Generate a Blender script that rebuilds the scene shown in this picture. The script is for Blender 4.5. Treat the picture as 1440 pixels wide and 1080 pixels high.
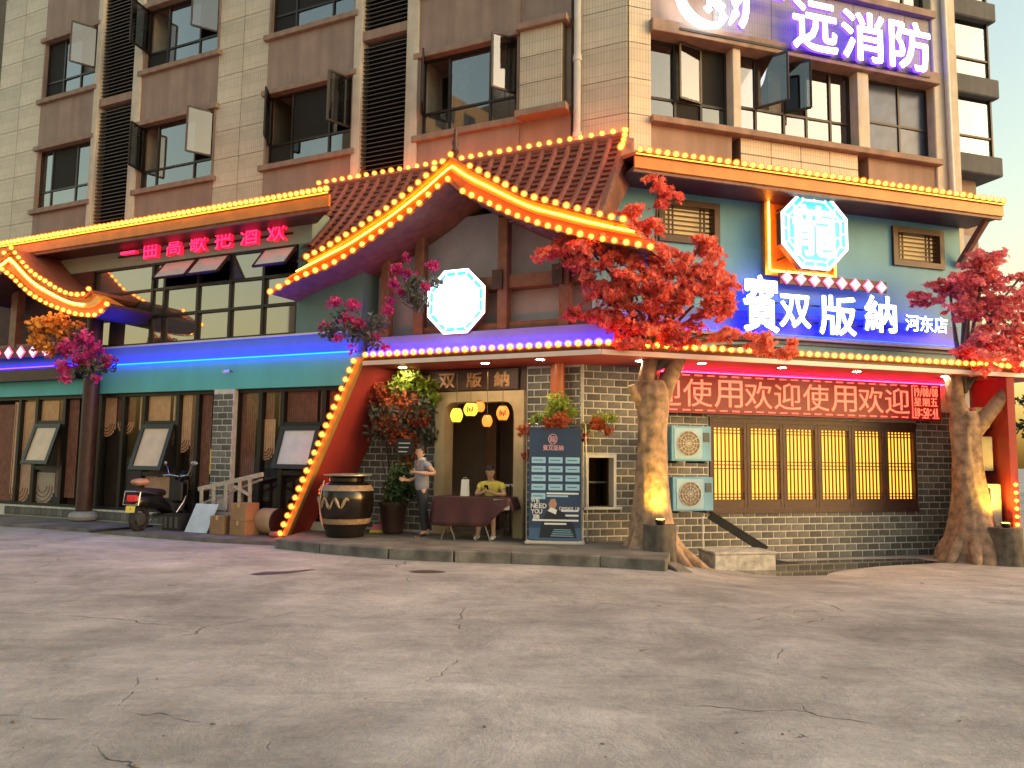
import bpy, bmesh, math, random
from mathutils import Vector, Matrix, noise as mnoise
R = math.radians
random.seed(7)
scene = bpy.context.scene
for o in list(bpy.data.objects): bpy.data.objects.remove(o)
COL = scene.collection

# ---------------------------------------------------------------- camera
cam = bpy.data.cameras.new('camera'); cam.lens = 27.5; cam.sensor_width = 36; cam.clip_end = 2000
camo = bpy.data.objects.new('camera', cam); COL.objects.link(camo); scene.camera = camo
PITCH, ROLL = math.atan(105/1100), math.atan(75/5927)
_fw = Vector((0, math.cos(PITCH), math.sin(PITCH))); _r = Vector((1, 0, 0)); _u = _r.cross(_fw)
_cr = _r*math.cos(ROLL) + _u*math.sin(ROLL); _cu = _u*math.cos(ROLL) - _r*math.sin(ROLL)
camo.matrix_world = Matrix(((_cr.x, _cu.x, -_fw.x, 0), (_cr.y, _cu.y, -_fw.y, 0), (_cr.z, _cu.z, -_fw.z, 1.62), (0, 0, 0, 1)))

# ---------------------------------------------------------------- dusk sky and low sun behind the building
SUN_EL, SUN_AZ = R(10), R(108)          # azimuth clockwise from +Y
world = bpy.data.worlds.new('World'); scene.world = world; world.use_nodes = True
nt = world.node_tree; nt.nodes.clear()
sky = nt.nodes.new('ShaderNodeTexSky'); sky.sky_type = 'NISHITA'; sky.sun_disc = False
sky.sun_elevation = SUN_EL; sky.sun_rotation = SUN_AZ
sky.air_density = 1.75; sky.dust_density = 3.0; sky.ozone_density = 1.0
bg = nt.nodes.new('ShaderNodeBackground'); bg.inputs['Strength'].default_value = 0.10
wo = nt.nodes.new('ShaderNodeOutputWorld')
nt.links.new(sky.outputs[0], bg.inputs[0]); nt.links.new(bg.outputs[0], wo.inputs[0])
sun = bpy.data.lights.new('sun', 'SUN'); sun.energy = 0.2; sun.angle = R(50); sun.color = (1, .92, .84)
suno = bpy.data.objects.new('sun', sun); COL.objects.link(suno)
_sd = Vector((math.sin(SUN_AZ)*math.cos(SUN_EL), math.cos(SUN_AZ)*math.cos(SUN_EL), math.sin(SUN_EL)))
suno.rotation_euler = (-_sd).to_track_quat('-Z', 'Y').to_euler(); suno.location = (30, 10, 20)
vs = scene.view_settings
vs.view_transform = 'Standard'; vs.look = 'None'; vs.gamma = 1; vs.use_curve_mapping = False; vs.exposure = 2.15

# ---------------------------------------------------------------- frames: left facade, right facade
K = Vector((1.23, 14.07, 0))
class Frame:
    def __init__(s, o, u):
        s.o = Vector(o); s.u = Vector(u).normalized(); s.n = s.u.cross(Vector((0, 0, 1)))
    def __call__(s, u, d, z): return s.o + s.u*u + s.n*d + Vector((0, 0, z))
    def mat(s, u, d, z):       # x = along, y = inward, z = up
        p = s(u, d, z); a = -s.n
        return Matrix(((s.u.x, a.x, 0, p.x), (s.u.y, a.y, 0, p.y), (0, 0, 1, p.z), (0, 0, 0, 1)))
    def tmat(s, u, d, z):      # text: x = along, y = up, z = outward
        p = s(u, d, z)
        return Matrix(((s.u.x, 0, s.n.x, p.x), (s.u.y, 0, s.n.y, p.y), (0, 1, 0, p.z), (0, 0, 0, 1)))
FL = Frame(K, (.9042, -.4272, 0)); FR = Frame(K, (.9557, .2943, 0))
FW = Frame((0, 0, 0), (1, 0, 0))     # world: d = -y

# ---------------------------------------------------------------- materials
MATS = {}
def M(name, col, rough=.6, metal=0., var=.12, scale=4., bump=0., bscale=40., rnd=0., emit=None, estr=0., spec=.5, alpha=None, stain=0.):
    if name in MATS: return MATS[name]
    m = bpy.data.materials.new(name); m.use_nodes = True; n = m.node_tree; b = n.nodes['Principled BSDF']
    b.inputs['Roughness'].default_value = rough; b.inputs['Metallic'].default_value = metal
    b.inputs['Specular IOR Level'].default_value = spec
    col = tuple(col)
    tc = n.nodes.new('ShaderNodeTexCoord')
    if var or rnd or stain:
        nz = n.nodes.new('ShaderNodeTexNoise'); nz.inputs['Scale'].default_value = scale; nz.inputs['Detail'].default_value = 6
        n.links.new(tc.outputs['Object'], nz.inputs['Vector'])
        mr = n.nodes.new('ShaderNodeMapRange'); mr.inputs[1].default_value = .3; mr.inputs[2].default_value = .7
        mr.inputs[3].default_value = 1-var; mr.inputs[4].default_value = 1+var
        n.links.new(nz.outputs['Fac'], mr.inputs[0])
        val = mr.outputs[0]
        if rnd:
            oi = n.nodes.new('ShaderNodeObjectInfo'); r2 = n.nodes.new('ShaderNodeMapRange')
            r2.inputs[3].default_value = 1-rnd; r2.inputs[4].default_value = 1+rnd
            n.links.new(oi.outputs['Random'], r2.inputs[0])
            mu = n.nodes.new('ShaderNodeMath'); mu.operation = 'MULTIPLY'
            n.links.new(val, mu.inputs[0]); n.links.new(r2.outputs[0], mu.inputs[1]); val = mu.outputs[0]
        if stain:       # rain streaks, stretched vertically
            mp = n.nodes.new('ShaderNodeMapping'); mp.inputs['Scale'].default_value = (1.6, 1.6, .12)
            n.links.new(tc.outputs['Object'], mp.inputs[0])
            n2 = n.nodes.new('ShaderNodeTexNoise'); n2.inputs['Scale'].default_value = 2.2; n2.inputs['Detail'].default_value = 8
            n.links.new(mp.outputs[0], n2.inputs['Vector'])
            r3 = n.nodes.new('ShaderNodeMapRange'); r3.inputs[1].default_value = .4; r3.inputs[2].default_value = .68
            r3.inputs[3].default_value = 1; r3.inputs[4].default_value = 1-stain
            n.links.new(n2.outputs['Fac'], r3.inputs[0])
            mu = n.nodes.new('ShaderNodeMath'); mu.operation = 'MULTIPLY'
            n.links.new(val, mu.inputs[0]); n.links.new(r3.outputs[0], mu.inputs[1]); val = mu.outputs[0]
        vm = n.nodes.new('ShaderNodeVectorMath'); vm.operation = 'SCALE'; vm.inputs[0].default_value = col[:3]
        n.links.new(val, vm.inputs['Scale']); n.links.new(vm.outputs[0], b.inputs['Base Color'])
    else:
        b.inputs['Base Color'].default_value = (*col[:3], 1)
    if bump:
        n3 = n.nodes.new('ShaderNodeTexNoise'); n3.inputs['Scale'].default_value = bscale; n3.inputs['Detail'].default_value = 8
        n.links.new(tc.outputs['Object'], n3.inputs['Vector'])
        bp = n.nodes.new('ShaderNodeBump'); bp.inputs['Strength'].default_value = bump; bp.inputs['Distance'].default_value = .02
        n.links.new(n3.outputs['Fac'], bp.inputs['Height']); n.links.new(bp.outputs[0], b.inputs['Normal'])
    if emit:
        b.inputs['Emission Color'].default_value = (*emit, 1); b.inputs['Emission Strength'].default_value = estr
    if alpha is not None: b.inputs['Alpha'].default_value = alpha
    MATS[name] = m
    return m
EMIT = .7     # all lamps and signs together
def glow(name, col, s): return M(name, (.05, .05, .05), rough=.5, var=0, emit=col, estr=s*EMIT)

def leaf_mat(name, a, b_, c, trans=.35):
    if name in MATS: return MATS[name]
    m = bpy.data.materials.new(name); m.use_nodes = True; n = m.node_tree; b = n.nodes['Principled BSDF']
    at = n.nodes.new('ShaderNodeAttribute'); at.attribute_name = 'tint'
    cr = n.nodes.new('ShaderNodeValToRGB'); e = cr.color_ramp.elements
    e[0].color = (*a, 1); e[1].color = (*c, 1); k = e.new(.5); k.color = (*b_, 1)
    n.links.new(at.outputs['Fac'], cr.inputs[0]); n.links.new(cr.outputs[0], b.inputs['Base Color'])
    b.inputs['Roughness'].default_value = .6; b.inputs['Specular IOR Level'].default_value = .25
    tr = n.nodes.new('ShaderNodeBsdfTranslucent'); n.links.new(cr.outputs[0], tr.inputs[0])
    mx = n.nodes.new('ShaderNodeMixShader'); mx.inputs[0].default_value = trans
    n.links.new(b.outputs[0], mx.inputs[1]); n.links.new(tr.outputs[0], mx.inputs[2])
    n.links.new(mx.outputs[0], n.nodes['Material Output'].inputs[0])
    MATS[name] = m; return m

def pane_mat(name, tint, refl, rough=.02):
    """clear pane: see-through with a mirror coat"""
    if name in MATS: return MATS[name]
    m = bpy.data.materials.new(name); m.use_nodes = True; n = m.node_tree; n.nodes.remove(n.nodes['Principled BSDF'])
    t = n.nodes.new('ShaderNodeBsdfTransparent'); t.inputs[0].default_value = (*tint, 1)
    g = n.nodes.new('ShaderNodeBsdfGlossy'); g.inputs['Roughness'].default_value = rough
    lf = n.nodes.new('ShaderNodeLayerWeight'); lf.inputs[0].default_value = .5
    lw = n.nodes.new('ShaderNodeMath'); lw.operation = 'POWER'; lw.inputs[1].default_value = 4; n.links.new(lf.outputs['Facing'], lw.inputs[0])
    ad = n.nodes.new('ShaderNodeMath'); ad.operation = 'ADD'; ad.inputs[1].default_value = refl; ad.use_clamp = True
    n.links.new(lw.outputs[0], ad.inputs[0])
    mx = n.nodes.new('ShaderNodeMixShader'); n.links.new(ad.outputs[0], mx.inputs[0])
    n.links.new(t.outputs[0], mx.inputs[1]); n.links.new(g.outputs[0], mx.inputs[2])
    n.links.new(mx.outputs[0], n.nodes['Material Output'].inputs[0])
    MATS[name] = m; return m

# ---------------------------------------------------------------- mesh helpers
class MB:
    def __init__(s): s.v = []; s.f = []; s.mi = []; s.cur = 0
    def add(s, vs, fs):
        k = len(s.v); s.v += [tuple(p) for p in vs]; s.f += [tuple(i+k for i in f) for f in fs]; s.mi += [s.cur]*len(fs); return s
    def box(s, fr, u0, u1, d0, d1, z0, z1):
        p = [fr(u, d, z) for z in (z0, z1) for d in (d0, d1) for u in (u0, u1)]
        # 0:u0d0z0 1:u1d0 2:u0d1 3:u1d1 4..7 top ; d1 outward
        if d1 < d0 or u1 < u0: pass
        return s.add(p, [(0, 2, 3, 1), (4, 5, 7, 6), (2, 6, 7, 3), (0, 1, 5, 4), (0, 4, 6, 2), (1, 3, 7, 5)])
    def quad(s, *p): return s.add(p, [tuple(range(len(p)))])
    def bar(s, a, b, w, h, up=(0, 0, 1)):
        a, b = Vector(a), Vector(b); t = (b-a).normalized(); up = Vector(up)
        x = t.cross(up)
        if x.length < 1e-4: x = t.cross(Vector((1, 0, 0)))
        x.normalize(); y = x.cross(t)
        p = [c + x*sx*w/2 + y*sy*h/2 for c in (a, b) for sx, sy in ((-1, -1), (1, -1), (1, 1), (-1, 1))]
        return s.add(p, [(3, 2, 1, 0), (4, 5, 6, 7), (0, 1, 5, 4), (1, 2, 6, 5), (2, 3, 7, 6), (3, 0, 4, 7)])
    def tube(s, pts, r, n=8, cap=True, lobes=None):
        pts = [Vector(p) for p in pts]; rs = r if isinstance(r, (list, tuple)) else [r]*len(pts)
        rings = []; ref = None
        for i, p in enumerate(pts):
            t = (pts[min(i+1, len(pts)-1)] - pts[max(i-1, 0)]).normalized()
            if ref is None:
                ref = Vector((0, 0, 1)) if abs(t.z) < .9 else Vector((1, 0, 0))
            x = t.cross(ref)
            if x.length < 1e-4: x = t.cross(Vector((0, 1, 0)))
            x.normalize(); y = t.cross(x).normalized(); ref = -y if False else ref
            ring = []
            for k in range(n):
                a = 2*math.pi*k/n; rr = rs[i]*(lobes(a, i) if lobes else 1)
                ring.append(p + x*math.cos(a)*rr + y*math.sin(a)*rr)
            rings.append(ring)
        k0 = len(s.v)
        vs = [q for rg in rings for q in rg]; fs = []
        for i in range(len(pts)-1):
            for k in range(n):
                fs.append((i*n+k, i*n+(k+1) % n, (i+1)*n+(k+1) % n, (i+1)*n+k))
        if cap: fs.append(tuple(range(n))[::-1]); fs.append(tuple((len(pts)-1)*n+k for k in range(n)))
        return s.add(vs, fs)
    def lathe(s, c, prof, n=24, sc=(1, 1)):
        c = Vector(c); vs = []; fs = []
        for r_, z in prof:
            for k in range(n):
                a = 2*math.pi*k/n; vs.append(c + Vector((math.cos(a)*r_*sc[0], math.sin(a)*r_*sc[1], z)))
        for i in range(len(prof)-1):
            for k in range(n): fs.append((i*n+k, i*n+(k+1) % n, (i+1)*n+(k+1) % n, (i+1)*n+k))
        fs.append(tuple(range(n))[::-1]); fs.append(tuple((len(prof)-1)*n+k for k in range(n)))
        return s.add(vs, fs)
    def ball(s, c, r, n=10, m=7, sc=(1, 1, 1)):
        prof = [(max(1e-3, r*math.sin(math.pi*i/m)), -r*math.cos(math.pi*i/m)) for i in range(m+1)]
        c = Vector(c)
        return s.lathe(c, [(a, b*sc[2]) for a, b in prof], n, sc[:2])
    def prism(s, fr, poly, d0, d1):
        """poly of (u,z) counter-clockwise seen from outside, extruded d0 (back) to d1 (front)"""
        n = len(poly); vs = [fr(u, d0, z) for u, z in poly] + [fr(u, d1, z) for u, z in poly]
        fs = [tuple(range(n))[::-1], tuple(range(n, 2*n))] + [(i, (i+1) % n, n+(i+1) % n, n+i) for i in range(n)]
        return s.add(vs, fs)
    def slab(s, poly, z0, z1):
        n = len(poly); vs = [(x, y, z0) for x, y in poly] + [(x, y, z1) for x, y in poly]
        return s.add(vs, [tuple(range(n))[::-1], tuple(range(n, 2*n))] + [(i, (i+1) % n, n+(i+1) % n, n+i) for i in range(n)])
    def band(s, fr, top, bot, d0, d1):
        """solid strip between two (u,z) polylines of the same length"""
        n = len(top)
        vs = [fr(u, d1, z) for u, z in top] + [fr(u, d1, z) for u, z in bot] + [fr(u, d0, z) for u, z in top] + [fr(u, d0, z) for u, z in bot]
        fs = []
        for i in range(n-1):
            fs += [(n+i, n+i+1, i+1, i), (2*n+i, 2*n+i+1, 3*n+i+1, 3*n+i), (i, i+1, 2*n+i+1, 2*n+i), (3*n+i, 3*n+i+1, n+i+1, n+i)]
        fs += [(0, 2*n, 3*n, n), (n-1, 2*n-1, 4*n-1, 3*n-1)]
        return s.add(vs, fs)
ORG = {}
def link(o, parent=None, org=Vector((0, 0, 0))):
    COL.objects.link(o)
    if parent is not None: o.parent = parent
    ORG[o.name] = org; return o
def tag(o, label=None, cat=None, group=None, kind=None):
    if label: o['label'] = label
    if cat: o['category'] = cat
    if group: o['group'] = group
    if kind: o['kind'] = kind
    return o
def thing(name, loc, label, cat, group=None):
    e = bpy.data.objects.new(name, None); e.empty_display_size = .2; e.location = loc
    link(e, None, Vector(loc)); return tag(e, label, cat, group)
def mesh_of(name, mb, mats, org=Vector((0, 0, 0)), smooth=False, bevel=0):
    me = bpy.data.meshes.new(name); me.from_pydata([tuple(Vector(p)-org) for p in mb.v], [], mb.f)
    mats = mats if isinstance(mats, (list, tuple)) else [mats]
    for m in mats: me.materials.append(m)
    bm = bmesh.new(); bm.from_mesh(me)
    for f, k in zip(bm.faces, mb.mi): f.material_index = min(k, len(mats)-1)
    bmesh.ops.recalc_face_normals(bm, faces=bm.faces)
    if bevel:
        es = [e for e in bm.edges if len(e.link_faces) == 2 and e.calc_face_angle(0) > .6]
        bmesh.ops.bevel(bm, geom=es, offset=bevel, segments=1, affect='EDGES', clamp_overlap=True)
    if smooth:
        for f in bm.faces: f.smooth = True
        for e in bm.edges:
            if len(e.link_faces) == 2 and e.calc_face_angle(0) > R(42): e.smooth = False
    bm.to_mesh(me); bm.free()
    return me
def part(name, mb, mat, parent, smooth=False, bevel=0, label=None, kind=None):
    """a child mesh; geometry in world coordinates, re-based on its own centre-bottom"""
    po = ORG[parent.name] if parent is not None else Vector((0, 0, 0))
    xs = [p[0] for p in mb.v]; ys = [p[1] for p in mb.v]; zs = [p[2] for p in mb.v]
    c = Vector(((min(xs)+max(xs))/2, (min(ys)+max(ys))/2, min(zs)))
    o = bpy.data.objects.new(name, mesh_of(name, mb, mat, c, smooth, bevel)); o.location = c-po
    link(o, parent, c)
    return tag(o, label=label, kind=kind)
def solo(name, mb, mat, label, cat, group=None, smooth=False, bevel=0):
    return tag(part(name, mb, mat, None, smooth, bevel), label, cat, group)
def struct(name, mb, mat, smooth=False, bevel=0, kind='structure', label=None):
    return tag(part(name, mb, mat, None, smooth, bevel), label, kind=kind)
def piece(name, me, mat4, parent):
    """a copy of shared mesh data placed by a world matrix"""
    o = bpy.data.objects.new(name, me)
    link(o, parent, mat4.to_translation())
    o.matrix_local = Matrix.Translation(-ORG[parent.name]) @ mat4 if parent is not None else mat4
    return o
def copy_tree(src, loc, rotz=None, label=None, parent=None):
    c = src.copy(); COL.objects.link(c); c.parent = parent
    if parent is None:
        c.location = loc
        if rotz is not None: c.rotation_euler.z = rotz
        if label: c['label'] = label
    for ch in src.children: copy_tree(ch, None, None, None, c)
    return c
def catmull(pts, n):
    """resample a polyline smoothly to n points by arc length"""
    P = [Vector((*p, 0)) if len(p) == 2 else Vector(p) for p in pts]; dim = len(pts[0])
    out = []
    for i in range(len(P)-1):
        p0, p1, p2, p3 = P[max(i-1, 0)], P[i], P[i+1], P[min(i+2, len(P)-1)]
        for k in range(12):
            t = k/12
            out.append(.5*((2*p1)+(p2-p0)*t+(2*p0-5*p1+4*p2-p3)*t*t+(3*p1-p0-3*p2+p3)*t**3))
    out.append(P[-1])
    L = [0]
    for a, b in zip(out, out[1:]): L.append(L[-1]+(b-a).length)
    res = []; j = 0
    for k in range(n):
        s = L[-1]*k/(n-1)
        while j < len(L)-2 and L[j+1] < s: j += 1
        t = (s-L[j])/max(1e-9, L[j+1]-L[j]); q = out[j].lerp(out[j+1], min(1, max(0, t)))
        res.append(tuple(q)[:dim])
    return res
# text as mesh, one mesh per character; outlines are fetched once, before the scene fills up
GLY = {}
def fetch_glyphs(text):
    for ch in set(text):
        if ch in GLY: continue
        cu = bpy.data.curves.new('glyph', 'FONT'); cu.body = ch; cu.size = 1; cu.extrude = .5; cu.align_x = 'CENTER'; cu.resolution_u = 3
        o = bpy.data.objects.new('glyph', cu); COL.objects.link(o)
        me = bpy.data.meshes.new_from_object(o.evaluated_get(bpy.context.evaluated_depsgraph_get()))
        GLY[ch] = ([tuple(v.co) for v in me.vertices], [tuple(p.vertices) for p in me.polygons])
        bpy.data.objects.remove(o); bpy.data.curves.remove(cu); bpy.data.meshes.remove(me)
fetch_glyphs('一曲高歌把酒欢广远消防賓双版納河东店龍迎使用星期五聘19/08:54WENDYOUContactUs')
def glyph(ch, size=1., ext=.02, off=0., shear=0.):
    """off > 0 thickens the strokes: the outline is laid down again all round, a hair apart in depth"""
    v0, f0 = GLY[ch]; vs = []; fs = []
    shifts = [(0, 0)] + ([(off*math.cos(k*math.pi/4), off*math.sin(k*math.pi/4)) for k in range(8)] if off > 0 else [])
    for k, (dx, dy) in enumerate(shifts):
        b = len(vs); vs += [(x*size+dx, y*size+dy, z*2*ext + .0006*k) for x, y, z in v0]; fs += [tuple(i+b for i in f) for f in f0]
    me = bpy.data.meshes.new('letter'); me.from_pydata(vs, [], fs); me.update(); return me
def face_sides(me, front, side):
    me.materials.clear(); me.materials.append(front); me.materials.append(side)
    for p in me.polygons: p.material_index = 0 if p.normal.z > .5 else 1
    return me
def word(fr, text, u0, u1, z0, z1, d, parent, front, side, ext=.03, off=.0, name='letter', zslope=0., fit=.94):
    """characters spread evenly between u0 and u1, each fitted to the height z0..z1"""
    n = len(text); w = (u1-u0)/n
    for i, ch in enumerate(text):
        if ch == ' ': continue
        me = glyph(ch, 1., ext, off)
        xs = [v.co.x for v in me.vertices]; ys = [v.co.y for v in me.vertices]
        if not xs: continue
        bw, bh = max(xs)-min(xs), max(ys)-min(ys); cx, cy = (max(xs)+min(xs))/2, (max(ys)+min(ys))/2
        H = z1-z0
        sy = H/ max(bh, .62); sx = min(w*fit/max(bw, .3), sy*1.15)
        for v in me.vertices: v.co.x = (v.co.x-cx)*sx; v.co.y = (v.co.y-cy)*sy
        face_sides(me, front, side)
        piece(name, me, fr.tmat(u0+w*(i+.5), d, (z0+z1)/2+zslope*(i-(n-1)/2)), parent)

# ================================================================ GROUND
def sm(t): t = max(0, min(1, t)); return t*t*(3-2*t)
def ground_z(x, y):
    z = -.19*sm((x-2.2)/1.6)*sm((y-9.5)/4.0)
    z -= .05*sm((x-2.2)/2)*sm((y-6)/5)
    if y > 0: z += .012*mnoise.noise(Vector((x*.35, y*.35, 0))) + .004*mnoise.noise(Vector((x*1.7, y*1.7, 3)))
    return z
def concrete_ground():
    m = bpy.data.materials.new('lot_concrete'); m.use_nodes = True; n = m.node_tree; b = n.nodes['Principled BSDF']
    tc = n.nodes.new('ShaderNodeTexCoord'); L = n.links.new
    def nz(scale, det=8, rough=.6, src=None, dist=0):
        t = n.nodes.new('ShaderNodeTexNoise'); t.inputs['Scale'].default_value = scale; t.inputs['Detail'].default_value = det
        t.inputs['Roughness'].default_value = rough; t.inputs['Distortion'].default_value = dist
        L(src or tc.outputs['Object'], t.inputs['Vector']); return t.outputs['Fac']
    def ramp(v, a, b_, c0, c1):
        r = n.nodes.new('ShaderNodeMapRange'); r.inputs[1].default_value = a; r.inputs[2].default_value = b_
        r.inputs[3].default_value = c0; r.inputs[4].default_value = c1; L(v, r.inputs[0]); return r.outputs[0]
    def mul(a, c):
        k = n.nodes.new('ShaderNodeMath'); k.operation = 'MULTIPLY'; L(a, k.inputs[0])
        if isinstance(c, (int, float)): k.inputs[1].default_value = c
        else: L(c, k.inputs[1])
        return k.outputs[0]
    big = nz(.22, 6, .6, dist=.6); mid = nz(1.1, 9, .68, dist=.4); fine = nz(26, 6, .7)
    mp = n.nodes.new('ShaderNodeMapping'); mp.inputs['Rotation'].default_value = (0, 0, R(24)); mp.inputs['Scale'].default_value = (.5, 2.1, 1)
    L(tc.outputs['Object'], mp.inputs[0]); streak = nz(1.3, 10, .7, mp.outputs[0], .8)
    cr = n.nodes.new('ShaderNodeValToRGB'); e = cr.color_ramp.elements
    e[0].position = .32; e[0].color = (.265, .25, .235, 1); e[1].position = .68; e[1].color = (.50, .465, .435, 1)
    k = e.new(.5); k.color = (.385, .362, .342, 1); L(big, cr.inputs[0])
    f = mul(ramp(mid, .3, .72, .66, 1.26), ramp(fine, .25, .75, .9, 1.1)); f = mul(f, ramp(streak, .3, .7, .84, 1.14))
    # cracks: broken voronoi cell edges, warped
    wv = n.nodes.new('ShaderNodeTexNoise'); wv.inputs['Scale'].default_value = 1.2; wv.inputs['Detail'].default_value = 5; L(tc.outputs['Object'], wv.inputs['Vector'])
    ad = n.nodes.new('ShaderNodeVectorMath'); ad.operation = 'MULTIPLY_ADD'; ad.inputs[1].default_value = (.9, .9, 0)
    L(wv.outputs['Color'], ad.inputs[0]); L(tc.outputs['Object'], ad.inputs[2])
    vo = n.nodes.new('ShaderNodeTexVoronoi'); vo.feature = 'DISTANCE_TO_EDGE'; vo.inputs['Scale'].default_value = .3; L(ad.outputs[0], vo.inputs['Vector'])
    line = ramp(vo.outputs['Distance'], .0, .0032, 1, 0); gate = ramp(nz(.8, 3), .53, .6, 0, 1); crack = mul(line, gate)
    # pits, scuffs
    pit = ramp(nz(3.2, 4, .6), .71, .75, 0, 1)
    worn = ramp(nz(.75, 12, .72, dist=1.2), .50, .60, 1, .92); f = mul(f, worn); f = mul(f, ramp(nz(4.5, 10, .75, mp.outputs[0]), .56, .66, 1, .8))
    f = mul(f, ramp(nz(95, 4, .8), .3, .7, .84, 1.16)); f = mul(f, ramp(nz(11, 8, .75), .3, .7, .9, 1.1))
    f = mul(f, ramp(crack, 0, 1, 1, .66)); f = mul(f, ramp(pit, 0, 1, 1, .62))
    vm = n.nodes.new('ShaderNodeVectorMath'); vm.operation = 'SCALE'; L(cr.outputs[0], vm.inputs[0]); L(f, vm.inputs['Scale'])
    L(vm.outputs[0], b.inputs['Base Color'])
    L(ramp(mid, .3, .7, .95, .7), b.inputs['Roughness']); b.inputs['Specular IOR Level'].default_value = .3
    hs = n.nodes.new('ShaderNodeMath'); hs.operation = 'ADD'; L(mul(mid, 1.5), hs.inputs[0]); L(mul(fine, .25), hs.inputs[1])
    h2 = n.nodes.new('ShaderNodeMath'); h2.operation = 'SUBTRACT'; L(hs.outputs[0], h2.inputs[0]); L(crack, h2.inputs[1])
    h3 = n.nodes.new('ShaderNodeMath'); h3.operation = 'SUBTRACT'; L(h2.outputs[0], h3.inputs[0]); L(mul(pit, .6), h3.inputs[1])
    bp = n.nodes.new('ShaderNodeBump'); bp.inputs['Strength'].default_value = .9; bp.inputs['Distance'].default_value = .05
    L(h3.outputs[0], bp.inputs['Height']); L(bp.outputs[0], b.inputs['Normal'])
    return m
LOT = concrete_ground()
xs = [-400, -150, -60, -30] + [-20+i*.4 for i in range(101)] + [30, 60, 150, 400]
ys = [-400, -150, -60, -20, -8] + [-2+i*.4 for i in range(56)] + [22, 26, 35, 60, 120, 400]
mb = MB(); nx = len(xs)
mb.add([(x, y, ground_z(x, y)) for y in ys for x in xs],
       [(j*nx+i, j*nx+i+1, (j+1)*nx+i+1, (j+1)*nx+i) for j in range(len(ys)-1) for i in range(nx-1)])
struct('ground', mb, LOT, smooth=True)
PAVE = M('pavement_concrete', (.16, .145, .13), .7, var=.5, scale=1.6, bump=.5, bscale=14)
KERB = M('kerb_concrete', (.15, .142, .13), .85, var=.5, scale=3, bump=.6, bscale=18)
def P2(fr, u, d): p = fr(u, d, 0); return (p.x, p.y)
# pavement strip along the left wall
mb = MB(); mb.slab([P2(FL, -30, .3), P2(FL, -30, 2.35), P2(FL, -14, 2.35), P2(FL, -10, 2.2), P2(FL, -6.3, 2.3), P2(FL, -5.0, 2.1), P2(FL, -5.0, .3)], -.3, .07)
struct('pavement', mb, PAVE)
# raised entrance platform with a broken kerb front
top = [(-4.079, 13.998), (-3.147, 13.404), (-1.914, 12.799), (-0.863, 12.520), (0.033, 12.427), (1.388, 12.114), (2.330, 11.783)]
mb = MB(); mb.slab([P2(FL, -5.6, .3)] + top + [P2(FR, 1.35, .9), P2(FR, 1.45, -.3), P2(FL, 0, -3.2), P2(FL, -5.6, -3.2)], -.4, .165)
plat = struct('platform', mb, PAVE)
for i in range(len(top)-1):
    a, b = Vector((*top[i], 0)), Vector((*top[i+1], 0)); t = (b-a).normalized(); nrm = Vector((t.y, -t.x, 0))
    k = max(1, int((b-a).length/1.9))
    for j in range(k):
        p = a.lerp(b, j/k) + t*.008; q = a.lerp(b, (j+1)/k) - t*.008
        off = random.uniform(.0, .02)
        mbk = MB(); mbk.slab([tuple((p+nrm*(.09+off))[:2]), tuple((q+nrm*(.09+off))[:2]), tuple((q-nrm*.1)[:2]), tuple((p-nrm*.1)[:2])], -.35, .172+random.uniform(-.006, .006))
        part('kerbstone', mbk, KERB, plat, bevel=.012)
# low broken wedge of concrete at the platform's corner
c = Vector((*(2.584, 11.988), 0))
mb = MB(); mb.add([c+Vector(p) for p in ((-.25, .35, -.3), (.1, .5, -.3), (.28, -.15, -.3), (-.12, -.3, -.3), (-.25, .3, .1), (.06, .42, .04), (.2, -.1, -.06), (-.12, -.24, .02))],
                  [(3, 2, 1, 0), (4, 5, 6, 7), (0, 1, 5, 4), (1, 2, 6, 5), (2, 3, 7, 6), (3, 0, 4, 7)])
part('broken_kerb', mb, KERB, plat, bevel=.02)
# water standing along the brick wall
W_ = M('puddle_water', (.045, .038, .032), .07, var=0, spec=.5)
wp = [(3.489, 14.553), (3.060, 13.265), (3.297, 12.592), (3.805, 12.418), (4.274, 12.178), (4.950, 12.510), (5.430, 13.471), (6.589, 14.365), (7.747, 14.858), (8.461, 15.230), (8.300, 15.641), (6.642, 15.369), (5.107, 14.907)]
mb = MB(); mb.quad(*[(x, y, -.236) for x, y in catmull(wp+[wp[0]], 60)[:-1]])
struct('puddle', mb, W_)
for wp in ([(-1.433, 11.337), (-1.295, 11.455), (-1.070, 11.454), (-0.915, 11.312), (-1.105, 11.192), (-1.327, 11.207)],
           [(-3.539, 10.882), (-3.422, 11.127), (-3.141, 11.187), (-2.893, 11.385), (-2.774, 11.396), (-3.026, 11.060), (-3.265, 10.872), (-3.443, 10.825)]):
    pp = catmull(wp+[wp[0]], 30)[:-1]; z = max(ground_z(x, y) for x, y in pp)+.005
    mb = MB(); mb.quad(*[(x, y, z) for x, y in pp]); struct('wet_patch', mb, M('damp_stain', (.07, .06, .05), .6, var=.3, scale=6))

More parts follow.
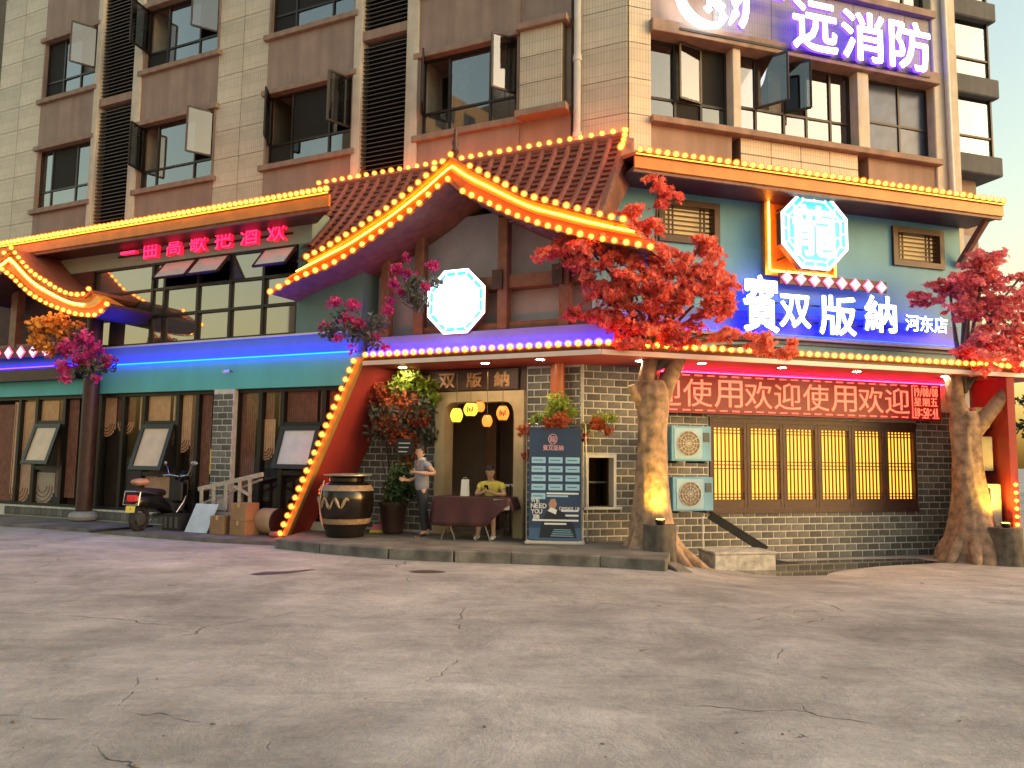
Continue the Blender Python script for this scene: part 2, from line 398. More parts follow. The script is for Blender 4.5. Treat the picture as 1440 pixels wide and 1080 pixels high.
# ================================================================ APARTMENT TOWER BEHIND
def tile_mat(name, col, dark):
    m = bpy.data.materials.new(name); m.use_nodes = True; n = m.node_tree; b = n.nodes['Principled BSDF']; L = n.links.new
    tc = n.nodes.new('ShaderNodeTexCoord'); mp = n.nodes.new('ShaderNodeMapping'); mp.inputs['Rotation'].default_value = (R(90), 0, 0)
    L(tc.outputs['Object'], mp.inputs[0])
    bt = n.nodes.new('ShaderNodeTexBrick'); bt.offset = 0; bt.inputs['Scale'].default_value = 1
    bt.inputs['Color1'].default_value = (*col, 1); bt.inputs['Color2'].default_value = (*[c*.93 for c in col], 1); bt.inputs['Mortar'].default_value = (*dark, 1)
    bt.inputs['Mortar Size'].default_value = .005; bt.inputs['Brick Width'].default_value = .062; bt.inputs['Row Height'].default_value = .24
    L(mp.outputs[0], bt.inputs['Vector'])
    nz = n.nodes.new('ShaderNodeTexNoise'); nz.inputs['Scale'].default_value = 1.7; nz.inputs['Detail'].default_value = 8; L(tc.outputs['Object'], nz.inputs['Vector'])
    mr = n.nodes.new('ShaderNodeMapRange'); mr.inputs[1].default_value = .3; mr.inputs[2].default_value = .7; mr.inputs[3].default_value = .82; mr.inputs[4].default_value = 1.1; L(nz.outputs['Fac'], mr.inputs[0])
    oi = n.nodes.new('ShaderNodeObjectInfo'); m2 = n.nodes.new('ShaderNodeMapRange'); m2.inputs[3].default_value = .9; m2.inputs[4].default_value = 1.06; L(oi.outputs['Random'], m2.inputs[0])
    mu = n.nodes.new('ShaderNodeMath'); mu.operation = 'MULTIPLY'; L(mr.outputs[0], mu.inputs[0]); L(m2.outputs[0], mu.inputs[1])
    vm = n.nodes.new('ShaderNodeVectorMath'); vm.operation = 'SCALE'; L(bt.outputs['Color'], vm.inputs[0]); L(mu.outputs[0], vm.inputs['Scale']); L(vm.outputs[0], b.inputs['Base Color'])
    b.inputs['Roughness'].default_value = .5; MATS[name] = m; return m
TILE = tile_mat('cream_wall_tile', (.60, .52, .405), (.36, .31, .235))
STRIP = M('cream_render', (.56, .50, .41), .7, var=.1, stain=.2)
JOINT = M('tile_joint', (.12, .10, .075), .9)
BROWN = M('brown_render', (.30, .215, .18), .8, var=.1, scale=2, stain=.25, bump=.15)
LEDGE = M('ledge_render', (.29, .20, .155), .8, var=.15, stain=.3)
FRAME = M('bronze_window_frame', (.035, .026, .022), .4, metal=.4, var=.05)
GLASS = pane_mat('tinted_window_glass', (.30, .32, .34), .26)
DARKIN = M('dark_room', (.012, .011, .011), .9, var=0)
LOUV = M('louver_paint', (.075, .055, .045), .5, var=.1)
CURT = M('room_curtain', (.5, .44, .38), .9, var=.2, scale=8)
tower = thing('apartment_tower', FL(-6, -3, 0), 'cream tiled apartment tower with brown spandrels rising behind the restaurant', 'building')
DT = -1.0; DR = -.34
cacheP = {}
def panel_piece(fr, u0, u1, z0, z1, d, parent, mat=TILE, name='tile_panel', t=.03, gap=.008):
    w, h = round(u1-u0-gap*2, 2), round(z1-z0-gap*2, 2)
    key = (w, h, mat.name, t)
    if key not in cacheP:
        mb = MB(); mb.box(FW, -w/2, w/2, -t, 0, -h/2, h/2); cacheP[key] = mesh_of(name, mb, mat)
    piece(name, cacheP[key], fr.mat((u0+u1)/2, d, (z0+z1)/2), parent)
def tiled(fr, u0, u1, z0, z1, d, parent, pw=.85, ph=.735, zref=None):
    n = max(1, round((u1-u0)/pw)); w = (u1-u0)/n
    zs = []; z = z0
    z = z0
    while z < z1-.05:
        zz = min(z1, z+ph)
        for i in range(n): panel_piece(fr, u0+i*w, u0+(i+1)*w, z, zz, d+.03, parent)
        z = zz
def sash(fr, u0, u1, z0, z1, d, side, ang, parent, hinge='v', glass=None):
    """an opened casement: hinged on its left (-1) or right (+1) jamb, or top hung"""
    w, h = u1-u0, z1-z0; t = .045
    mb = MB()
    for a, b in (((0, 0), (w, 0)), ((0, h), (w, h))): mb.box(FW, a[0], b[0], -.02, .02, a[1]-t/2, a[1]+t/2)
    for x in (0, w): mb.box(FW, x-t/2, x+t/2, -.021, .021, 0, h)
    mb.cur = 1; mb.box(FW, t/2, w-t/2, -.006, .006, t/2, h-t/2)
    if hinge == 'v':
        if side > 0: mb.v = [(v[0]-w, v[1], v[2]) for v in mb.v]
        mt = fr.mat(u0 if side < 0 else u1, d, z0) @ Matrix.Rotation(-ang if side < 0 else ang, 4, 'Z')
    else:
        mb.v = [(v[0], v[1], v[2]-h) for v in mb.v]
        mt = fr.mat(u0, d, z1) @ Matrix.Rotation(-ang, 4, 'X')
    me = mesh_of('open_sash', mb, [FRAME, glass or pane_mat('sash_glass', (.45, .48, .5), .14)]); return piece('open_sash', me, mt, parent)
def tower_window(fr, u0, u1, z0, z1, d, cols, opens=(), parent=None, trans=.3, dark=(), glass=None):
    """window in a reveal: frame with mullions, one pane per light, some casements standing open"""
    glass = glass or GLASS
    parent = parent or tower
    t = .05; mb = MB(); xs = [u0]
    for c in cols: xs.append(xs[-1] + c*(u1-u0)/sum(cols))
    zt = z0 + (z1-z0)*trans
    mb.box(fr, u0, u1, d-.06, d, z0, z0+t); mb.box(fr, u0, u1, d-.06, d, z1-t, z1)
    mb.box(fr, u0+.001, u1-.001, d-.058, d-.002, zt-t/2, zt+t/2)
    for i, x in enumerate(xs):
        a = x if i == 0 else (x-t if i == len(xs)-1 else x-t/2)
        mb.box(fr, a, a+t, d-.062, d+.002, z0+t, z1-t)
    w = part('window', mb, FRAME, parent)
    mb = MB(); mb.box(fr, u0-.02, u1+.02, d-.9, d-.88, z0-.02, z1+.02); part('room_wall', mb, DARKIN, w)
    for i in range(len(cols)):
        a, b = xs[i]+t/2, xs[i+1]-t/2
        for lo, hi, key in ((z0+t, zt-t/2, (i, 0)), (zt+t/2, z1-t, (i, 1))):
            op = [o for o in opens if (o[0], o[1]) == key]
            if op: sash(fr, a, b, lo, hi, d+.02, op[0][2], R(op[0][3]), w); continue
            mb = MB(); tl = random.uniform(-.006, .006); t2 = random.uniform(-.004, .004)
            p = [fr(a, d-.03+tl, lo), fr(b, d-.03-tl, lo), fr(b, d-.03-tl+t2, hi), fr(a, d-.03+tl+t2, hi)]
            mb.quad(*p); part('pane', mb, DARKIN if key in dark else glass, w)  # dark keys: black sheet painted in for the shade of the room behind
    for q in range(random.choice((0, 1, 1, 2))):
        a = u0+(u1-u0)*random.random()*.7; b = a+(u1-u0)*random.uniform(.15, .3); mb = MB(); nf = 14
        top = [fr(a+(b-a)*i/nf, d-.22+.03*math.sin(i*2.1), z1-.04) for i in range(nf+1)]; bot = [fr(a+(b-a)*i/nf*(.92), d-.2+.03*math.sin(i*2.1+.4), z0+.02) for i in range(nf+1)]
        mb.add(top+bot, [(i, i+1, nf+2+i, nf+1+i) for i in range(nf)]); part('curtain', mb, CURT, w, smooth=True)
    return w
def bay(u0, u1, row_z, opens, d=DT, h=1.78, cols=(1, 1.6, 1), ledge=.14, top=True, dark=(), fr=FL, sl=.1):
    """a brown bay one window wide: sill ledge, window in a reveal, lintel ledge"""
    z = row_z
    mb = MB(); mb.box(fr, u0-sl, u1+sl, d-.2, d+ledge, z-.14, z); part('window_sill', mb, LEDGE, tower, bevel=.01)
    mb = MB(); mb.box(fr, u0-sl, u1+sl, d-.2, d+ledge-.01, z+h, z+h+.13); part('window_lintel', mb, LEDGE, tower, bevel=.01)
    for a in (u0, u1-.06):
        mb = MB(); mb.box(fr, a, a+.06, d-.2, d+.05, z, z+h); part('window_reveal', mb, BROWN, tower)
    tower_window(fr, u0+.06, u1-.06, z, z+h, d-.06, cols, opens, dark=dark)
ZA, ZB, ZC = 8.69, 12.04, 15.4
u_b1 = ((-17.423, 8.832)[0], (-15.017, 8.932)[0]); u_b2 = ((-13.130, 8.871)[0], (-10.328, 8.849)[0])
u_b3 = ((-8.649, 8.778)[0], (-5.978, 8.878)[0]); u_b4 = ((-4.216, 8.748)[0], (-1.731, 8.786)[0])
u_l1 = ((-14.799, 8.493)[0], (-13.432, 8.515)[0]); u_l2 = ((-5.757, 8.333)[0], (-4.520, 8.307)[0])
UC = .6     # tower corner in the left frame
Z0, Z1 = 6.2, 18.5
# core walls
mb = MB(); mb.box(FL, -30, UC, -9, DT-.95, 0, Z1); part('core_wall', mb, BROWN, tower)
zones = [(-30, u_b1[0]), (u_b2[1], u_b3[0]), ((-0.363, 9.132)[0], UC)]
for a, b in zones:
    mb = MB(); mb.box(FL, a, b, DT-.95, DT, Z0, Z1); part('tiled_wall', mb, JOINT, tower)
    tiled(FL, max(a, -19.5), b, 6.9, 15.7, DT, tower, pw=.86 if b-a > 1 else .7)
for a, b in ((u_b1[1], u_l1[0]), (u_l1[1], u_b2[0]), (u_b3[1], u_l2[0]), (u_l2[1], u_b4[0])):
    mb = MB(); mb.box(FL, a, b, DT-.95, DT+.1, Z0, Z1); part('pilaster', mb, STRIP, tower, bevel=.01)
for u0, u1 in (u_b1, u_b2, u_b3, u_b4):
    for a, b in ((Z0, ZA-.14), (ZA+1.91, ZB-.14), (ZB+1.91, ZC-.14)):
        mb = MB(); mb.box(FL, u0, u1, DT-.9, DT+.04, a, b); part('spandrel', mb, BROWN, tower)
# windows; opens = (column, row, hinge side, angle)
bay(*u_b1, ZA, [], cols=(.8, 1.6, 1), dark=((1, 1),)); bay(*u_b1, ZB, [(2, 1, 1, 62)], cols=(1, 1, 1), dark=((0, 1), (0, 0)))
bay(*u_b2, ZA, [(0, 1, -1, 75), (2, 1, 1, 60)], cols=(.8, 1.9, 1)); bay(*u_b2, ZB, [(0, 1, -1, 80), (2, 1, 1, 55)], dark=((0, 0),))
bay(*u_b3, ZA, [(0, 1, -1, 58), (2, 1, 1, 70)], dark=((0, 0), (1, 1))); bay(*u_b3, ZB, [(2, 1, 1, 65)], dark=((0, 1), (1, 1), (0, 0)))
bay(*u_b4, ZA, [(0, 1, -1, 60), (2, 1, 1, 58)], cols=(1, 1.5, 1)); bay(*u_b4, ZB, [])
for u0, u1 in (u_l1, u_l2):
    for a, b in ((6.6, (-14.863, 11.397)[1]-.1 if u0 < -10 else (-5.210, 11.297)[1]-.1), ((-14.872, 11.504)[1]+.12 if u0 < -10 else (-5.213, 11.384)[1]+.15, 15.0)):
        mb = MB(); mb.box(FL, u0, u1, DT-.5, DT-.2, a, b); lv = part('louver_panel', mb, DARKIN, tower)
        mb = MB(); z = a+.05
        while z < b-.04:
            mb.add([FL(u0, DT-.14, z+.07), FL(u1, DT-.14, z+.07), FL(u1, DT+.02, z), FL(u0, DT+.02, z), FL(u0, DT-.14, z+.085), FL(u1, DT-.14, z+.085), FL(u1, DT+.02, z+.02), FL(u0, DT+.02, z+.02)],
                   [(3, 2, 1, 0), (4, 5, 6, 7), (0, 1, 5, 4), (1, 2, 6, 5), (2, 3, 7, 6), (3, 0, 4, 7)]); z += .105
        tag(part('louver_slat', mb, LOUV, lv), kind='stuff')
    zj = (-14.866, 11.440)[1] if u0 < -10 else (-5.212, 11.349)[1]
    mb = MB(); mb.box(FL, u0, u1, DT-.3, DT+.07, zj-.1, zj+.12); part('louver_ledge', mb, LEDGE, tower)
# projecting tiled air-conditioner box right of the fourth bay, ledges above and below
ub0, ub1 = (-1.646, 9.297)[0], (-0.700, 9.258)[0]
zb0, zb1 = (-1.099, 8.707)[1], (-1.115, 10.438)[1]
mb = MB(); mb.box(FL, u_b4[1], ub1+.1, DT-.95, DT-.01, Z0, Z1); part('recessed_wall', mb, BROWN, tower)
for q in (0, 3.35):
    mb = MB(); mb.box(FL, ub0, ub1, DT-.3, -.8, zb0+q, zb1+q); bx = part('tiled_box', mb, JOINT, tower)
    tiled(FL, ub0, ub1, zb0+q, zb1+q, -.8, bx, pw=.9, ph=(zb1-zb0)/3)
    for a in (zb0-.13, zb1):
        mb = MB(); mb.box(FL, ub0-.05, ub1+.12, DT-.3, -.66, a+q, a+q+.13); part('box_ledge', mb, LEDGE, tower)
mb = MB(); mb.box(FL, ub1+.1, (-0.363, 9.132)[0], DT-.95, DT-.25, Z0, Z1); part('pipe_recess', mb, BROWN, tower)
pu = (-0.417, 9.097)[0]
mb = MB(); mb.tube([FL(pu, -.9, 6.6), FL(pu, -.9, 18)], .075, 12)
for z in (8.0, 9.6, 11.2): mb.tube([FL(pu, -.9, z), FL(pu, -.9, z+.12)], .092, 12)
part('downpipe', mb, M('pvc_pipe', (.55, .55, .53), .5, var=.1, stain=.2), tower, smooth=True)

# right-hand facade
UR0 = 1.118
def zr(x, y): pass
r1 = ((1.613, 8.435)[0], (3.463, 8.435)[0]); r2 = ((3.647, 8.431)[0], (6.562, 8.443)[0]); r3 = ((6.863, 8.484)[0], (8.687, 8.513)[0])
ZS = (4.950, 8.367)[1]; ZT = (3.659, 10.082)[1]; UE = (9.393, 8.073)[0]
mb = MB(); mb.box(FR, UR0, UE, -9, DR-.95, 0, Z1); part('core_wall', mb, BROWN, tower)
mb = MB(); mb.box(FR, UR0, r1[0], DR-.95, DR, Z0, Z1); part('tiled_wall', mb, JOINT, tower); tiled(FR, UR0+.01, r1[0], 6.9, 14.5, DR, tower, pw=.6)
mb = MB(); mb.box(FR, r1[0], r1[1], DR-.9, DR-.03, Z0, ZS-.12); part('spandrel', mb, BROWN, tower)
mb = MB(); mb.box(FR, r2[0], r2[1], DR-.9, DR-.03, Z0, ZS-.12); part('tiled_wall', mb, JOINT, tower); tiled(FR, r2[0], r2[1], 6.9, ZS-.13, DR-.03, tower, pw=.8, ph=1.0)
mb = MB(); mb.box(FR, r3[0], r3[1], DR-.9, DR-.03, Z0, ZS-.12); part('spandrel', mb, BROWN, tower)
mb = MB(); mb.box(FR, r1[0]-.03, r3[1]+.06, DR-.5, DR+.16, ZS-.13, ZS+.0); part('long_ledge', mb, LEDGE, tower, bevel=.01)
ZL1 = ZT+.02
mb = MB(); mb.box(FR, r1[0]-.03, r3[1]+.06, DR-.5, DR+.16, ZL1, ZL1+.26); part('long_ledge', mb, LEDGE, tower, bevel=.01)
for a, b in ((r1[1], r2[0]), (r2[1], r3[0])):
    mb = MB(); mb.box(FR, a, b, DR-.9, DR+.05, ZS, ZL1); part('pier', mb, STRIP, tower, bevel=.01)
mb = MB(); mb.box(FR, r3[1], UE, DR-.95, DR+.02, Z0, Z1); part('corner_pier', mb, STRIP, tower, bevel=.02)
tower_window(FR, *r1, ZS, ZL1, DR-.2, (1.1, 1, 1), [(1, 1, 1, 12)], dark=((2, 1), (1, 0)), trans=.3)
tower_window(FR, *r2, ZS, ZL1, DR-.2, (1, 1.35, 1.1, 1.2, 1), [(1, 1, -1, 55), (2, 1, -1, 48)], trans=.36)
tower_window(FR, *r3, ZS, ZL1, DR-.2, (1.3, 1), [], trans=.45, glass=M('screened_glass', (.045, .06, .10), .25, metal=.3, var=.35, scale=3))
# sign wall above, then the next floor
mb = MB(); mb.box(FR, r1[0], r1[1]-.4, DR-.9, DR-.04, ZL1+.26, ZL1+1.9); part('spandrel', mb, BROWN, tower)
mb = MB(); mb.box(FR, r1[1]-.4, r3[1], DR-.9, DR-.06, ZL1+.26, ZL1+1.6); part('tiled_wall', mb, JOINT, tower)
GT = tile_mat('grey_wall_tile', (.25, .235, .21), (.15, .14, .12))
for i in range(8):
    w = (r3[1]-r1[1]+.4)/8
    panel_piece(FR, r1[1]-.4+i*w, r1[1]-.4+(i+1)*w, ZL1+.27, ZL1+1.59, DR-.03, tower, mat=GT)
mb = MB(); mb.box(FR, r1[0]-.03, r3[1]+.06, DR-.5, DR+.1, ZL1+1.6, ZL1+1.76); part('long_ledge', mb, LEDGE, tower)
for a, b in (r1, r2, r3): tower_window(FR, a, b, ZL1+1.77, ZL1+3.5, DR-.2, (1, 1.2, 1), [], trans=.3)
for a, b in ((r1[1], r2[0]), (r2[1], r3[0])):
    mb = MB(); mb.box(FR, a, b, DR-.9, DR+.05, ZL1+1.77, ZL1+3.5); part('pier', mb, STRIP, tower)
mb = MB(); mb.box(FR, r1[0], r3[1], DR-.9, DR+.05, ZL1+3.5, Z1); part('spandrel', mb, BROWN, tower)
mb = MB(); mb.tube([FR((9.034, 9.652)[0], -.25, 6.8), FR((8.932, 9.637)[0], -.25, 18)], .06, 10); part('downpipe', mb, MATS['pvc_pipe'], tower, smooth=True)
# rear wing beyond the corner: stepped bay windows seen edge-on
mb = MB(); mb.box(FR, UE, (11.674, 11.394)[0], -9, -2.0, 0, Z1); part('rear_wall', mb, BROWN, tower)
ue2 = (11.674, 11.394)[0]
for k in range(5):
    z = (11.647, 11.190)[1] + (k-2)*(11.647, 11.190)[1]*.0 + (k-1)*2.05 - .3
    mb = MB(); mb.box(FR, UE-.4, ue2+.42, -3.4, -1.55, z, z+.5); mb2 = part('bay_ledge', mb, M('grey_render', (.09, .098, .115), .8, stain=.3), tower, bevel=.03)
    mb = MB(); mb.box(FR, UE+.05, ue2+.26, -3.2, -1.75, z+.5, z+2.05); part('bay_glass', mb, GLASS, tower)
    mb = MB(); mb.box(FR, ue2+.25, ue2+.3, -1.76, -1.7, z+.5, z+2.05); mb.box(FR, UE+.1, ue2+.3, -1.758, -1.71, z+1.0, z+1.05); mb.box(FR, UE+.35, UE+.4, -1.757, -1.712, z+.5, z+2.05); part('bay_frame', mb, FRAME, tower)

# ================================================================ RESTAURANT
REDWALL = M('red_render', (.34, .035, .028), .6, var=.15, scale=2)
TURQ = M('turquoise_paint', (.11, .48, .50), .6, var=.06, scale=1.5, stain=.06)
SAGE = M('sage_paint', (.24, .36, .33), .7, var=.06)
BLUEW = M('blue_paint', (.10, .32, .44), .6, var=.07, scale=1.2, stain=.06)
PLAST = M('grey_plaster', (.35, .36, .41), .8, var=.08)
WOOD = M('dark_red_timber', (.05, .018, .013), .5, var=.3, scale=6, bump=.2)
WOOD2 = M('brown_timber', (.19, .085, .05), .5, var=.3, scale=6, bump=.2)
ORANGE = M('orange_fascia', (.62, .21, .025), .45, var=.18, scale=3)
GOLD = M('gold_moulding', (.72, .42, .05), .35, var=.15, scale=5)
RTILE = M('terracotta_roof_tile', (.22, .075, .05), .55, var=.2, scale=9, rnd=.22)
DARKF = M('black_aluminium', (.018, .016, .016), .4, metal=.3, var=.05)
MORTAR = M('pale_mortar', (.58, .56, .50), .9, var=.15, scale=8)
BRICK = M('grey_brick', (.125, .122, .115), .75, var=.25, scale=14, rnd=.35, bump=.3, bscale=30)
STONE = M('grey_stone', (.3, .29, .27), .8, var=.2, bump=.3)
SOFF = M('red_soffit', (.33, .03, .035), .5, var=.08)
WHITEM = M('white_metal', (.62, .6, .57), .45, var=.05)
DGLASS = M('dark_mirror_glass', (.30, .27, .25), .025, metal=.8, var=0)
BLEDS = glow('blue_led_strip', (.0, .005, 1.), 20); CYLED = glow('cyan_led_strip', (.0, .012, 1.), 26)
WARML = glow('warm_led_strip', (1., .28, .02), 13)
rest = thing('restaurant', FL(-3, 0, 0), 'two-storey restaurant in turquoise, red and brick with curved lamp-lit roofs', 'building')
def P3(name, fr, box, mat, parent=None, **k): mb = MB(); mb.box(fr, *box); return part(name, mb, mat, parent or rest, **k)
DL = .745
# ---------------- left wing
P3('upper_wall', FL, (-30, -5.62, .2, DL, 6.02, 6.7), SAGE); P3('upper_wall', FL, (-5.62, -4.3, .2, .5, 6.02, 6.1), SAGE)
wall_r = P3('wall_panel', FL, (-5.95, -4.3, .2, DL, 4.1, 6.02), M('teal_paint', (.10, .20, .205), .65, var=.07))
P3('turquoise_band', FL, (-30, -4.35, .3, DL+.06, 3.02, 3.66), TURQ)
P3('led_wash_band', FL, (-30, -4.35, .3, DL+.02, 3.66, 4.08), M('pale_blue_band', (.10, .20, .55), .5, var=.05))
P3('led_strip', FL, (-11.9, -4.4, DL+.065, DL+.085, 3.665, 3.69), CYLED)
P3('window_ledge', FL, (-30, -4.3, .3, DL+.05, 4.08, 4.12), WHITEM)
# upper window band: mirror glass behind dark mullions
ux = [-16.6, -15.2, -13.8, -12.4, (-10.252, 5.192)[0], (-9.860, 5.162)[0], (-8.812, 5.081)[0], (-7.837, 5.007)[0], (-6.907, 4.935)[0], -5.98]
ux = sorted(ux); zz = [4.14, 4.78, 5.40, 6.01]
mb = MB()
for x in ux: mb.box(FL, x-.035, x+.035, .6, .72, 4.13, 6.02)
for z in zz: mb.box(FL, -16.6, -5.95, .61, .715, z-.03, z+.03)
wb = part('window_band', mb, DARKF, rest)
P3('room_wall', FL, (-17, -5.95, -.72, -.7, 4.1, 6.02), DARKIN, wb)
awn = {(5, 2): 1, (6, 2): 1, (8, 2): 1}
for i in range(len(ux)-1):
    for j in range(3):
        a, b, lo, hi = ux[i]+.035, ux[i+1]-.035, zz[j]+.03, zz[j+1]-.03
        if b-a < .05: continue
        if (i, j) in awn: sash(FL, a, b, lo, hi, .74, 0, R(38), wb, hinge='h', glass=M('painted_sky_pane', (.62, .66, .70), .12, var=.05)); continue  # sky reflection put into an opaque pale pane colour
        tl = random.uniform(-.012, .012); t2 = random.uniform(-.008, .008)
        mb = MB(); mb.quad(FL(a, .66+tl, lo), FL(b, .66-tl, lo), FL(b, .66-tl+t2, hi), FL(a, .66+tl+t2, hi))
        part('pane', mb, DGLASS, wb)
# ground floor: plinth, dark shopfront frames, blinds
P3('plinth', FL, (-30, -4.9, .3, DL, -.2, .33), MORTAR)
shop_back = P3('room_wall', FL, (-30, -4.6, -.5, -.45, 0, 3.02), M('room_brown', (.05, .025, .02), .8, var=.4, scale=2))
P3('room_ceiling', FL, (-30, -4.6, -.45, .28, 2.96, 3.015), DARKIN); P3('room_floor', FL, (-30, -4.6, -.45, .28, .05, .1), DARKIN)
BLIND = M('bamboo_blind', (.74, .42, .25), .7, var=.12, scale=9)
BLINDD = M('dark_bamboo_blind', (.22, .085, .055), .7, var=.25, scale=9)
BLINDL = M('pale_blind', (.55, .45, .33), .7, var=.12)
def blind(u0, u1, z0, z1, mat, rnd=True, d=.585, rings=True):
    """slatted hanging blind with a rounded hem of concentric arcs"""
    n = max(3, int((u1-u0)/.055)); w = (u1-u0)/n; mb = MB(); r = (u1-u0)/2; zc = z0+r if rnd else z0
    for i in range(n):
        um = u0+(i+.5)*w; x = (um-(u0+u1)/2)/r
        zb = zc-r*math.sqrt(max(.05, 1-x*x)) if rnd else z0
        mb.box(FL, u0+i*w+.006, u0+(i+1)*w-.006, d, d+.012, zb, z1)
    o = part('blind', mb, mat, rest, kind='stuff')
    if rnd and rings:
        for k in range(3):
            rr = r*(.38+.24*k); mb = MB()
            mb.tube([FL((u0+u1)/2+rr*math.cos(a), d+.018, zc+rr*math.sin(a)) for a in [math.pi+math.pi*q/12 for q in range(13)]], .012, 5)
            part('hem_arc', mb, BLINDD if mat is not BLINDD else BLIND, o)
LP = lambda a: a
fr_u = [(-14.777, 1.552)[0], (-14.113, 1.559)[0], (-13.072, 1.568)[0], (-11.781, 1.581)[0], (-11.008, 1.588)[0], (-10.332, 1.594)[0], (-9.258, 1.604)[0], (-8.656, 1.610)[0], (-7.505, 1.621)[0], (-6.857, 1.627)[0], (-6.267, 1.633)[0], (-5.194, 1.643)[0]]
for u in fr_u: P3('shop_mullion', FL, (u-.05, u+.05, .5, .7, .33, 3.02), DARKF)
P3('shop_rail', FL, (-30, -4.9, .49, .695, .33, .40), DARKF); P3('shop_rail', FL, (-30, -4.6, .49, .695, 2.94, 3.02), DARKF)
def bl(a, b, mat, rnd=True): blind(a[0], b[0], b[1], a[1], mat, rnd)
bl((-15.852, 2.838), (-15.042, 0.384), BLINDD, False)
bl((-15.130, 2.898), (-14.337, 0.338), BLIND)
bl((-14.368, 2.902), (-13.414, 2.109), BLIND, False)
bl((-14.259, 1.134), (-13.395, 0.372), BLINDL)
bl((-13.363, 2.917), (-12.658, 0.551), BLINDD, False)
bl((-11.947, 2.940), (-11.348, 2.020), BLIND)
bl((-11.309, 2.960), (-10.706, 2.053), BLINDD)
bl((-10.569, 2.960), (-9.592, 2.164), BLIND, False)
bl((-9.498, 3.000), (-8.919, 1.657), BLIND)
bl((-8.925, 2.987), (-8.312, 0.845), BLINDD, False)
bl((-7.727, 3.020), (-7.041, 0.881), BLINDD, False)
bl((-7.008, 2.380), (-6.516, 1.529), BLIND)
bl((-7.045, 3.032), (-6.561, 2.375), BLINDD, False)
bl((-6.443, 3.046), (-5.435, 2.219), BLINDD, False)
bl((-5.363, 3.046), (-4.812, 1.790), BLINDD, False)
bl((-10.382, 1.222), (-9.501, 0.653), BLIND, False)
YLT = glow('yellow_curtain_glow', (1., .7, .06), .3)
CLEAR = pane_mat('clear_pane', (.9, .9, .9), .05)
def glazing(a, b, z0, z1):
    mb = MB(); mb.quad(FL(a, .63, z0), FL(b, .63, z0), FL(b, .63, z1), FL(a, .63, z1)); part('pane', mb, CLEAR, rest)
for i in range(len(fr_u)-1):
    a, b = fr_u[i]+.05, fr_u[i+1]-.05
    if i in (2, 7): continue
    if i in (1, 5, 10):       # top-hung sash standing open, fixed light above and below
        z1_, z0_ = {1: 2.32, 5: 2.28, 10: 2.22}[i], {1: 1.30, 5: 1.22, 10: 1.32}[i]
        P3('shop_transom', FL, (a, b, .5, .69, z1_, z1_+.09), DARKF); P3('shop_transom', FL, (a, b, .5, .69, z0_-.09, z0_), DARKF)
        w, h = b-a, z1_-z0_
        mb = MB(); t = .09
        mb.box(FW, -.02, w+.02, -.03, .03, -t, 0); mb.box(FW, -.02, w+.02, -.03, .03, -h, -h+t)
        mb.box(FW, -.02, t, -.029, .029, -h+t, -t); mb.box(FW, w-t, w+.02, -.029, .029, -h+t, -t)
        mb.cur = 1; mb.box(FW, t, w-t, -.012, -.002, -h+t, -t)
        me = mesh_of('open_sash', mb, [DARKF, M('frosted_blind_pane', (.62, .45, .30) if i != 10 else (.6, .6, .58), .25, var=.12, scale=3) if i != 10 else M('milky_pane', (.60, .60, .58), .2, var=.1, scale=3)])
        piece('open_sash', me, FL.mat(a, .72, z1_) @ Matrix.Rotation(-R(17), 4, 'X'), rest)
        glazing(a, b, z1_+.09, 2.94); glazing(a, b, .4, z0_-.09)
    else: glazing(a, b, .4, 2.94)
for k in range(3):
    u = (-8.690, 1.456)[0]+k*.13; P3('lit_curtain', FL, (u, u+.06, .40, .42, 1.2, 1.75), YLT)  # the yellow light on these curtain strips is put in as emission
# brick plinth and pier courses laid brick by brick
bh, bl_, jt = .135, .275, .022
mbb = MB(); mbb.box(FW, -(bl_-jt)/2, (bl_-jt)/2, -.03, .03, -(bh-jt)/2, (bh-jt)/2); BM = mesh_of('brick', mbb, BRICK, bevel=.004)
half = {}
def brick(fr, u0, u1, z, d, parent):
    w = round((u1-u0)/.01)*.01
    if w < .05: return
    if abs(w-bl_) < .006: me = BM
    else:
        if w not in half:
            m2 = MB(); m2.box(FW, -(w-jt)/2, (w-jt)/2, -.03, .03, -(bh-jt)/2, (bh-jt)/2); half[w] = mesh_of('brick', m2, BRICK, bevel=.004)
        me = half[w]
    piece('brick', me, fr.mat((u0+u1)/2, d-.050+random.uniform(-.003, .003), z+bh/2), parent)
def brickwork(fr, u0, u1, z0, z1, d, parent, holes=(), off=0):
    j = 0; z = z0
    while z < z1-bh*.5:
        u = u0 - (bl_/2 if (j+off) % 2 else 0)
        while u < u1-.01:
            segs = [(max(u, u0), min(u+bl_, u1))]
            for (a, b, c, e) in holes:
                if z+bh/2 > c and z+bh/2 < e:
                    ns = []
                    for s0, s1 in segs:
                        if s1 <= a or s0 >= b: ns.append((s0, s1))
                        else:
                            if s0 < a: ns.append((s0, a))
                            if s1 > b: ns.append((b, s1))
                    segs = ns
            for s0, s1 in segs: brick(fr, s0, s1, z, d, parent)
            u += bl_
        z += bh; j += 1
pier_u = ((-8.049, 2.221)[0], (-7.483, 2.218)[0])
pier = P3('brick_pier', FL, (*pier_u, .4, .82, .07, 3.02), MORTAR)
brickwork(FL, pier_u[0], pier_u[1], .09, 2.98, .85, pier)
# plinth bricks: upright soldier course
for i in range(46):
    u = -14.9+i*.2
    if pier_u[0]-.2 < u < pier_u[1]: continue
    if 'sold' not in half:
        m2 = MB(); m2.box(FW, -.094, .094, -.03, .03, -.1, .1); half['sold'] = mesh_of('brick', m2, BRICK, bevel=.004)
    piece('brick', half['sold'], FL.mat(u, DL-.01, .19), rest)
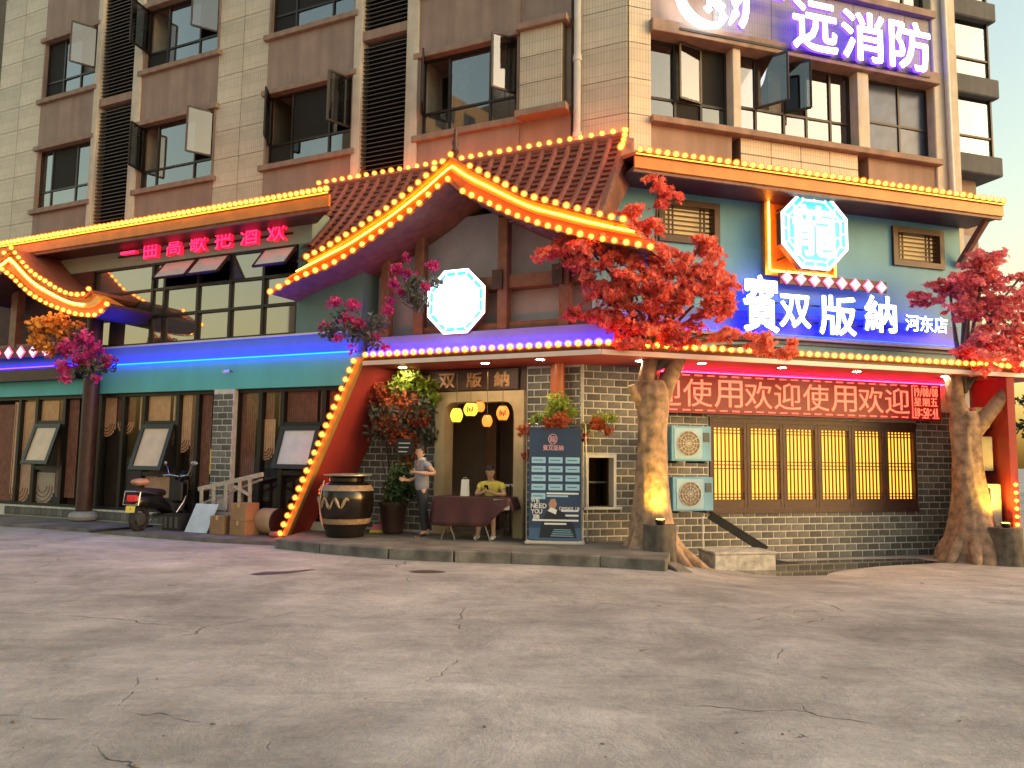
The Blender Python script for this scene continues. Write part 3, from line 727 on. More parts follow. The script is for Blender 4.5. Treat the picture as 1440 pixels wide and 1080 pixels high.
# timber post by the scooter on a stone drum
pu0, pu1 = (-12.085, 1.575)[0], (-11.521, 1.581)[0]; pc = FL((pu0+pu1)/2, .95, 0)
mb = MB(); mb.tube([pc+Vector((0, 0, .28)), pc+Vector((0, 0, 5.1))], (pu1-pu0)/2*.62, 16); part('timber_post', mb, WOOD, rest, smooth=True)
mb = MB(); mb.lathe(pc, [(.22, .07), (.29, .1), (.32, .17), (.29, .25), (.2, .29)], 18); part('post_base', mb, STONE, rest, smooth=True)

# left eave: orange fascia, soffit, tiled top
EU0, EU1 = -24, (-4.615, 6.559)[0]
P3('eave_fascia', FL, (EU0, EU1, 1.44, 1.5, 6.43, 6.66), ORANGE); mb = MB(); mb.add([FL(u, d, z) for z in (6.40, 6.46) for u, d in ((EU0, 1.43), (EU1, 1.43), (-5.5, DL), (EU0, DL))], [(0, 3, 2, 1), (4, 5, 6, 7), (0, 1, 5, 4), (1, 2, 6, 5), (2, 3, 7, 6), (3, 0, 4, 7)]); part('eave_soffit', mb, WOOD, rest)
P3('fascia_board', FL, (EU0, EU1, 1.40, 1.46, 6.36, 6.43), WOOD2)
mb = MB(); mb.add([FL(EU0, 1.52, 6.66), FL(EU1, 1.52, 6.66), FL(-6.7, -.95, 7.1), FL(EU0, -.95, 7.1), FL(EU0, 1.52, 6.72), FL(EU1, 1.52, 6.72), FL(-6.7, -.95, 7.2), FL(EU0, -.95, 7.2)],
    [(0, 3, 2, 1), (4, 5, 6, 7), (0, 1, 5, 4), (1, 2, 6, 5), (2, 3, 7, 6), (3, 0, 4, 7)]); part('eave_roof', mb, RTILE, rest)

# ---------------- light bulbs
EAVL = glow('eave_led', (1., .24, .015), 3.5)
P3('led_strip', FL, (EU0, EU1, 1.53, 1.545, 6.675, 6.69), EAVL)
BULB = glow('warm_bulb', (1., .13, .010), 14)
def halo_shell():  # added glowing shell around each bulb, imitates the light halo
    m = bpy.data.materials.new('orange_halo_shell'); m.use_nodes = True; n = m.node_tree; n.nodes.remove(n.nodes['Principled BSDF'])
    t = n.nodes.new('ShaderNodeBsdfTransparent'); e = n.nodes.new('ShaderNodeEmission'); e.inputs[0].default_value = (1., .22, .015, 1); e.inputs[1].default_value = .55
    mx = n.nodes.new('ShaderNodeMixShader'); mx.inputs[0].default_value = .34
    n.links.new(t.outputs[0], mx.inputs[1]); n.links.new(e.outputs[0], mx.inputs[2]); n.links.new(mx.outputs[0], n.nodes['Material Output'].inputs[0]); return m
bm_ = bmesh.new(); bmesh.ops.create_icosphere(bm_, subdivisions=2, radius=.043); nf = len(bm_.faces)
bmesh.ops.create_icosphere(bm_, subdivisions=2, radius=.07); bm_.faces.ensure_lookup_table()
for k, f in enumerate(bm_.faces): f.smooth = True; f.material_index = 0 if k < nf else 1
BME = bpy.data.meshes.new('bulb'); bm_.to_mesh(BME); bm_.free(); BME.materials.append(BULB); BME.materials.append(halo_shell())
CORD = M('light_cord', (.12, .07, .03), .6)
def light_string(pts, n, label, sc=1., name='light_string', holder=True):
    pts = [Vector(p) for p in pts]
    t = thing(name, pts[0], label, 'string lights', 'strings of warm bulbs along the roof edges')
    q = catmull([tuple(p) for p in pts], n)
    mb = MB(); mb.tube([Vector(p)-Vector((0, 0, .055)) for p in q], .013, 5); part('cord', mb, CORD, t)
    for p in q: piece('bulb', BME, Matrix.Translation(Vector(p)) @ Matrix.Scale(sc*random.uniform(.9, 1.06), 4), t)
    return t
light_string([FL(-15.6, 1.52, 6.77), FL(-10, 1.52, 6.77), FL(EU1-.05, 1.52, 6.77)], 76, 'long straight bulb string on the orange eave of the left wing')

# ---------------- steep tiled roof slope behind the gable
RD0, RZ0, RD1, RZ1 = -.7, 7.76, 1.3, 5.45
def roof_pt(u, t):     # t 0 ridge .. 1 eave, concave
    d = RD0+(RD1-RD0)*(t**1.12); z = RZ0+(RZ1-RZ0)*t - .06*math.sin(math.pi*t)
    return FL(u, d, z)
ru0, ru1 = (-6.611, 7.715)[0]-.05, (0.647, 7.746)[0]-.02
GU = [(-5.046, 5.426), (-4.606, 5.563), (-4.276, 5.694), (-3.935, 5.835), (-3.459, 6.052), (-3.133, 6.200), (-2.664, 6.472), (-2.221, 6.753), (-1.888, 6.965)]
GU2 = [(-1.888, 6.965), (-1.494, 6.696), (-1.014, 6.395), (-0.429, 6.038), (0.092, 5.834), (0.570, 5.653), (1.044, 5.476), (1.292, 5.399)]
GD = [(-5.922, 4.838), (-5.534, 4.977), (-4.997, 5.127), (-4.458, 5.257), (-3.954, 5.468), (-3.463, 5.700), (-3.001, 5.928), (-2.520, 6.187), (-2.212, 6.409), (-1.937, 6.554)]
GD2 = [(-1.937, 6.554), (-1.628, 6.290), (-1.132, 6.019), (-0.652, 5.757), (-0.162, 5.537), (0.323, 5.360), (0.816, 5.185), (1.350, 5.045), (1.730, 4.936)]
def gz_at(u):
    for C_ in (GU, GU2):
        for a, b in zip(C_, C_[1:]):
            if a[0] <= u <= b[0]: return a[1]+(b[1]-a[1])*(u-a[0])/(b[0]-a[0])
    return 5.6
nrib = 27; rw = (ru1-ru0)/(nrib-1)
def t_end(u):
    zt = gz_at(u+.3)-.22; t = 0
    while t < 1 and roof_pt(u, t).z > zt: t += .02
    return min(1, max(.04, min(t, (u-ru0)/1.5+.06)))
mb = MB()
for i in range(nrib-1):
    u0_, u1_ = ru0+i*rw, ru0+(i+1)*rw; te = max(t_end(u0_), t_end(u1_))
    for k in range(5):
        a, b = te*k/5, te*(k+1)/5
        p = [roof_pt(u0_, a), roof_pt(u0_, b), roof_pt(u1_, b), roof_pt(u1_, a)]
        mb.quad(*p)
slope = part('roof_slope', mb, M('roof_underlay', (.09, .035, .025), .8), rest)
def rib(u):
    te = t_end(u); n = max(3, int(te*9)+1); k = 6; mb = MB(); vs = []
    for i in range(n):
        t = te*i/(n-1); p = roof_pt(u, t); td = (roof_pt(u, t+.02)-roof_pt(u, max(0, t-.02))).normalized(); nr = td.cross(FL.u).normalized()
        if nr.dot(FL.n) < 0: nr = -nr
        for j in range(k): a = math.pi*j/(k-1); vs.append(p+FL.u*math.cos(a)*.062+nr*math.sin(a)*.075)
    mb.add(vs, [(i*k+j, i*k+j+1, (i+1)*k+j+1, (i+1)*k+j) for i in range(n-1) for j in range(k-1)])
    return mb
for i in range(nrib): part('cover_tile', rib(ru0+i*rw), RTILE, slope, smooth=True)
mbp = MB(); w_ = rw-.06
mbp.add([(-w_/2, 0, .0), (w_/2, 0, 0), (w_/2, .04, .165), (-w_/2, .04, .165), (-w_/2, -.03, 0), (w_/2, -.03, 0), (w_/2, .01, .165), (-w_/2, .01, .165), (0, -.0, 0), (0, .03, .165)],
    [(4, 5, 6, 7), (5, 4, 0, 1), (7, 6, 2, 3), (4, 7, 3, 0), (5, 1, 2, 6)])
PAN = mesh_of('pan_tile', mbp, RTILE)
nrow = 17
for i in range(nrib-1):
    u = ru0+(i+.5)*rw
    for j in range(nrow):
        t0, t1 = (j+1)/nrow, j/nrow
        a, b = roof_pt(u, t0), roof_pt(u, t1)
        if t0 > t_end(u)+.05: continue
        zax = (b-a).normalized(); m4 = Matrix((( FL.u.x, 0, zax.x, 0), (FL.u.y, 0, zax.y, 0), (0, 0, zax.z, 0), (0, 0, 0, 1)))
        yv = zax.cross(FL.u); m4[0][1], m4[1][1], m4[2][1] = yv
        m4.translation = a - yv*.012 + Vector((0, 0, random.uniform(-.006, .006))); piece('pan_tile', PAN, m4, slope)
mb = MB(); mb.tube([FL(ru0-.05, RD0, RZ0+.02), FL(ru1+.05, RD0, RZ0+.02)], .09, 8); part('ridge_cap', mb, RTILE, slope, smooth=True)
# verge on the right, plain orange board down to the right eave
vu = ru1+.03
mb = MB(); mb.add([FL(vu, RD0, RZ0), FL(vu+.12, RD0-.1, RZ0), FL(vu+.12, RD1, RZ1), FL(vu, RD1, RZ1), FL(vu, RD0, RZ0-.75), FL(vu+.12, RD0-.1, RZ0-.75), FL(vu+.12, RD1-.3, RZ1-.1), FL(vu, RD1-.3, RZ1-.1)],
    [(0, 1, 2, 3), (4, 7, 6, 5), (0, 3, 7, 4), (1, 5, 6, 2), (0, 4, 5, 1), (3, 2, 6, 7)]); part('verge_board', mb, WOOD2, rest)
light_string([FL(ru0, RD0+.04, RZ0+.13), FL((ru0+ru1)/2, RD0+.04, RZ0+.13), FL(ru1, RD0+.04, RZ0+.14)], 34, 'straight bulb string along the ridge of the tiled roof')
# finial on the ridge behind the apex
fu = (-2.006, 7.309)
mb = MB(); mb.lathe(FL(fu[0], 1.2, fu[1]-.35), [(.05, 0), (.07, .1), (.035, .16), (.075, .24), (.04, .32), (.065, .40), (.03, .5), (.05, .56), (.012, .7)], 10); part('roof_finial', mb, WOOD, rest, smooth=True)

# ---------------- gable: curved gold bargeboard between two rows of bulbs
NB = 40
gu = catmull(GU, NB)[:-1] + catmull(GU2, NB); gd_full = catmull(GD, NB)[:-1] + catmull(GD2, NB)
def off(c, dz): return [(u, z+dz) for u, z in c]
def mixc(a, b, t): return [(p[0]*(1-t)+q[0]*t, p[1]*(1-t)+q[1]*t) for p, q in zip(a, b)]
mb = MB(); mb.band(FL, off(gu, -.05), mixc(gu, gd_full, .55), .8, 1.46); gb = part('bargeboard', mb, GOLD, rest)
mb = MB(); mb.band(FL, off(gu, .0), off(gu, -.055), -.1, 1.53); part('barge_trim', mb, ORANGE, gb)
mb = MB(); mb.band(FL, mixc(gu, gd_full, .50), mixc(gu, gd_full, .60), .8, 1.51); part('barge_trim', mb, GOLD, gb)
mb = MB(); mb.band(FL, mixc(gu, gd_full, .61), off(mixc(gu, gd_full, 1.0), .03), .6, 1.43); part('barge_trim', mb, ORANGE, gb)
mb = MB(); mb.band(FL, off(gd_full, .03), off(gd_full, -.05), .0, 1.52); part('gable_soffit', mb, WOOD2, gb)
mb = MB(); mb.tube([FL(u, 1.475, z) for u, z in mixc(gu, gd_full, .36)], .012, 5); part('led_strip', mb, WARML, gb)
gl = catmull(GU, 21); gr = catmull(GU2, 21)
light_string([FL(u, 1.56, z+.03) for u, z in GU], 19, 'bulb string on the upper left curve of the big gable')
light_string([FL(u, 1.56, z+.03) for u, z in GU2[1:]], 16, 'bulb string on the upper right curve of the big gable')
light_string([FL(u, 1.56, z) for u, z in GD], 20, 'bulb string on the lower left curve of the big gable')
light_string([FL(u, 1.56, z) for u, z in GD2[1:]], 19, 'bulb string on the lower right curve of the big gable')
# gable wall, posts, rails
P3('gable_wall', FL, (-4.35, .3, .12, .2, 3.4, 6.3), PLAST)
P3('side_wall', FL, (-4.6, -4.35, .12, .6, 3.4, 5.3), M('teal_paint', (.12, .30, .31), .65))
def post(x, ytop, d, w=.2, zb=3.45):
    u, z = x
    P3('gable_post', FL, (u-w/2, u+w/2, d-w, d, zb, z), WOOD2, bevel=.015)
for u, z in ((-3.890, 5.370), (-3.104, 5.929), (-1.307, 5.927), (-0.089, 5.548)): post((u, min(z+.4, 6.1)), 0, .6 if z > 5.3 else .9)
zr0, zr1 = (-1.589, 4.865)[1], (-1.574, 4.008)[1]
u0, u1 = (-3.139, 4.969)[0], (0.366, 4.673)[0]
P3('gable_rail', FL, (u0, u1, .21, .5, zr0-.12, zr0+.12), WOOD2); P3('gable_rail', FL, (u0, u1, .21, .5, zr1-.14, zr1+.1), WOOD2)
for u in ((-1.382, 4.822)[0], (-0.199, 4.186)[0]):
    P3('rail_block', FL, (u-.1, u+.1, .5, .66, zr0-.16, zr0+.2), WOOD)
# blue led trough above the canopy
P3('led_back_board', FL, (-4.2, .9, .6, .66, 3.5, 3.95), M('pale_blue_board', (.25, .28, .5), .6, var=.05))
P3('led_strip', FL, (-4.2, .9, .70, .72, 3.62, 3.645), BLEDS)

# ---------------- canopy over the entrance and along the right wall
CZ0, CZ1 = 3.34, 3.46
cp = [P2(FL, -3.78, 1.36), P2(FL, .86, 1.36), P2(FR, 9.6, 1.575), P2(FR, 9.6, -.3), P2(FL, .3, -.3), P2(FL, -4.4, -.3), P2(FL, -4.4, .7)]
mb = MB(); mb.slab(cp, CZ0, CZ1); can = part('canopy', mb, SOFF, rest)
P3('canopy_edge', FL, (-3.78, .87, 1.37, 1.40, CZ0-.03, CZ0+.05), WHITEM, can); P3('canopy_edge', FR, (-.28, 9.6, 1.585, 1.615, CZ0-.03, CZ0+.05), WHITEM, can)
P3('canopy_fascia', FL, (-3.78, .87, 1.365, 1.39, CZ0+.05, CZ1+.02), WOOD, can); P3('canopy_fascia', FR, (-.28, 9.6, 1.58, 1.605, CZ0+.05, CZ1+.02), WOOD, can)
light_string([FL(-3.7, 1.42, 3.5), FL(-1, 1.42, 3.5), FL(.84, 1.42, 3.5)], 27, 'bulb string along the canopy edge above the entrance')
light_string([FR(-.18, 1.64, 3.5), FR(4, 1.64, 3.51), FR(9.4, 1.64, 3.52)], 56, 'bulb string along the canopy edge above the red display')
DWN = glow('downlight_glow', (1., .80, .50), 85)
for fr, u, d in ((FL, -3.35, .7), (FL, -1.55, .75), (FL, -.4, .9), (FR, .75, .9), (FR, 1.9, 1.0), (FR, 3.55, 1.0), (FR, 5.2, 1.0), (FR, 7.3, 1.0)):
    mb = MB(); mb.lathe(fr(u, d, CZ0-.012), [(.07, 0), (.07, .008)], 14); dl_ = part('downlight', mb, DWN, can)
    mb = MB(); mb.lathe(fr(u, d, CZ0-.016), [(.085, .006), (.1, .006), (.1, .016), (.085, .016)], 14); part('trim_ring', mb, WHITEM, dl_)
P3('red_led_strip', FR, (1.6, 8.3, .06, .09, 3.27, 3.29), glow('red_led', (1., .01, .05), 20), can)
# slanting red end wall left of the porch, bulbs down its edge
bt, bf = FL(-3.78, 1.36, 3.46), FL(-5.42, 1.36, .1)
def sl(t, d, o=0): u = -3.78+(-5.42+3.78)*t+o; return FL(u, d, 3.46+(.1-3.46)*t)
mb = MB(); mb.add([sl(0, 1.33), sl(1, 1.33), sl(1, 0), sl(0, 0), sl(0, 1.33, -.12), sl(1, 1.33, -.12), sl(1, 0, -.12), sl(0, 0, -.12)],
    [(0, 1, 2, 3), (4, 7, 6, 5), (0, 4, 5, 1), (3, 2, 6, 7), (0, 3, 7, 4), (1, 5, 6, 2)]); part('slanted_wall', mb, REDWALL, rest)
mb = MB(); mb.add([sl(0, 1.33, .04), sl(1, 1.33, .04), sl(1, 1.42, .04), sl(0, 1.42, .04), sl(0, 1.33, -.1), sl(1, 1.33, -.1), sl(1, 1.42, -.1), sl(0, 1.42, -.1)],
    [(0, 1, 2, 3), (4, 7, 6, 5), (0, 4, 5, 1), (3, 2, 6, 7), (0, 3, 7, 4), (1, 5, 6, 2)]); part('slanted_edge', mb, M('dull_gold_trim', (.40, .25, .05), .4, var=.15), rest)
light_string([sl(.02, 1.46, -.12), sl(.5, 1.46, -.12), sl(.985, 1.46, -.12)], 20, 'bulb string running down the slanting red porch edge')
# ---------------- entrance wall
dm = ((-2.980, 0.845)[0], (-1.085, 0.906)[0]); dtop = (-1.138, 2.892)[1]
ew = P3('entrance_wall', FL, (-5.6, dm[0]-.02, -.25, -.03, 0, 3.34), MORTAR)
brickwork(FL, -5.25, dm[0]-.03, .2, 2.9, 0, ew)
ew2 = P3('entrance_wall', FL, (dm[1]+.02, .05, -.25, -.03, 0, 3.34), MORTAR)
brickwork(FL, dm[1]+.03, .0, .2, 3.3, 0, ew2)
P3('entrance_lintel', FL, (dm[0]-.02, dm[1]+.02, -.25, -.03, dtop, 3.34), WOOD)
DF = M('beige_door_surround', (.46, .36, .22), .6, var=.1)
def rrect(u0, u1, z0, z1, r, k=5):
    p = [(u0, z0)]; 
    p = [(u1, z0)] + [(u1-r+r*math.cos(a), z1-r+r*math.sin(a)) for a in [math.pi/2*i/k for i in range(k+1)]] + [(u0+r+r*math.cos(a), z1-r+r*math.sin(a)) for a in [math.pi/2+math.pi/2*i/k for i in range(k+1)]] + [(u0, z0)]
    return p
ins = rrect(dm[0]+.2, dm[1]-.2, .17, dtop-.2, .22); outs = rrect(dm[0], dm[1], .17, dtop, .02)
mb = MB(); n = len(ins)
mb.add([FL(u, .06, z) for u, z in outs]+[FL(u, .06, z) for u, z in ins]+[FL(u, -.3, z) for u, z in outs]+[FL(u, -.3, z) for u, z in ins],
    [f for i in range(n-1) for f in ((i, i+1, n+i+1, n+i), (n+i, n+i+1, 3*n+i+1, 3*n+i), (2*n+i, 2*n+i+1, i+1, i))]); part('door_surround', mb, DF, rest)
# hall behind the doorway
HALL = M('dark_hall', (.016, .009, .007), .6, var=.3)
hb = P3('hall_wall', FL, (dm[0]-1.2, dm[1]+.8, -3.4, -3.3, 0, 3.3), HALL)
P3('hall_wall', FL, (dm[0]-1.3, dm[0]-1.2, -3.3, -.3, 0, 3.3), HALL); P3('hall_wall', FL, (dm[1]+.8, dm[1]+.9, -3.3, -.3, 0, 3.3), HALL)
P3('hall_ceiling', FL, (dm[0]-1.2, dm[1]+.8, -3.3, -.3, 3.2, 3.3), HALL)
uu = (-2.390, 1.542)[0]; P3('hall_post', FL, (uu-.12, uu+.12, -1.4, -1.2, .17, 3.2), M('lit_timber', (.12, .05, .022), .5, var=.2))
P3('hall_cabinet', FL, ((-3.794, 1.684)[0], (-2.863, 1.692)[0], -2.6, -2.2, .17, 1.5), WOOD); P3('hall_beam', FL, ((-3.612, 1.841)[0], (-3.061, 1.844)[0], -2.3, -2.0, 1.9, 2.05), WOOD2)
# round timber column at the inner corner
cc = FL(-.35, .22, 0)
mb = MB(); mb.tube([cc+Vector((0, 0, .3)), cc+Vector((0, 0, 3.34))], .13, 18); part('round_column', mb, M('lacquered_column', (.30, .07, .02), .35, var=.2), rest, smooth=True)
mb = MB(); mb.lathe(cc, [(.2, .165), (.24, .2), (.24, .27), (.16, .32)], 16); part('column_base', mb, STONE, rest, smooth=True)

# ---------------- right wing
sw = ((-0.004, 1.699)[0]+.12, (0.705, 1.708)[0]); swz = ((0.691, 0.774)[1], (0.691, 1.708)[1])
lw = ((2.642, 1.734)[0], (7.525, 1.653)[0]); lwz = (.64, 2.46)
holes = [(sw[0]-.02, sw[1]+.02, swz[0], swz[1]+.05), (lw[0]-.02, lw[1]+.02, lwz[0], lwz[1])]
UEND = 8.9
bw_l = P3('brick_wall', FR, (.0, sw[0], -.3, -.03, -.4, 3.34), MORTAR)
for a, b, c, e in ((sw[0], sw[1], -.4, swz[0]), (sw[0], sw[1], swz[1], 3.34), (sw[1], lw[0], -.4, 3.34), (lw[0], lw[1], -.4, lwz[0]), (lw[0], lw[1], lwz[1], 3.34), (lw[1], UEND, -.4, 3.34)):
    P3('brick_wall', FR, (a, b, -.3, -.03, c, e), MORTAR)
brickwork(FR, .0, sw[0]+1.45, .12, 3.3, 0, bw_l, holes)
bw_r = P3('brick_wall_face', FR, (sw[1]+.8, lw[0], -.029, -.0285, -.3, 3.0), MORTAR)
brickwork(FR, sw[0]+1.45, UEND, -.25, .65, 0, bw_r, holes, 1)
brickwork(FR, sw[0]+1.45, lw[0]-.02, .65+.045, 2.6, 0, bw_r)
brickwork(FR, lw[1]+.02, UEND, .65+.045, 2.7, 0, bw_r)
P3('wall_footing', FR, (sw[0]+1.3, UEND, -.3, .05, -.4, -.235), KERB)
# small dark opening by the porch
mb = MB(); mb.box(FR, sw[0], sw[0]+.05, -.2, .02, swz[0], swz[1]); mb.box(FR, sw[1]-.05, sw[1], -.2, .02, swz[0], swz[1]); mb.box(FR, sw[0]+.05, sw[1]-.05, -.2, .019, swz[1]-.05, swz[1]); mb.box(FR, sw[0]-.05, sw[1]+.1, -.2, .06, swz[0]-.04, swz[0])
so = part('hatch_frame', mb, WHITEM, rest); P3('hatch_room', FR, (sw[0]-.2, sw[1]+.2, -1.2, -1.15, 0, 2.2), DARKIN, so)
P3('hatch_shelf', FR, (sw[0]+.05, sw[1]-.05, -.5, -.3, swz[0]+.42, swz[0]+.45), M('dull_steel', (.2, .2, .2), .4, metal=.8), so)
# six lattice windows with lit paper behind
PAPER = glow('lit_rice_paper', (1., .37, .035), 1.0)
npan = 6; pw = (lw[1]-lw[0])/npan
P3('lattice_frame', FR, (lw[0], lw[1], -.12, .015, lwz[1]-.1, lwz[1]), WOOD); P3('lattice_frame', FR, (lw[0], lw[1], -.12, .015, lwz[0], lwz[0]+.1), WOOD)
for i in range(npan):
    a = lw[0]+i*pw; b = a+pw; z0, z1 = lwz[0]+.1, lwz[1]-.1
    mb = MB(); mb.box(FR, a+.005, a+.065, -.1, 0, z0, z1); mb.box(FR, b-.065, b-.005, -.1, 0, z0, z1)
    mb.box(FR, a+.065, b-.065, -.098, -.004, z0, z0+.16); mb.box(FR, a+.065, b-.065, -.098, -.004, z1-.1, z1)
    wn = part('lattice_window', mb, WOOD, rest)
    ga, gb_, g0, g1 = a+.065, b-.065, z0+.16, z1-.1
    P3('paper_pane', FR, (ga, gb_, -.09, -.085, g0, g1), PAPER, wn)
    mb = MB(); nb = 8
    for k in range(nb): u = ga+(gb_-ga)*(k+.5)/nb; mb.box(FR, u-.010, u+.010, -.06, -.03, g0, g1)
    H = g1-g0
    for t in (.03, .075, .43, .48, .53, .925, .97): mb.box(FR, ga, gb_, -.058, -.028, g0+H*t-.011, g0+H*t+.011)
    part('lattice_grille', mb, WOOD, wn, kind='stuff')
# blue upper wall
sw1 = ((1.622, 6.177)[0], (2.857, 6.163)[0], (2.723, 5.584)[1], (2.500, 6.495)[1]); sw2 = ((7.097, 6.207)[0], (8.369, 6.326)[0], (7.715, 5.816)[1], (7.750, 6.579)[1])
P3('blue_wall', FR, (.0, UEND, -.3, 0, 3.46, sw2[2]), BLUEW)
P3('blue_wall', FR, (.75, UEND, -.3, -.002, sw2[3], 6.85), BLUEW)
for a, b in ((.3, sw1[0]), (sw1[1], sw2[0]), (sw2[1], UEND)): P3('blue_wall', FR, (a, b, -.3, -.001, sw2[2], sw2[3]), BLUEW)
for (a, b, z0, z1) in (sw1, sw2):
    z0, z1 = sw2[2], sw2[3]
    mb = MB(); mb.box(FR, a-.04, a+.08, -.2, .06, z0-.04, z1+.04); mb.box(FR, b-.08, b+.04, -.2, .06, z0-.04, z1+.04); mb.box(FR, a+.08, b-.08, -.2, .058, z0-.04, z0+.08); mb.box(FR, a+.08, b-.08, -.2, .058, z1-.08, z1+.04)
    wn = part('small_lattice_window', mb, WOOD, rest)
    P3('paper_pane', FR, (a+.08, b-.08, -.16, -.15, z0+.08, z1-.08), M('aged_paper', (.55, .42, .25), .8, var=.1, emit=(1, .6, .2), estr=.12), wn)
    mb = MB()
    for k in range(6): z = z0+.1+(z1-z0-.2)*(k+.5)/6; mb.box(FR, a+.08, b-.08, -.1, -.07, z-.014, z+.014)
    for t in (.14, .22, .78, .86): u = a+.08+(b-a-.16)*t; mb.box(FR, u-.014, u+.014, -.098, -.068, z0+.08, z1-.08)
    part('lattice_grille', mb, WOOD, wn, kind='stuff')
# right eave
e0, e1 = (0.662, 7.105)[0], (9.123, 7.027)[0]
P3('eave_fascia', FR, (e0, e1, .85, .9, 6.78, 7.0), ORANGE); P3('fascia_board', FR, (e0, e1, .8, .86, 6.72, 6.78), WOOD2); P3('eave_soffit', FR, (e0, e1, 0.0, .84, 6.76, 6.82), WOOD)
mb = MB(); mb.add([FR(e0, .94, 7.0), FR(e1, .94, 7.0), FR(e1, -.33, 7.25), FR(e0, -.33, 7.25), FR(e0, .94, 7.06), FR(e1, .94, 7.06), FR(e1, -.33, 7.35), FR(e0, -.33, 7.35)],
    [(0, 3, 2, 1), (4, 5, 6, 7), (0, 1, 5, 4), (1, 2, 6, 5), (2, 3, 7, 6), (3, 0, 4, 7)]); part('eave_roof', mb, RTILE, rest)
mb = MB()
for i in range(48):
    u = e0+.08+(e1-e0-.16)*i/47; mb.tube([FR(u+.087, .9, 7.06), FR(u+.087, .3, 7.2)], .045, 6)
part('eave_cover_tile', mb, RTILE, rest, kind='stuff')
light_string([FR(e0+.08, .95, 7.1), FR(4, .95, 7.1), FR(e1-.05, .95, 7.1)], 48, 'straight bulb string along the orange eave over the blue wall')
light_string([FL(ru1+.05, RD0+.1, RZ0+.1), FL(ru1+.12, -.2, 7.45), FL(ru1+.2, .2, 7.2)], 6, 'short bulb string joining the tiled ridge to the right eave')
mb = MB(); mb.bar(FR(UEND-.1, .02, 5.9), FR(UEND-.1, .75, 6.7), .1, .12); part('eave_bracket', mb, WOOD2, rest)
mb = MB(); mb.add([FR(UEND, -.3, 3.46), FR(UEND+.35, -1.2, 3.46), FR(UEND+.35, -1.2, 6.8), FR(UEND, -.3, 6.8)], [(0, 1, 2, 3)]); 
P3('side_wall', FR, (UEND, UEND+.7, -3, -.35, 0, 6.75), PLAST)
P3('led_strip', FR, (e0, e1, .93, .945, 7.012, 7.027), EAVL)
# blue led trough under the name sign
P3('led_back_board', FR, (1.0, 8.7, .02, .05, 3.95, 4.55), M('blue_sign_board', (.05, .10, .30), .5, var=.1))
P3('led_strip', FR, (.6, 8.7, .10, .12, 4.10, 4.122), BLEDS); P3('led_trough', FR, (.6, 8.7, .0, .16, 4.02, 4.08), M('grey_trough', (.2, .22, .26), .5))
# red end wall of the right canopy
a, b, c, e = FR(8.98, 0, 0), FR(8.2, 1.56, 0), FR(8.34, 1.6, 0), FR(9.12, 0, 0)
mb = MB(); mb.slab([(p.x, p.y) for p in (a, b, c, e)], -.4, CZ0); part('end_wall', mb, REDWALL, rest)
light_string([FR(8.24, 1.62, 1.25), FR(8.24, 1.62, .5), FR(8.22, 1.62, -.1)], 10, 'short bulb string down the far right porch post', sc=.75)

# ---------------- small gable at the far left
SU = [(-15.103, 5.778), (-14.572, 6.029), (-14.042, 6.187), (-13.554, 6.380)]
SU2 = [(-13.554, 6.380), (-13.146, 6.031), (-12.698, 5.703), (-12.218, 5.462), (-11.777, 5.245), (-11.426, 5.119), (-11.088, 5.061), (-10.877, 5.061), (-10.724, 5.160)]
SD = [(-15.334, 5.354), (-14.794, 5.576), (-14.260, 5.739), (-13.851, 5.944)]
SD2 = [(-13.851, 5.944), (-13.451, 5.720), (-13.139, 5.506), (-12.672, 5.234), (-12.171, 5.013), (-11.688, 4.848), (-11.171, 4.699), (-10.814, 4.643), (-10.467, 4.620), (-10.270, 4.700), (-10.125, 4.830)]
su = catmull(SU, 12)[:-1]+catmull(SU2, 30); sd_ = catmull(SD, 12)[:-1]+catmull(SD2, 30)
mb = MB(); mb.band(FL, off(su, -.03), off(sd_, .03), 1.5, 1.86); sg = part('small_bargeboard', mb, ORANGE, rest)
mb = MB(); mb.band(FL, mixc(su, sd_, .32), mixc(su, sd_, .6), 1.6, 1.9); part('barge_trim', mb, GOLD, sg)
mb = MB(); mb.tube([FL(u, 1.91, z) for u, z in mixc(su, sd_, .42)[6:-4]], .016, 5); part('led_strip', mb, glow('yellow_led_strip', (1., .50, .03), 14), sg)
mb = MB(); mb.band(FL, off(su, .04), off(su, -.03), .7, 1.92); part('small_gable_roof', mb, RTILE, sg)
mb = MB(); mb.band(FL, off(sd_, .03), off(sd_, -.04), .75, 1.9); part('gable_soffit', mb, WOOD, sg)
light_string([FL(u, 1.96, z+.05) for u, z in SU2], 17, 'bulb string on the upper curve of the small left gable', sc=.9)
light_string([FL(u, 1.95, z) for u, z in SD2], 20, 'bulb string on the lower curve of the small left gable', sc=.9)
light_string([FL(u, 1.96, z+.05) for u, z in SU[1:]]+[], 5, 'cropped bulb string left of the small gable apex', sc=.9)
# recess below it
xr = (-12.252, 4.263)[0]
P3('recess_wall', FL, (-24, xr, .72, .78, 4.15, 6.0), M('recess_brown', (.06, .02, .018), .7, var=.3))
u = (-14.583, 5.090)[0]; P3('gable_post', FL, (u-.12, u+.12, .95, 1.15, 4.2, 5.9), WOOD2)
P3('recess_rail', FL, (-24, xr, 1.0, 1.12, 4.13, 4.28), WOOD2)
P3('led_back_board', FL, (-24, xr, .8, .95, 3.68, 4.0), MATS['blue_sign_board']); P3('led_strip', FL, (-24, xr, .98, 1.0, 3.70, 3.725), glow('violet_led_strip', (.02, .004, 1.), 14))
P3('recess_beam', FL, (-24, xr, .8, 1.05, 3.38, 3.66), WOOD)

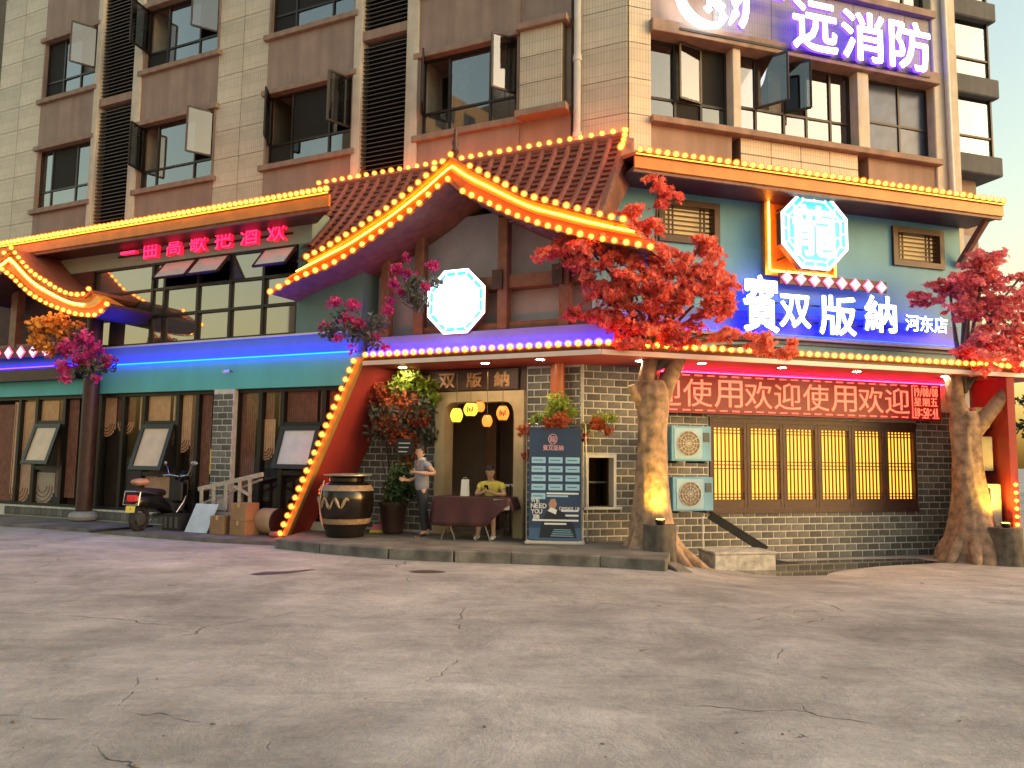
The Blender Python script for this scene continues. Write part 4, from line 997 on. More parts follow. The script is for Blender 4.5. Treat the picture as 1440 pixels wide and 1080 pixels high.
# ================================================================ SIGNS
WHITEL = glow('white_sign_light', (1., 1., 1.), 2.2); PURL = glow('violet_return_light', (.10, .03, 1.), 1.6); BLUL = glow('blue_return_light', (.01, .03, 1.), 1.5)
PINKL = glow('pink_neon', (1., .012, .07), 1.5); PINKS = glow('pink_neon_return', (.9, .005, .03), .6)
# pink slogan
t = thing('neon_slogan_sign', FL(-9, .8, 6.1), 'pink neon slogan of seven characters under the left eave', 'sign')
P3('mounting_rail', FL, ((-11.393, 6.344)[0], (-6.119, 6.322)[0], .75, .78, 6.24, 6.28), DARKF, t)
a, b = (-11.303, 6.323), (-6.092, 6.275)
word(FL, '一曲高歌把酒欢', a[0], b[0], (-6.445, 6.101)[1], (-6.466, 6.517)[1], .83, t, PINKL, PINKS, ext=.05, off=.005, fit=.66)
# white letters on the tower
t = thing('rooftop_letter_sign', FR(5, -.2, 10), 'large white glowing letters with swirl logo high on the tower', 'sign')
for ch, p in (('广', (4.006, 10.942)), ('远', (5.309, 10.762)), ('消', (6.529, 10.759)), ('防', (7.785, 10.769))):
    word(FR, ch, p[0]-.6, p[0]+.6, p[1]-.56, p[1]+.56, -.08, t, WHITEL, PURL, ext=.04, off=.02)
c = (2.724, 10.940)
def arc(cx, cz, r, a0, a1, n=22): return [FR(cx+r*math.cos(R(a0+(a1-a0)*i/n)), -.05, cz+r*math.sin(R(a0+(a1-a0)*i/n))) for i in range(n+1)]
mb = MB(); mb.tube(arc(c[0], c[1]-.0, .62, 150, 300) , [.05+.05*math.sin(math.pi*i/22) for i in range(23)], 8)
part('logo_swirl', mb, WHITEL, t, smooth=True)
mb = MB(); mb.tube([FR(c[0]+x, -.05, c[1]+z) for x, z in ((.3, -.54), (.38, -.38), (.34, -.2), (.2, -.1), (.06, -.12), (.0, -.24), (.08, -.32))], [.05, .09, .09, .085, .075, .07, .05], 8); part('logo_swirl', mb, WHITEL, t, smooth=True)
mb = MB(); mb.tube([FR(c[0]+x, -.05, c[1]+z) for x, z in ((.52, -.5), (.66, -.25), (.7, .0), (.6, .3), (.45, .55))], [.03, .08, .1, .09, .05], 8); part('logo_swirl', mb, WHITEL, t, smooth=True)
P3('letter_rail', FR, ((2.180, 10.382)[0], (8.436, 10.384)[0], -.19, -.16, (5.108, 10.250)[1]-.06, (5.108, 10.250)[1]-.01), DARKF, t)
# restaurant name
t = thing('name_letter_sign', FR(5, .3, 4.2), 'four big white brush characters glowing on the blue wall', 'sign')
for ch, p, w, h in (('賓', (3.601, 4.652), .40, .56), ('双', (4.372, 4.552), .36, .33), ('版', (5.371, 4.534), .44, .40), ('納', (6.414, 4.632), .40, .38)):
    word(FR, ch, p[0]-w, p[0]+w, p[1]-h, p[1]+h, .3, t, WHITEL, BLUL, ext=.028, off=.02, fit=1.0)
for dz in (.12, -.22): P3('letter_rail', FR, ((3.367, 4.612)[0], (6.950, 4.567)[0], .18, .2, (4.997, 4.584)[1]+dz, (4.997, 4.584)[1]+dz+.03), DARKF, t)
t = thing('branch_letter_sign', FR(7.8, .2, 4.4), 'three small white branch-name characters right of the big name letters', 'sign')
a, b = (7.065, 4.536), (8.172, 4.502); z = (7.612, 4.512)[1]
word(FR, '河东店', a[0], b[0], z-.17, z+.17, .25, t, WHITEL, BLUL, ext=.03, off=.012, fit=.95)
# octagonal light boxes
CYAN = glow('cyan_lightbox_face', (.01, .36, .42), .9); WHF = glow('white_lightbox_bar', (1., 1., 1.), .9)
def octagon(fr, u, z, d, r, label, bright, name='octagon_light_box'):
    t = thing(name, fr(u, d, z-r), label, 'light box', 'octagonal light boxes')
    face = glow('bright_lightbox_face', (.03, .42, .48), .9) if bright else CYAN; bar = glow('bright_lightbox_bar', (1., 1., 1.), 1.2) if bright else WHF
    oc = lambda s: [(u+s*r/math.cos(R(22.5))*math.cos(R(22.5+45*i)), z+s*r/math.cos(R(22.5))*math.sin(R(22.5+45*i))) for i in range(8)]
    mb = MB(); mb.prism(fr, oc(1), d-.16, d-.02); part('box_casing', mb, M('lightbox_metal', (.25, .13, .04), .4, metal=.5), t)
    mb = MB(); mb.prism(fr, oc(.97), d-.02, d-.01); part('face_panel', mb, face, t)
    if bright:
        mb = MB(); mb.prism(fr, oc(.75), d-.01, d-.006); part('hot_panel', mb, glow('hot_lightbox_face', (.9, 1., 1.), 3.), t)
    o1, o2 = oc(1), oc(.93); mb = MB()
    for i in range(8):
        j = (i+1) % 8; mb.add([fr(*((o1[i][0], d+.02, o1[i][1]))), fr(o1[j][0], d+.02, o1[j][1]), fr(o2[j][0], d+.02, o2[j][1]), fr(o2[i][0], d+.02, o2[i][1]),
            fr(o1[i][0], d-.02, o1[i][1]), fr(o1[j][0], d-.02, o1[j][1]), fr(o2[j][0], d-.0, o2[j][1]), fr(o2[i][0], d-.0, o2[i][1])], [(0, 1, 2, 3), (0, 4, 5, 1), (2, 6, 7, 3)])
    part('rim', mb, bar, t)
    rim = [oc(s) for s in (.8,)]
    mb = MB()
    for s in (.79,):
        q = oc(s)
        for i in range(8):
            a, b = q[i], q[(i+1) % 8]; mb.bar(fr(a[0], d, a[1]), fr(b[0], d, b[1]), .035*r, .02, up=fr.n)
    part('inner_ring', mb, bar, t)
    q1, q2 = oc(.93), oc(.79)
    for i in range(8):
        for k in (0, .5):
            a = [q1[i][m]*(1-k)+q1[(i+1) % 8][m]*k for m in (0, 1)]; b = [q2[i][m]*(1-k)+q2[(i+1) % 8][m]*k for m in (0, 1)]
            mb = MB(); mb.bar(fr(a[0], d-.002, a[1]), fr(b[0], d-.002, b[1]), .035*r, .016, up=fr.n); part('ring_bar', mb, bar, t)
    for (x0, z0, x1, z1) in ((-.79, .3, -.45, .3), (-.79, -.25, -.5, -.25), (.45, -.12, .79, -.12), (.5, .33, .79, .33), (-.6, .62, -.6, -.62), (.6, .62, .6, -.62)):
        mb = MB(); mb.bar(fr(u+x0*r, d-.004, z+z0*r), fr(u+x1*r, d-.004, z+z1*r), .03*r, .014, up=fr.n); part('lattice_bar', mb, bar, t)
    word(fr, '龍', u-.66*r, u+.66*r, z-.68*r, z+.68*r, d+.0, t, bar, bar, ext=.015, off=.016, fit=1.)
    return t
p = (4.698, 6.121); r_ = .76
ot = octagon(FR, p[0], p[1], .55, r_, 'cyan octagonal light box with dragon character on the blue wall', False)
AMB = M('amber_board', (.55, .22, .05), .5, var=.15)
s_ = .84
mb = MB(); mb.box(FR, p[0]-s_, p[0]+s_, .0, .05, p[1]-s_, p[1]+s_); part('back_board', mb, AMB, ot)
for (a, b, c, e) in ((-s_, s_, -s_, -s_+.06), (-s_, s_, s_-.06, s_), (-s_, -s_+.06, -s_+.06, s_-.06), (s_-.06, s_, -s_+.06, s_-.06)):
    P3('board_frame', FR, (p[0]+a, p[0]+b, .04, .12, p[1]+c, p[1]+e), M('yellow_brass', (.75, .5, .1), .35, metal=.6), ot)
for x, z in ((-.5, .5), (.5, .5), (-.5, -.5), (.5, -.5)):
    mb = MB(); mb.tube([FR(p[0]+x, .05, p[1]+z), FR(p[0]+x, .4, p[1]+z)], .02, 6); part('stand_off', mb, DARKF, ot)
P3('led_strip', FR, (p[0]-s_+.08, p[0]-s_+.11, .12, .14, p[1]-s_+.1, p[1]+s_-.1), WARML, ot); P3('led_strip', FR, (p[0]-s_+.1, p[0]+s_-.1, .12, .14, p[1]-s_+.08, p[1]-s_+.11), WARML, ot)
p = (-2.182, 4.514)
octagon(FL, p[0], p[1], .75, ((-1.572, 4.468)[0]-(-2.799, 4.560)[0])/2*.98, 'overexposed white octagonal light box in the middle of the gable', True)
# strings of pink diamonds
DIA = glow('pink_white_lamp', (1., .5, .66), .9); DIAR = glow('pink_rim_lamp', (1., .12, .25), .7)
def diamonds(fr, a, b, n, w, h, d, label):
    t = thing('diamond_lamp_row', fr(a[0], d, a[1]), label, 'lamp row', 'rows of pink diamond lamps')
    P3('lamp_board', fr, (a[0]-w*1.1, b[0]+w*1.1, d-.08, d-.03, min(a[1], b[1])-h*.75, max(a[1], b[1])+h*.75), M('maroon_board', (.10, .015, .03), .5), t)
    for i in range(n):
        k = i/(n-1); u = a[0]+(b[0]-a[0])*k; z = a[1]+(b[1]-a[1])*k
        mb = MB(); mb.prism(fr, [(u+w, z), (u, z+h), (u-w, z), (u, z-h)], d-.03, d); o = part('diamond_lamp', mb, DIAR, t)
        mb = MB(); mb.prism(fr, [(u+w*.8, z), (u, z+h*.8), (u-w*.8, z), (u, z-h*.8)], d, d+.008); part('lamp_face', mb, DIA, o)
    return t
diamonds(FR, (4.225, 5.219), (6.489, 5.196), 8, .135, .135, .3, 'row of eight pink diamond lamps under the dragon light box')
diamonds(FL, (-15.557, 4.083), (-13.179, 4.060), 6, .16, .155, 1.2, 'row of tall pink diamond lamps at the left picture edge')
# scrolling LED display
LEDB = M('led_matrix', (.05, .008, .008), .5, var=.1, emit=(1, .02, .02), estr=.05)
LEDT = glow('led_text', (1., .10, .05), 1.0); LEDD = glow('led_dash', (1., .08, .05), .9)
a, b = (1.618, 3.232), (7.941, 3.262); zb = (1.613, 2.538)[1]; zt = (1.618, 3.232)[1]; zm = (zt+zb)/2; hh = zt-zb
t = thing('led_display', FR(a[0], .25, zb), 'long red scrolling LED display under the right canopy', 'LED display')
P3('display_case', FR, (a[0]-.03, b[0]+.03, .02, .22, zb-.03, zt+.03), M('red_case', (.28, .02, .02), .5), t)
P3('matrix_face', FR, (a[0], b[0], .22, .235, zb, zt), LEDB, t)
mb = MB(); n = 24
for i in range(n):
    u = a[0]+(b[0]-a[0])*(i+.2)/n; mb.box(FR, u, u+.16, .235, .245, zt-.035, zt-.01); mb.box(FR, u, u+.16, .235, .245, zb+.01, zb+.035)
part('border_dash', mb, LEDD, t, kind='stuff')
ud = (7.212, 2.955)[0]; cw = (ud-a[0])/8.55
txt = '迎使用欢迎使用欢迎'
for i, ch in enumerate(txt):
    me = glyph(ch, 1., .006, -.004); xs_ = [v.co.x for v in me.vertices]; ys_ = [v.co.y for v in me.vertices]
    cx_, cy_ = (min(xs_)+max(xs_))/2, (min(ys_)+max(ys_))/2; sx = cw*.92/max(.8, max(xs_)-min(xs_)); sy = hh*.74/max(.8, max(ys_)-min(ys_))
    for v in me.vertices: v.co.x = (v.co.x-cx_)*sx; v.co.y = (v.co.y-cy_)*sy
    uc = a[0]+(i-.05)*cw+.02
    bm = bmesh.new(); bm.from_mesh(me)
    for lim, nx in ((a[0]+.02-uc, -1), (ud-.02-uc, 1)):
        bmesh.ops.bisect_plane(bm, geom=bm.verts[:]+bm.edges[:]+bm.faces[:], plane_co=(lim, 0, 0), plane_no=(nx, 0, 0), clear_outer=True)
    bm.to_mesh(me); bm.free(); me.materials.clear(); me.materials.append(LEDT)
    if len(me.polygons): piece('letter', me, FR.tmat(uc, .24, zm), t)
for s_, z0, z1 in (('19/08/08', .66, .92), ('星期五', .38, .62), ('18:50:41', .07, .32)):
    word(FR, s_, ud+.04, b[0]-.06, zb+hh*z0, zb+hh*z1, .238, t, LEDT, LEDT, ext=.004, off=.004, fit=.85)
P3('date_rule', FR, (ud, ud+.02, .235, .243, zb+.02, zt-.02), LEDD, t)
# entrance plaque
a, b = (-3.883, 3.090), (-1.215, 3.078)
t = thing('entrance_plaque', FL(-2.5, 0, 2.9), 'dark wooden plaque with worn gold characters over the doorway', 'plaque')
z0, z1 = dtop+.02, 3.32
P3('board', FL, (a[0], b[0], -.02, .04, z0, z1), WOOD, t, bevel=.01)
GOLDT = M('worn_gilt', (.46, .25, .11), .45, var=.3, scale=12)
word(FL, '賓双版納', a[0]+.25, b[0]-.04, z0+.06, z1-.06, .05, t, GOLDT, GOLDT, ext=.012, off=.022, fit=.8)
# roll-up banner
bl_, br_ = (0.317, 13.699), (1.220, 13.635)
FB = Frame((bl_[0], bl_[1], .17), (br_[0]-bl_[0], br_[1]-bl_[1], 0)); BW = math.hypot(br_[0]-bl_[0], br_[1]-bl_[1]); print('banner', BW); BH = 2.0
t = thing('roll_up_banner', FB(BW/2, 0, 0), 'navy roll-up banner with pale blue boxes beside the doorway', 'banner')
P3('base', FB, (-.06, BW+.06, -.12, .14, 0, .05), M('banner_base', (.42, .41, .38), .5), t, bevel=.012)
mb = MB()
P3('cloth', FB, (0.0, BW, -.004, .0, .06, BH), M('navy_print', (.022, .045, .11), .45, var=.12), t)
for u in (-.05, BW+.1):
    mb = MB(); mb.tube([FB(u+.02, -.05, .05), FB(u-.03 if u > 0 else u, -.05, BH+.08)], .012, 6); part('pole', mb, M('chrome', (.6, .6, .6), .25, metal=1, var=0), t)
mb = MB(); mb.tube([FB(-.06, -.05, BH+.06), FB(BW+.09, -.05, BH+.06)], .011, 6); part('top_bar', mb, MATS['chrome'], t)
PB = M('pale_blue_print', (.30, .55, .72), .5, var=.06); PW = M('white_print', (.7, .72, .74), .5, var=.04); PP = M('pink_print', (.62, .36, .42), .5); DKP = M('dark_print', (.012, .018, .035), .4); SKP = M('tan_print', (.42, .24, .18), .5); MIDB = M('mid_blue_print', (.05, .11, .22), .5)
for r_ in range(5):
    for c_ in range(3 if r_ < 4 else 1):
        u = .03*BW/.8+c_*BW*.325; z = BH-.62-r_*.155
        P3('print_box', FB, (u+.01, u+BW*.28, 0, .0015, z, z+.105), PB, t)
        P3('print_line', FB, (u+.04, u+BW*.23, .0015, .0022, z+.045, z+.06), MIDB, t)
for k, (u0, u1, z) in enumerate(((.34, .95, .845), (.34, .75, .80), (.62, .95, .55), (.7, .95, .47), (.07, .95, .385), (.3, .72, .325))):
    P3('print_line', FB, (u0*BW, u1*BW, 0, .0015, z, z+.03), PW if k != 1 else PB, t)
mb = MB(); mb.tube([FB(BW*.45+.075*math.cos(R(a_)), .003, BH-.2+.085*math.sin(R(a_))) for a_ in range(0, 361, 20)], .007, 5); part('print_emblem', mb, PP, t)
word(FB, '龍', BW*.45-.06, BW*.45+.06, BH-.255, BH-.145, .001, t, PP, PP, ext=.001, off=.01)
word(FB, '賓双版納', BW*.26, BW*.66, BH-.40, BH-.30, .001, t, PP, PP, ext=.001, off=.02)
word(FB, 'WE', BW*.04, BW*.22, .70, .78, .001, t, PW, PW, ext=.001, off=.02, fit=1.); word(FB, 'NEED', BW*.04, BW*.34, .605, .685, .001, t, PW, PW, ext=.001, off=.02, fit=1.); word(FB, 'YOU', BW*.04, BW*.26, .51, .59, .001, t, PW, PW, ext=.001, off=.02, fit=1.)
word(FB, '聘', BW*.05, BW*.24, .40, .50, .001, t, PW, PW, ext=.001, off=.015)
word(FB, 'Contact Us', BW*.58, BW*.97, .575, .635, .001, t, PW, PW, ext=.001, off=.01, fit=1.)
mb = MB(); mb.prism(FB, [(BW*.2, .1), (BW*.92, .1), (BW*.86, .34), (BW*.68, .52), (BW*.52, .63), (BW*.36, .58), (BW*.26, .42)], 0, .001); part('print_figure', mb, DKP, t)
mb = MB(); mb.prism(FB, [(BW*.40, .60), (BW*.50, .58), (BW*.54, .68), (BW*.50, .77), (BW*.42, .76), (BW*.38, .68)], .001, .002); part('print_face', mb, SKP, t)
mb = MB(); mb.prism(FB, [(BW*.36, .56), (BW*.52, .50), (BW*.54, .58), (BW*.42, .62)], .001, .0025); part('print_collar', mb, PW, t)
P3('print_block', FB, (BW*.0+.01, BW-.01, 0, .0008, .07, .27), MIDB, t)
for k in range(4): P3('print_line', FB, (BW*(.42+.02*k), BW*(.86-.02*k), .001, .002, .13+.035*k, .14+.035*k), PB, t)
# small black menu board by the man
a, b = (-3.420, 1.968), (-3.047, 1.676)
t = thing('menu_board', FL(a[0], .9, b[1]), 'small black board with white lines hung among the entrance leaves', 'board')
P3('board', FL, (a[0], b[0], .73, .75, b[1], a[1]), M('chalk_black', (.012, .014, .012), .6), t)
for k in range(3): P3('chalk_line', FL, (a[0]+.06, b[0]-.06-.03*k, .75, .752, a[1]-.09-.08*k, a[1]-.075-.08*k), PW, t)

# ================================================================ TREES AND PLANTS
LEAFS = {}
def leaf_shape(kind):
    if kind == 'maple':
        pts = []
        for k, (a, r) in enumerate(((-90, .25), (-55, .5), (-35, .34), (-8, .85), (15, .4), (50, .8), (68, .42), (90, 1.05), (112, .42), (130, .8), (165, .4), (188, .85), (215, .34), (235, .5))):
            pts.append((r*math.cos(R(a)), r*math.sin(R(a))))
        return [(0, 0)]+pts, [(0, i, i % 14+1) for i in range(1, 15)]
    if kind == 'petal':
        return [(0, 0), (.5, .3), (.35, .9), (-.35, .9), (-.5, .3)], [(0, 1, 2, 3, 4)]
    return [(0, -.3), (.28, .15), (.2, .6), (0, 1.), (-.2, .6), (-.28, .15)], [(0, 1, 2, 3, 4, 5)]
def foliage(name, spots, mat, parent, kind='maple', size=.07, droop=.5, face=None, rng=random, label=None):
    """spots: (x,y,z,tint) leaf positions; one mesh of many separate leaves"""
    lv, lf = leaf_shape(kind); vs = []; fs = []; tint = []
    for (x, y, z, t) in spots:
        s = size*rng.uniform(.65, 1.3)
        nrm = Vector((rng.gauss(0, .7), rng.gauss(-.55, .6), rng.gauss(.35, .6))).normalized()
        up = Vector((rng.gauss(0, .6), rng.gauss(0, .4), -droop+rng.gauss(0, .5))); ax = up.cross(nrm)
        if ax.length < 1e-3: continue
        ax.normalize(); up = nrm.cross(ax); b = len(vs); c = Vector((x, y, z)); cup = rng.uniform(-.15, .35)
        for (a, e) in lv: vs.append(c+ax*a*s+up*e*s+nrm*(a*a+e*e)*s*cup)
        for f in lf: fs.append(tuple(i+b for i in f)); tint.append(max(0, min(1, t+rng.gauss(0, .2))))
    po = ORG[parent.name]; me = bpy.data.meshes.new(name); me.from_pydata([tuple(v-po) for v in vs], [], fs); me.materials.append(mat)
    at = me.attributes.new('tint', 'FLOAT', 'FACE'); at.data.foreach_set('value', tint)
    o = bpy.data.objects.new(name, me); link(o, parent, po); return tag(o, label=label)
def spray(c, r, n, rng, flat=.45, t0=.5, twig=None):
    """leaves along a drooping twig fan around c"""
    out = []
    for k in range(max(3, n//14)):
        a = rng.uniform(0, 2*math.pi); l = r*rng.uniform(.6, 1.15); dirv = Vector((math.cos(a), math.sin(a), rng.uniform(-.5, .35)))
        if twig is not None: twig.append((Vector(c), Vector(c)+dirv*l*.5+Vector((0, 0, .06*l)), Vector(c)+dirv*l+Vector((0, 0, -.25*l))))
        tt = t0+rng.gauss(0, .12)
        for j in range(14):
            s = rng.uniform(.1, 1.); p = Vector(c)+dirv*l*s+Vector((rng.gauss(0, .1), rng.gauss(0, .1), rng.gauss(0, .07)))*r*1.6-Vector((0, 0, .28*l*s*s))
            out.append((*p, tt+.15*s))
    return out
MAPLE = leaf_mat('red_maple_leaf', (.40, .03, .05), (.84, .13, .11), (.93, .31, .17))
MAPLE2 = leaf_mat('crimson_maple_leaf', (.36, .05, .10), (.76, .14, .19), (.9, .31, .24))
BARK = M('cast_bark', (.30, .195, .13), .85, var=.5, scale=7, bump=1., bscale=9)
STUMP = M('grey_bark', (.10, .085, .07), .9, var=.4, scale=6, bump=.9, bscale=10)
def trunk_mesh(base, rings, rng, lobes=7, tw=.35):
    mb = MB(); n = 44
    pts = [Vector(base)+Vector(p[:3]) for p in rings]; rad = [p[3] for p in rings]; fl = [p[4] for p in rings]
    ph = [rng.uniform(0, 6.28) for _ in range(6)]
    vs = []
    for i, p in enumerate(pts):
        for k in range(n):
            a = 2*math.pi*k/n
            r = rad[i]*(1+fl[i]*(.5*math.sin(3*a+ph[0]+tw*i)+.35*math.sin(5*a+ph[1]-tw*i))+.035*abs(math.sin(6.5*a+ph[2]+.12*i+1.2*mnoise.noise(Vector((a, i*.3, ph[4])))))*2+.07*mnoise.noise(Vector((math.cos(a)*2.2, math.sin(a)*2.2, i*.35+ph[3]))))
            vs.append(p+Vector((math.cos(a)*r, math.sin(a)*r, 0)))
    mb.add(vs, [(i*n+k, i*n+(k+1) % n, (i+1)*n+(k+1) % n, (i+1)*n+k) for i in range(len(pts)-1) for k in range(n)] + [tuple((len(pts)-1)*n+k for k in range(n))])
    return mb
def refine(rings, m=4):
    return [tuple(p) for p in catmull_n(rings, (len(rings)-1)*m+1)]
def catmull_n(P, n):
    out = []; L = len(P)
    for q in range(n):
        x = q/(n-1)*(L-1); i = min(int(x), L-2); t = x-i; p = [P[max(i-1, 0)], P[i], P[i+1], P[min(i+2, L-1)]]
        out.append([.5*((2*p[1][k])+(p[2][k]-p[0][k])*t+(2*p[0][k]-5*p[1][k]+4*p[2][k]-p[3][k])*t*t+(3*p[1][k]-p[0][k]-3*p[2][k]+p[3][k])*t**3) for k in range(len(P[0]))])
    return out
def maple(base, label, rings, limbs, blobs, mat, seed, lamp_at, stump_r, stump_off):
    rng = random.Random(seed); base = Vector(base)
    t = thing('red_maple_tree', base, label, 'tree', 'red maples at the canopy corners')
    tk = part('trunk', trunk_mesh(base, refine(rings), rng), BARK, t, smooth=True)
    for pts, rad in limbs:
        mb = MB(); q = catmull([tuple(base+Vector(p)) for p in pts], 9); mb.tube(q, [rad[0]+(rad[1]-rad[0])*i/8 for i in range(9)], 12, lobes=lambda a, i: 1+.08*math.sin(3*a+i)); part('limb', mb, BARK, t, smooth=True)
    # root buttresses
    for k in range(7):
        a = 2*math.pi*k/7+rng.uniform(-.2, .2); l = rng.uniform(.55, .85); r0 = rings[0][3]
        p0 = base+Vector((math.cos(a)*r0*.4, math.sin(a)*r0*.4, .55)); p1 = base+Vector((math.cos(a)*r0*.85, math.sin(a)*r0*.85, .22)); p2 = base+Vector((math.cos(a)*l, math.sin(a)*l, -.02)); p3 = base+Vector((math.cos(a)*l*1.2, math.sin(a)*l*1.2, -.12))
        mb = MB(); mb.tube(catmull([tuple(p) for p in (p0, p1, p2, p3)], 9), [.09, .13, .13, .12, .11, .1, .08, .06, .04], 10); part('root', mb, BARK, t, smooth=True)
    so = Vector(stump_off); mb = trunk_mesh(base+so, refine([(0, 0, -.15, stump_r*1.15, .1), (0, 0, .2, stump_r, .08), (0, 0, .7, stump_r*.95, .06)], 3), rng); part('lamp_stump', mb, STUMP, t, smooth=True)
    sp = []; tw = []
    for (x, y, z, r, n, tint) in blobs:
        for k in range(max(2, int(n/40))):
            v = Vector((rng.gauss(0, 1), rng.gauss(0, .8), rng.gauss(0, 1))).normalized()*r*rng.uniform(.35, 1.)
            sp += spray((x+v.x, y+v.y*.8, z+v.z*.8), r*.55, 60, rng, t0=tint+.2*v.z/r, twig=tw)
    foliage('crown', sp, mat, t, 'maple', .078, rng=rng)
    mb = MB()
    for a, b, c in tw: mb.tube([a, b, c], [.012, .008, .004], 4, cap=False)
    part('twigs', mb, STUMP, t, kind='stuff')
    # main branches through the crown
    mb = MB(); cz = Vector((sum(b[0] for b in blobs)/len(blobs), sum(b[1] for b in blobs)/len(blobs), min(b[2] for b in blobs)))
    tp = base+Vector((rings[-1][0], rings[-1][1], 3.3))
    for (x, y, z, r, n, tint) in blobs:
        if n == 181: continue       # outer sprays hang from their neighbours' twigs
        m_ = (tp+Vector((x, y, z)))/2+Vector((rng.uniform(-.2, .2), .15, .25)); mb.tube(catmull([tuple(tp), tuple(m_), (x, y, z)], 7), [.07, .06, .05, .04, .03, .025, .02], 6)
    part('branches', mb, STUMP, t, smooth=True)
    # uplight on the trunk
    lp = Vector(lamp_at); mb = MB(); mb.lathe(base+lp, [(.06, 0), (.08, .05), (.08, .09)], 12); lm = part('uplight', mb, DARKF, t)
    mb = MB(); mb.lathe(base+lp+Vector((0, 0, .091)), [(.065, 0), (.065, .004)], 12); part('lamp_lens', mb, glow('yellow_uplight', (1., .62, .05), 8), lm)
    L_ = bpy.data.lights.new('uplight', 'SPOT'); L_.energy = 40; L_.color = (1., .60, .06); L_.spot_size = R(120); L_.spot_blend = .7; L_.shadow_soft_size = .12
    lo = bpy.data.objects.new('uplight_beam', L_); COL.objects.link(lo); lo.parent = t; lo.location = lp+Vector((0, 0, .13))
    d = Vector((0, .35, 1)).normalized(); lo.rotation_euler = d.to_track_quat('-Z', 'Y').to_euler()
    return t
b1 = FR(.95, 1.0, -.12)
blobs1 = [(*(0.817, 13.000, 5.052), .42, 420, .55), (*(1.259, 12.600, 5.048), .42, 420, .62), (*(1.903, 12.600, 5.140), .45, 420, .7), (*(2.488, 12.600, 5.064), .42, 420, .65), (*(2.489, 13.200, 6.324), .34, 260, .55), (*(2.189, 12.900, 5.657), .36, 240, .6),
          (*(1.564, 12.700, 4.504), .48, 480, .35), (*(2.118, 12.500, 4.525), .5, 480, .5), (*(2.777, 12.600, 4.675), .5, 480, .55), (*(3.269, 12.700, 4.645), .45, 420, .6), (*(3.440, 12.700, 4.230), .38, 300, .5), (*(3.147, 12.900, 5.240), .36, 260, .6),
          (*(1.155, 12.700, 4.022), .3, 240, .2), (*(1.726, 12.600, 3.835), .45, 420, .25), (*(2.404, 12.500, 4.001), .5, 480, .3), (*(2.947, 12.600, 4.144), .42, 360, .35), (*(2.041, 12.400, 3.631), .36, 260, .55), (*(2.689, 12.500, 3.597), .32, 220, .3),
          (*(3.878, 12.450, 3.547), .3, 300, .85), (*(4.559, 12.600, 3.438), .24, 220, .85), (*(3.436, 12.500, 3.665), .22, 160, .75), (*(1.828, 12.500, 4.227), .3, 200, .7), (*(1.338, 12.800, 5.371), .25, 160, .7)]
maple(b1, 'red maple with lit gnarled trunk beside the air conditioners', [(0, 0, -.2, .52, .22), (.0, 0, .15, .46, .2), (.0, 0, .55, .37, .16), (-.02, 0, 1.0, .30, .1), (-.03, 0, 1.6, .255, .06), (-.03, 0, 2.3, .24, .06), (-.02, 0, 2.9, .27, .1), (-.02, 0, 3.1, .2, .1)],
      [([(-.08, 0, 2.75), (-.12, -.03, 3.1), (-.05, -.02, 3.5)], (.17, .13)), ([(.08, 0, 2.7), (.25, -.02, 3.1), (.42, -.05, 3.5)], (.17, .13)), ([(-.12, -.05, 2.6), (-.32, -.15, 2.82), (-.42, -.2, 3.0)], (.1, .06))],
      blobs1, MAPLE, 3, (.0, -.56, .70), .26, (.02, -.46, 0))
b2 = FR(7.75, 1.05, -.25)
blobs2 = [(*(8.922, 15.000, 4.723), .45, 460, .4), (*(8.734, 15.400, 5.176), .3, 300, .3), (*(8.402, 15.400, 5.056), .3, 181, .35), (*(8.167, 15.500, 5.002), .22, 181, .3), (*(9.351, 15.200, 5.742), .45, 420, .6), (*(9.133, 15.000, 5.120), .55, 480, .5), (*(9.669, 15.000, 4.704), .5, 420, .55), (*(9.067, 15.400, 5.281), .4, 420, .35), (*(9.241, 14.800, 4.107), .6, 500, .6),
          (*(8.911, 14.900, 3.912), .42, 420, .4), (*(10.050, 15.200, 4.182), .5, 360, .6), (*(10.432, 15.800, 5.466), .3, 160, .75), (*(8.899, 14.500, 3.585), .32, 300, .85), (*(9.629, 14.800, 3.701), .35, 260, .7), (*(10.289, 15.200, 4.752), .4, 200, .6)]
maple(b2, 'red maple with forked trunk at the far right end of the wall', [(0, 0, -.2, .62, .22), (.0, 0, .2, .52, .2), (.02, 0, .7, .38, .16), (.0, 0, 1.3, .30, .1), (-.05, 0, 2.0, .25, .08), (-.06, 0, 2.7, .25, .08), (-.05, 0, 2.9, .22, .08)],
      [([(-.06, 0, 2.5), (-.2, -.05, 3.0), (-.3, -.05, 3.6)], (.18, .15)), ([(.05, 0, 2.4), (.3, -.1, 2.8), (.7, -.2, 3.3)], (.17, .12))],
      blobs2, MAPLE2, 5, (.32, -.55, .70), .3, (.35, -.45, 0))
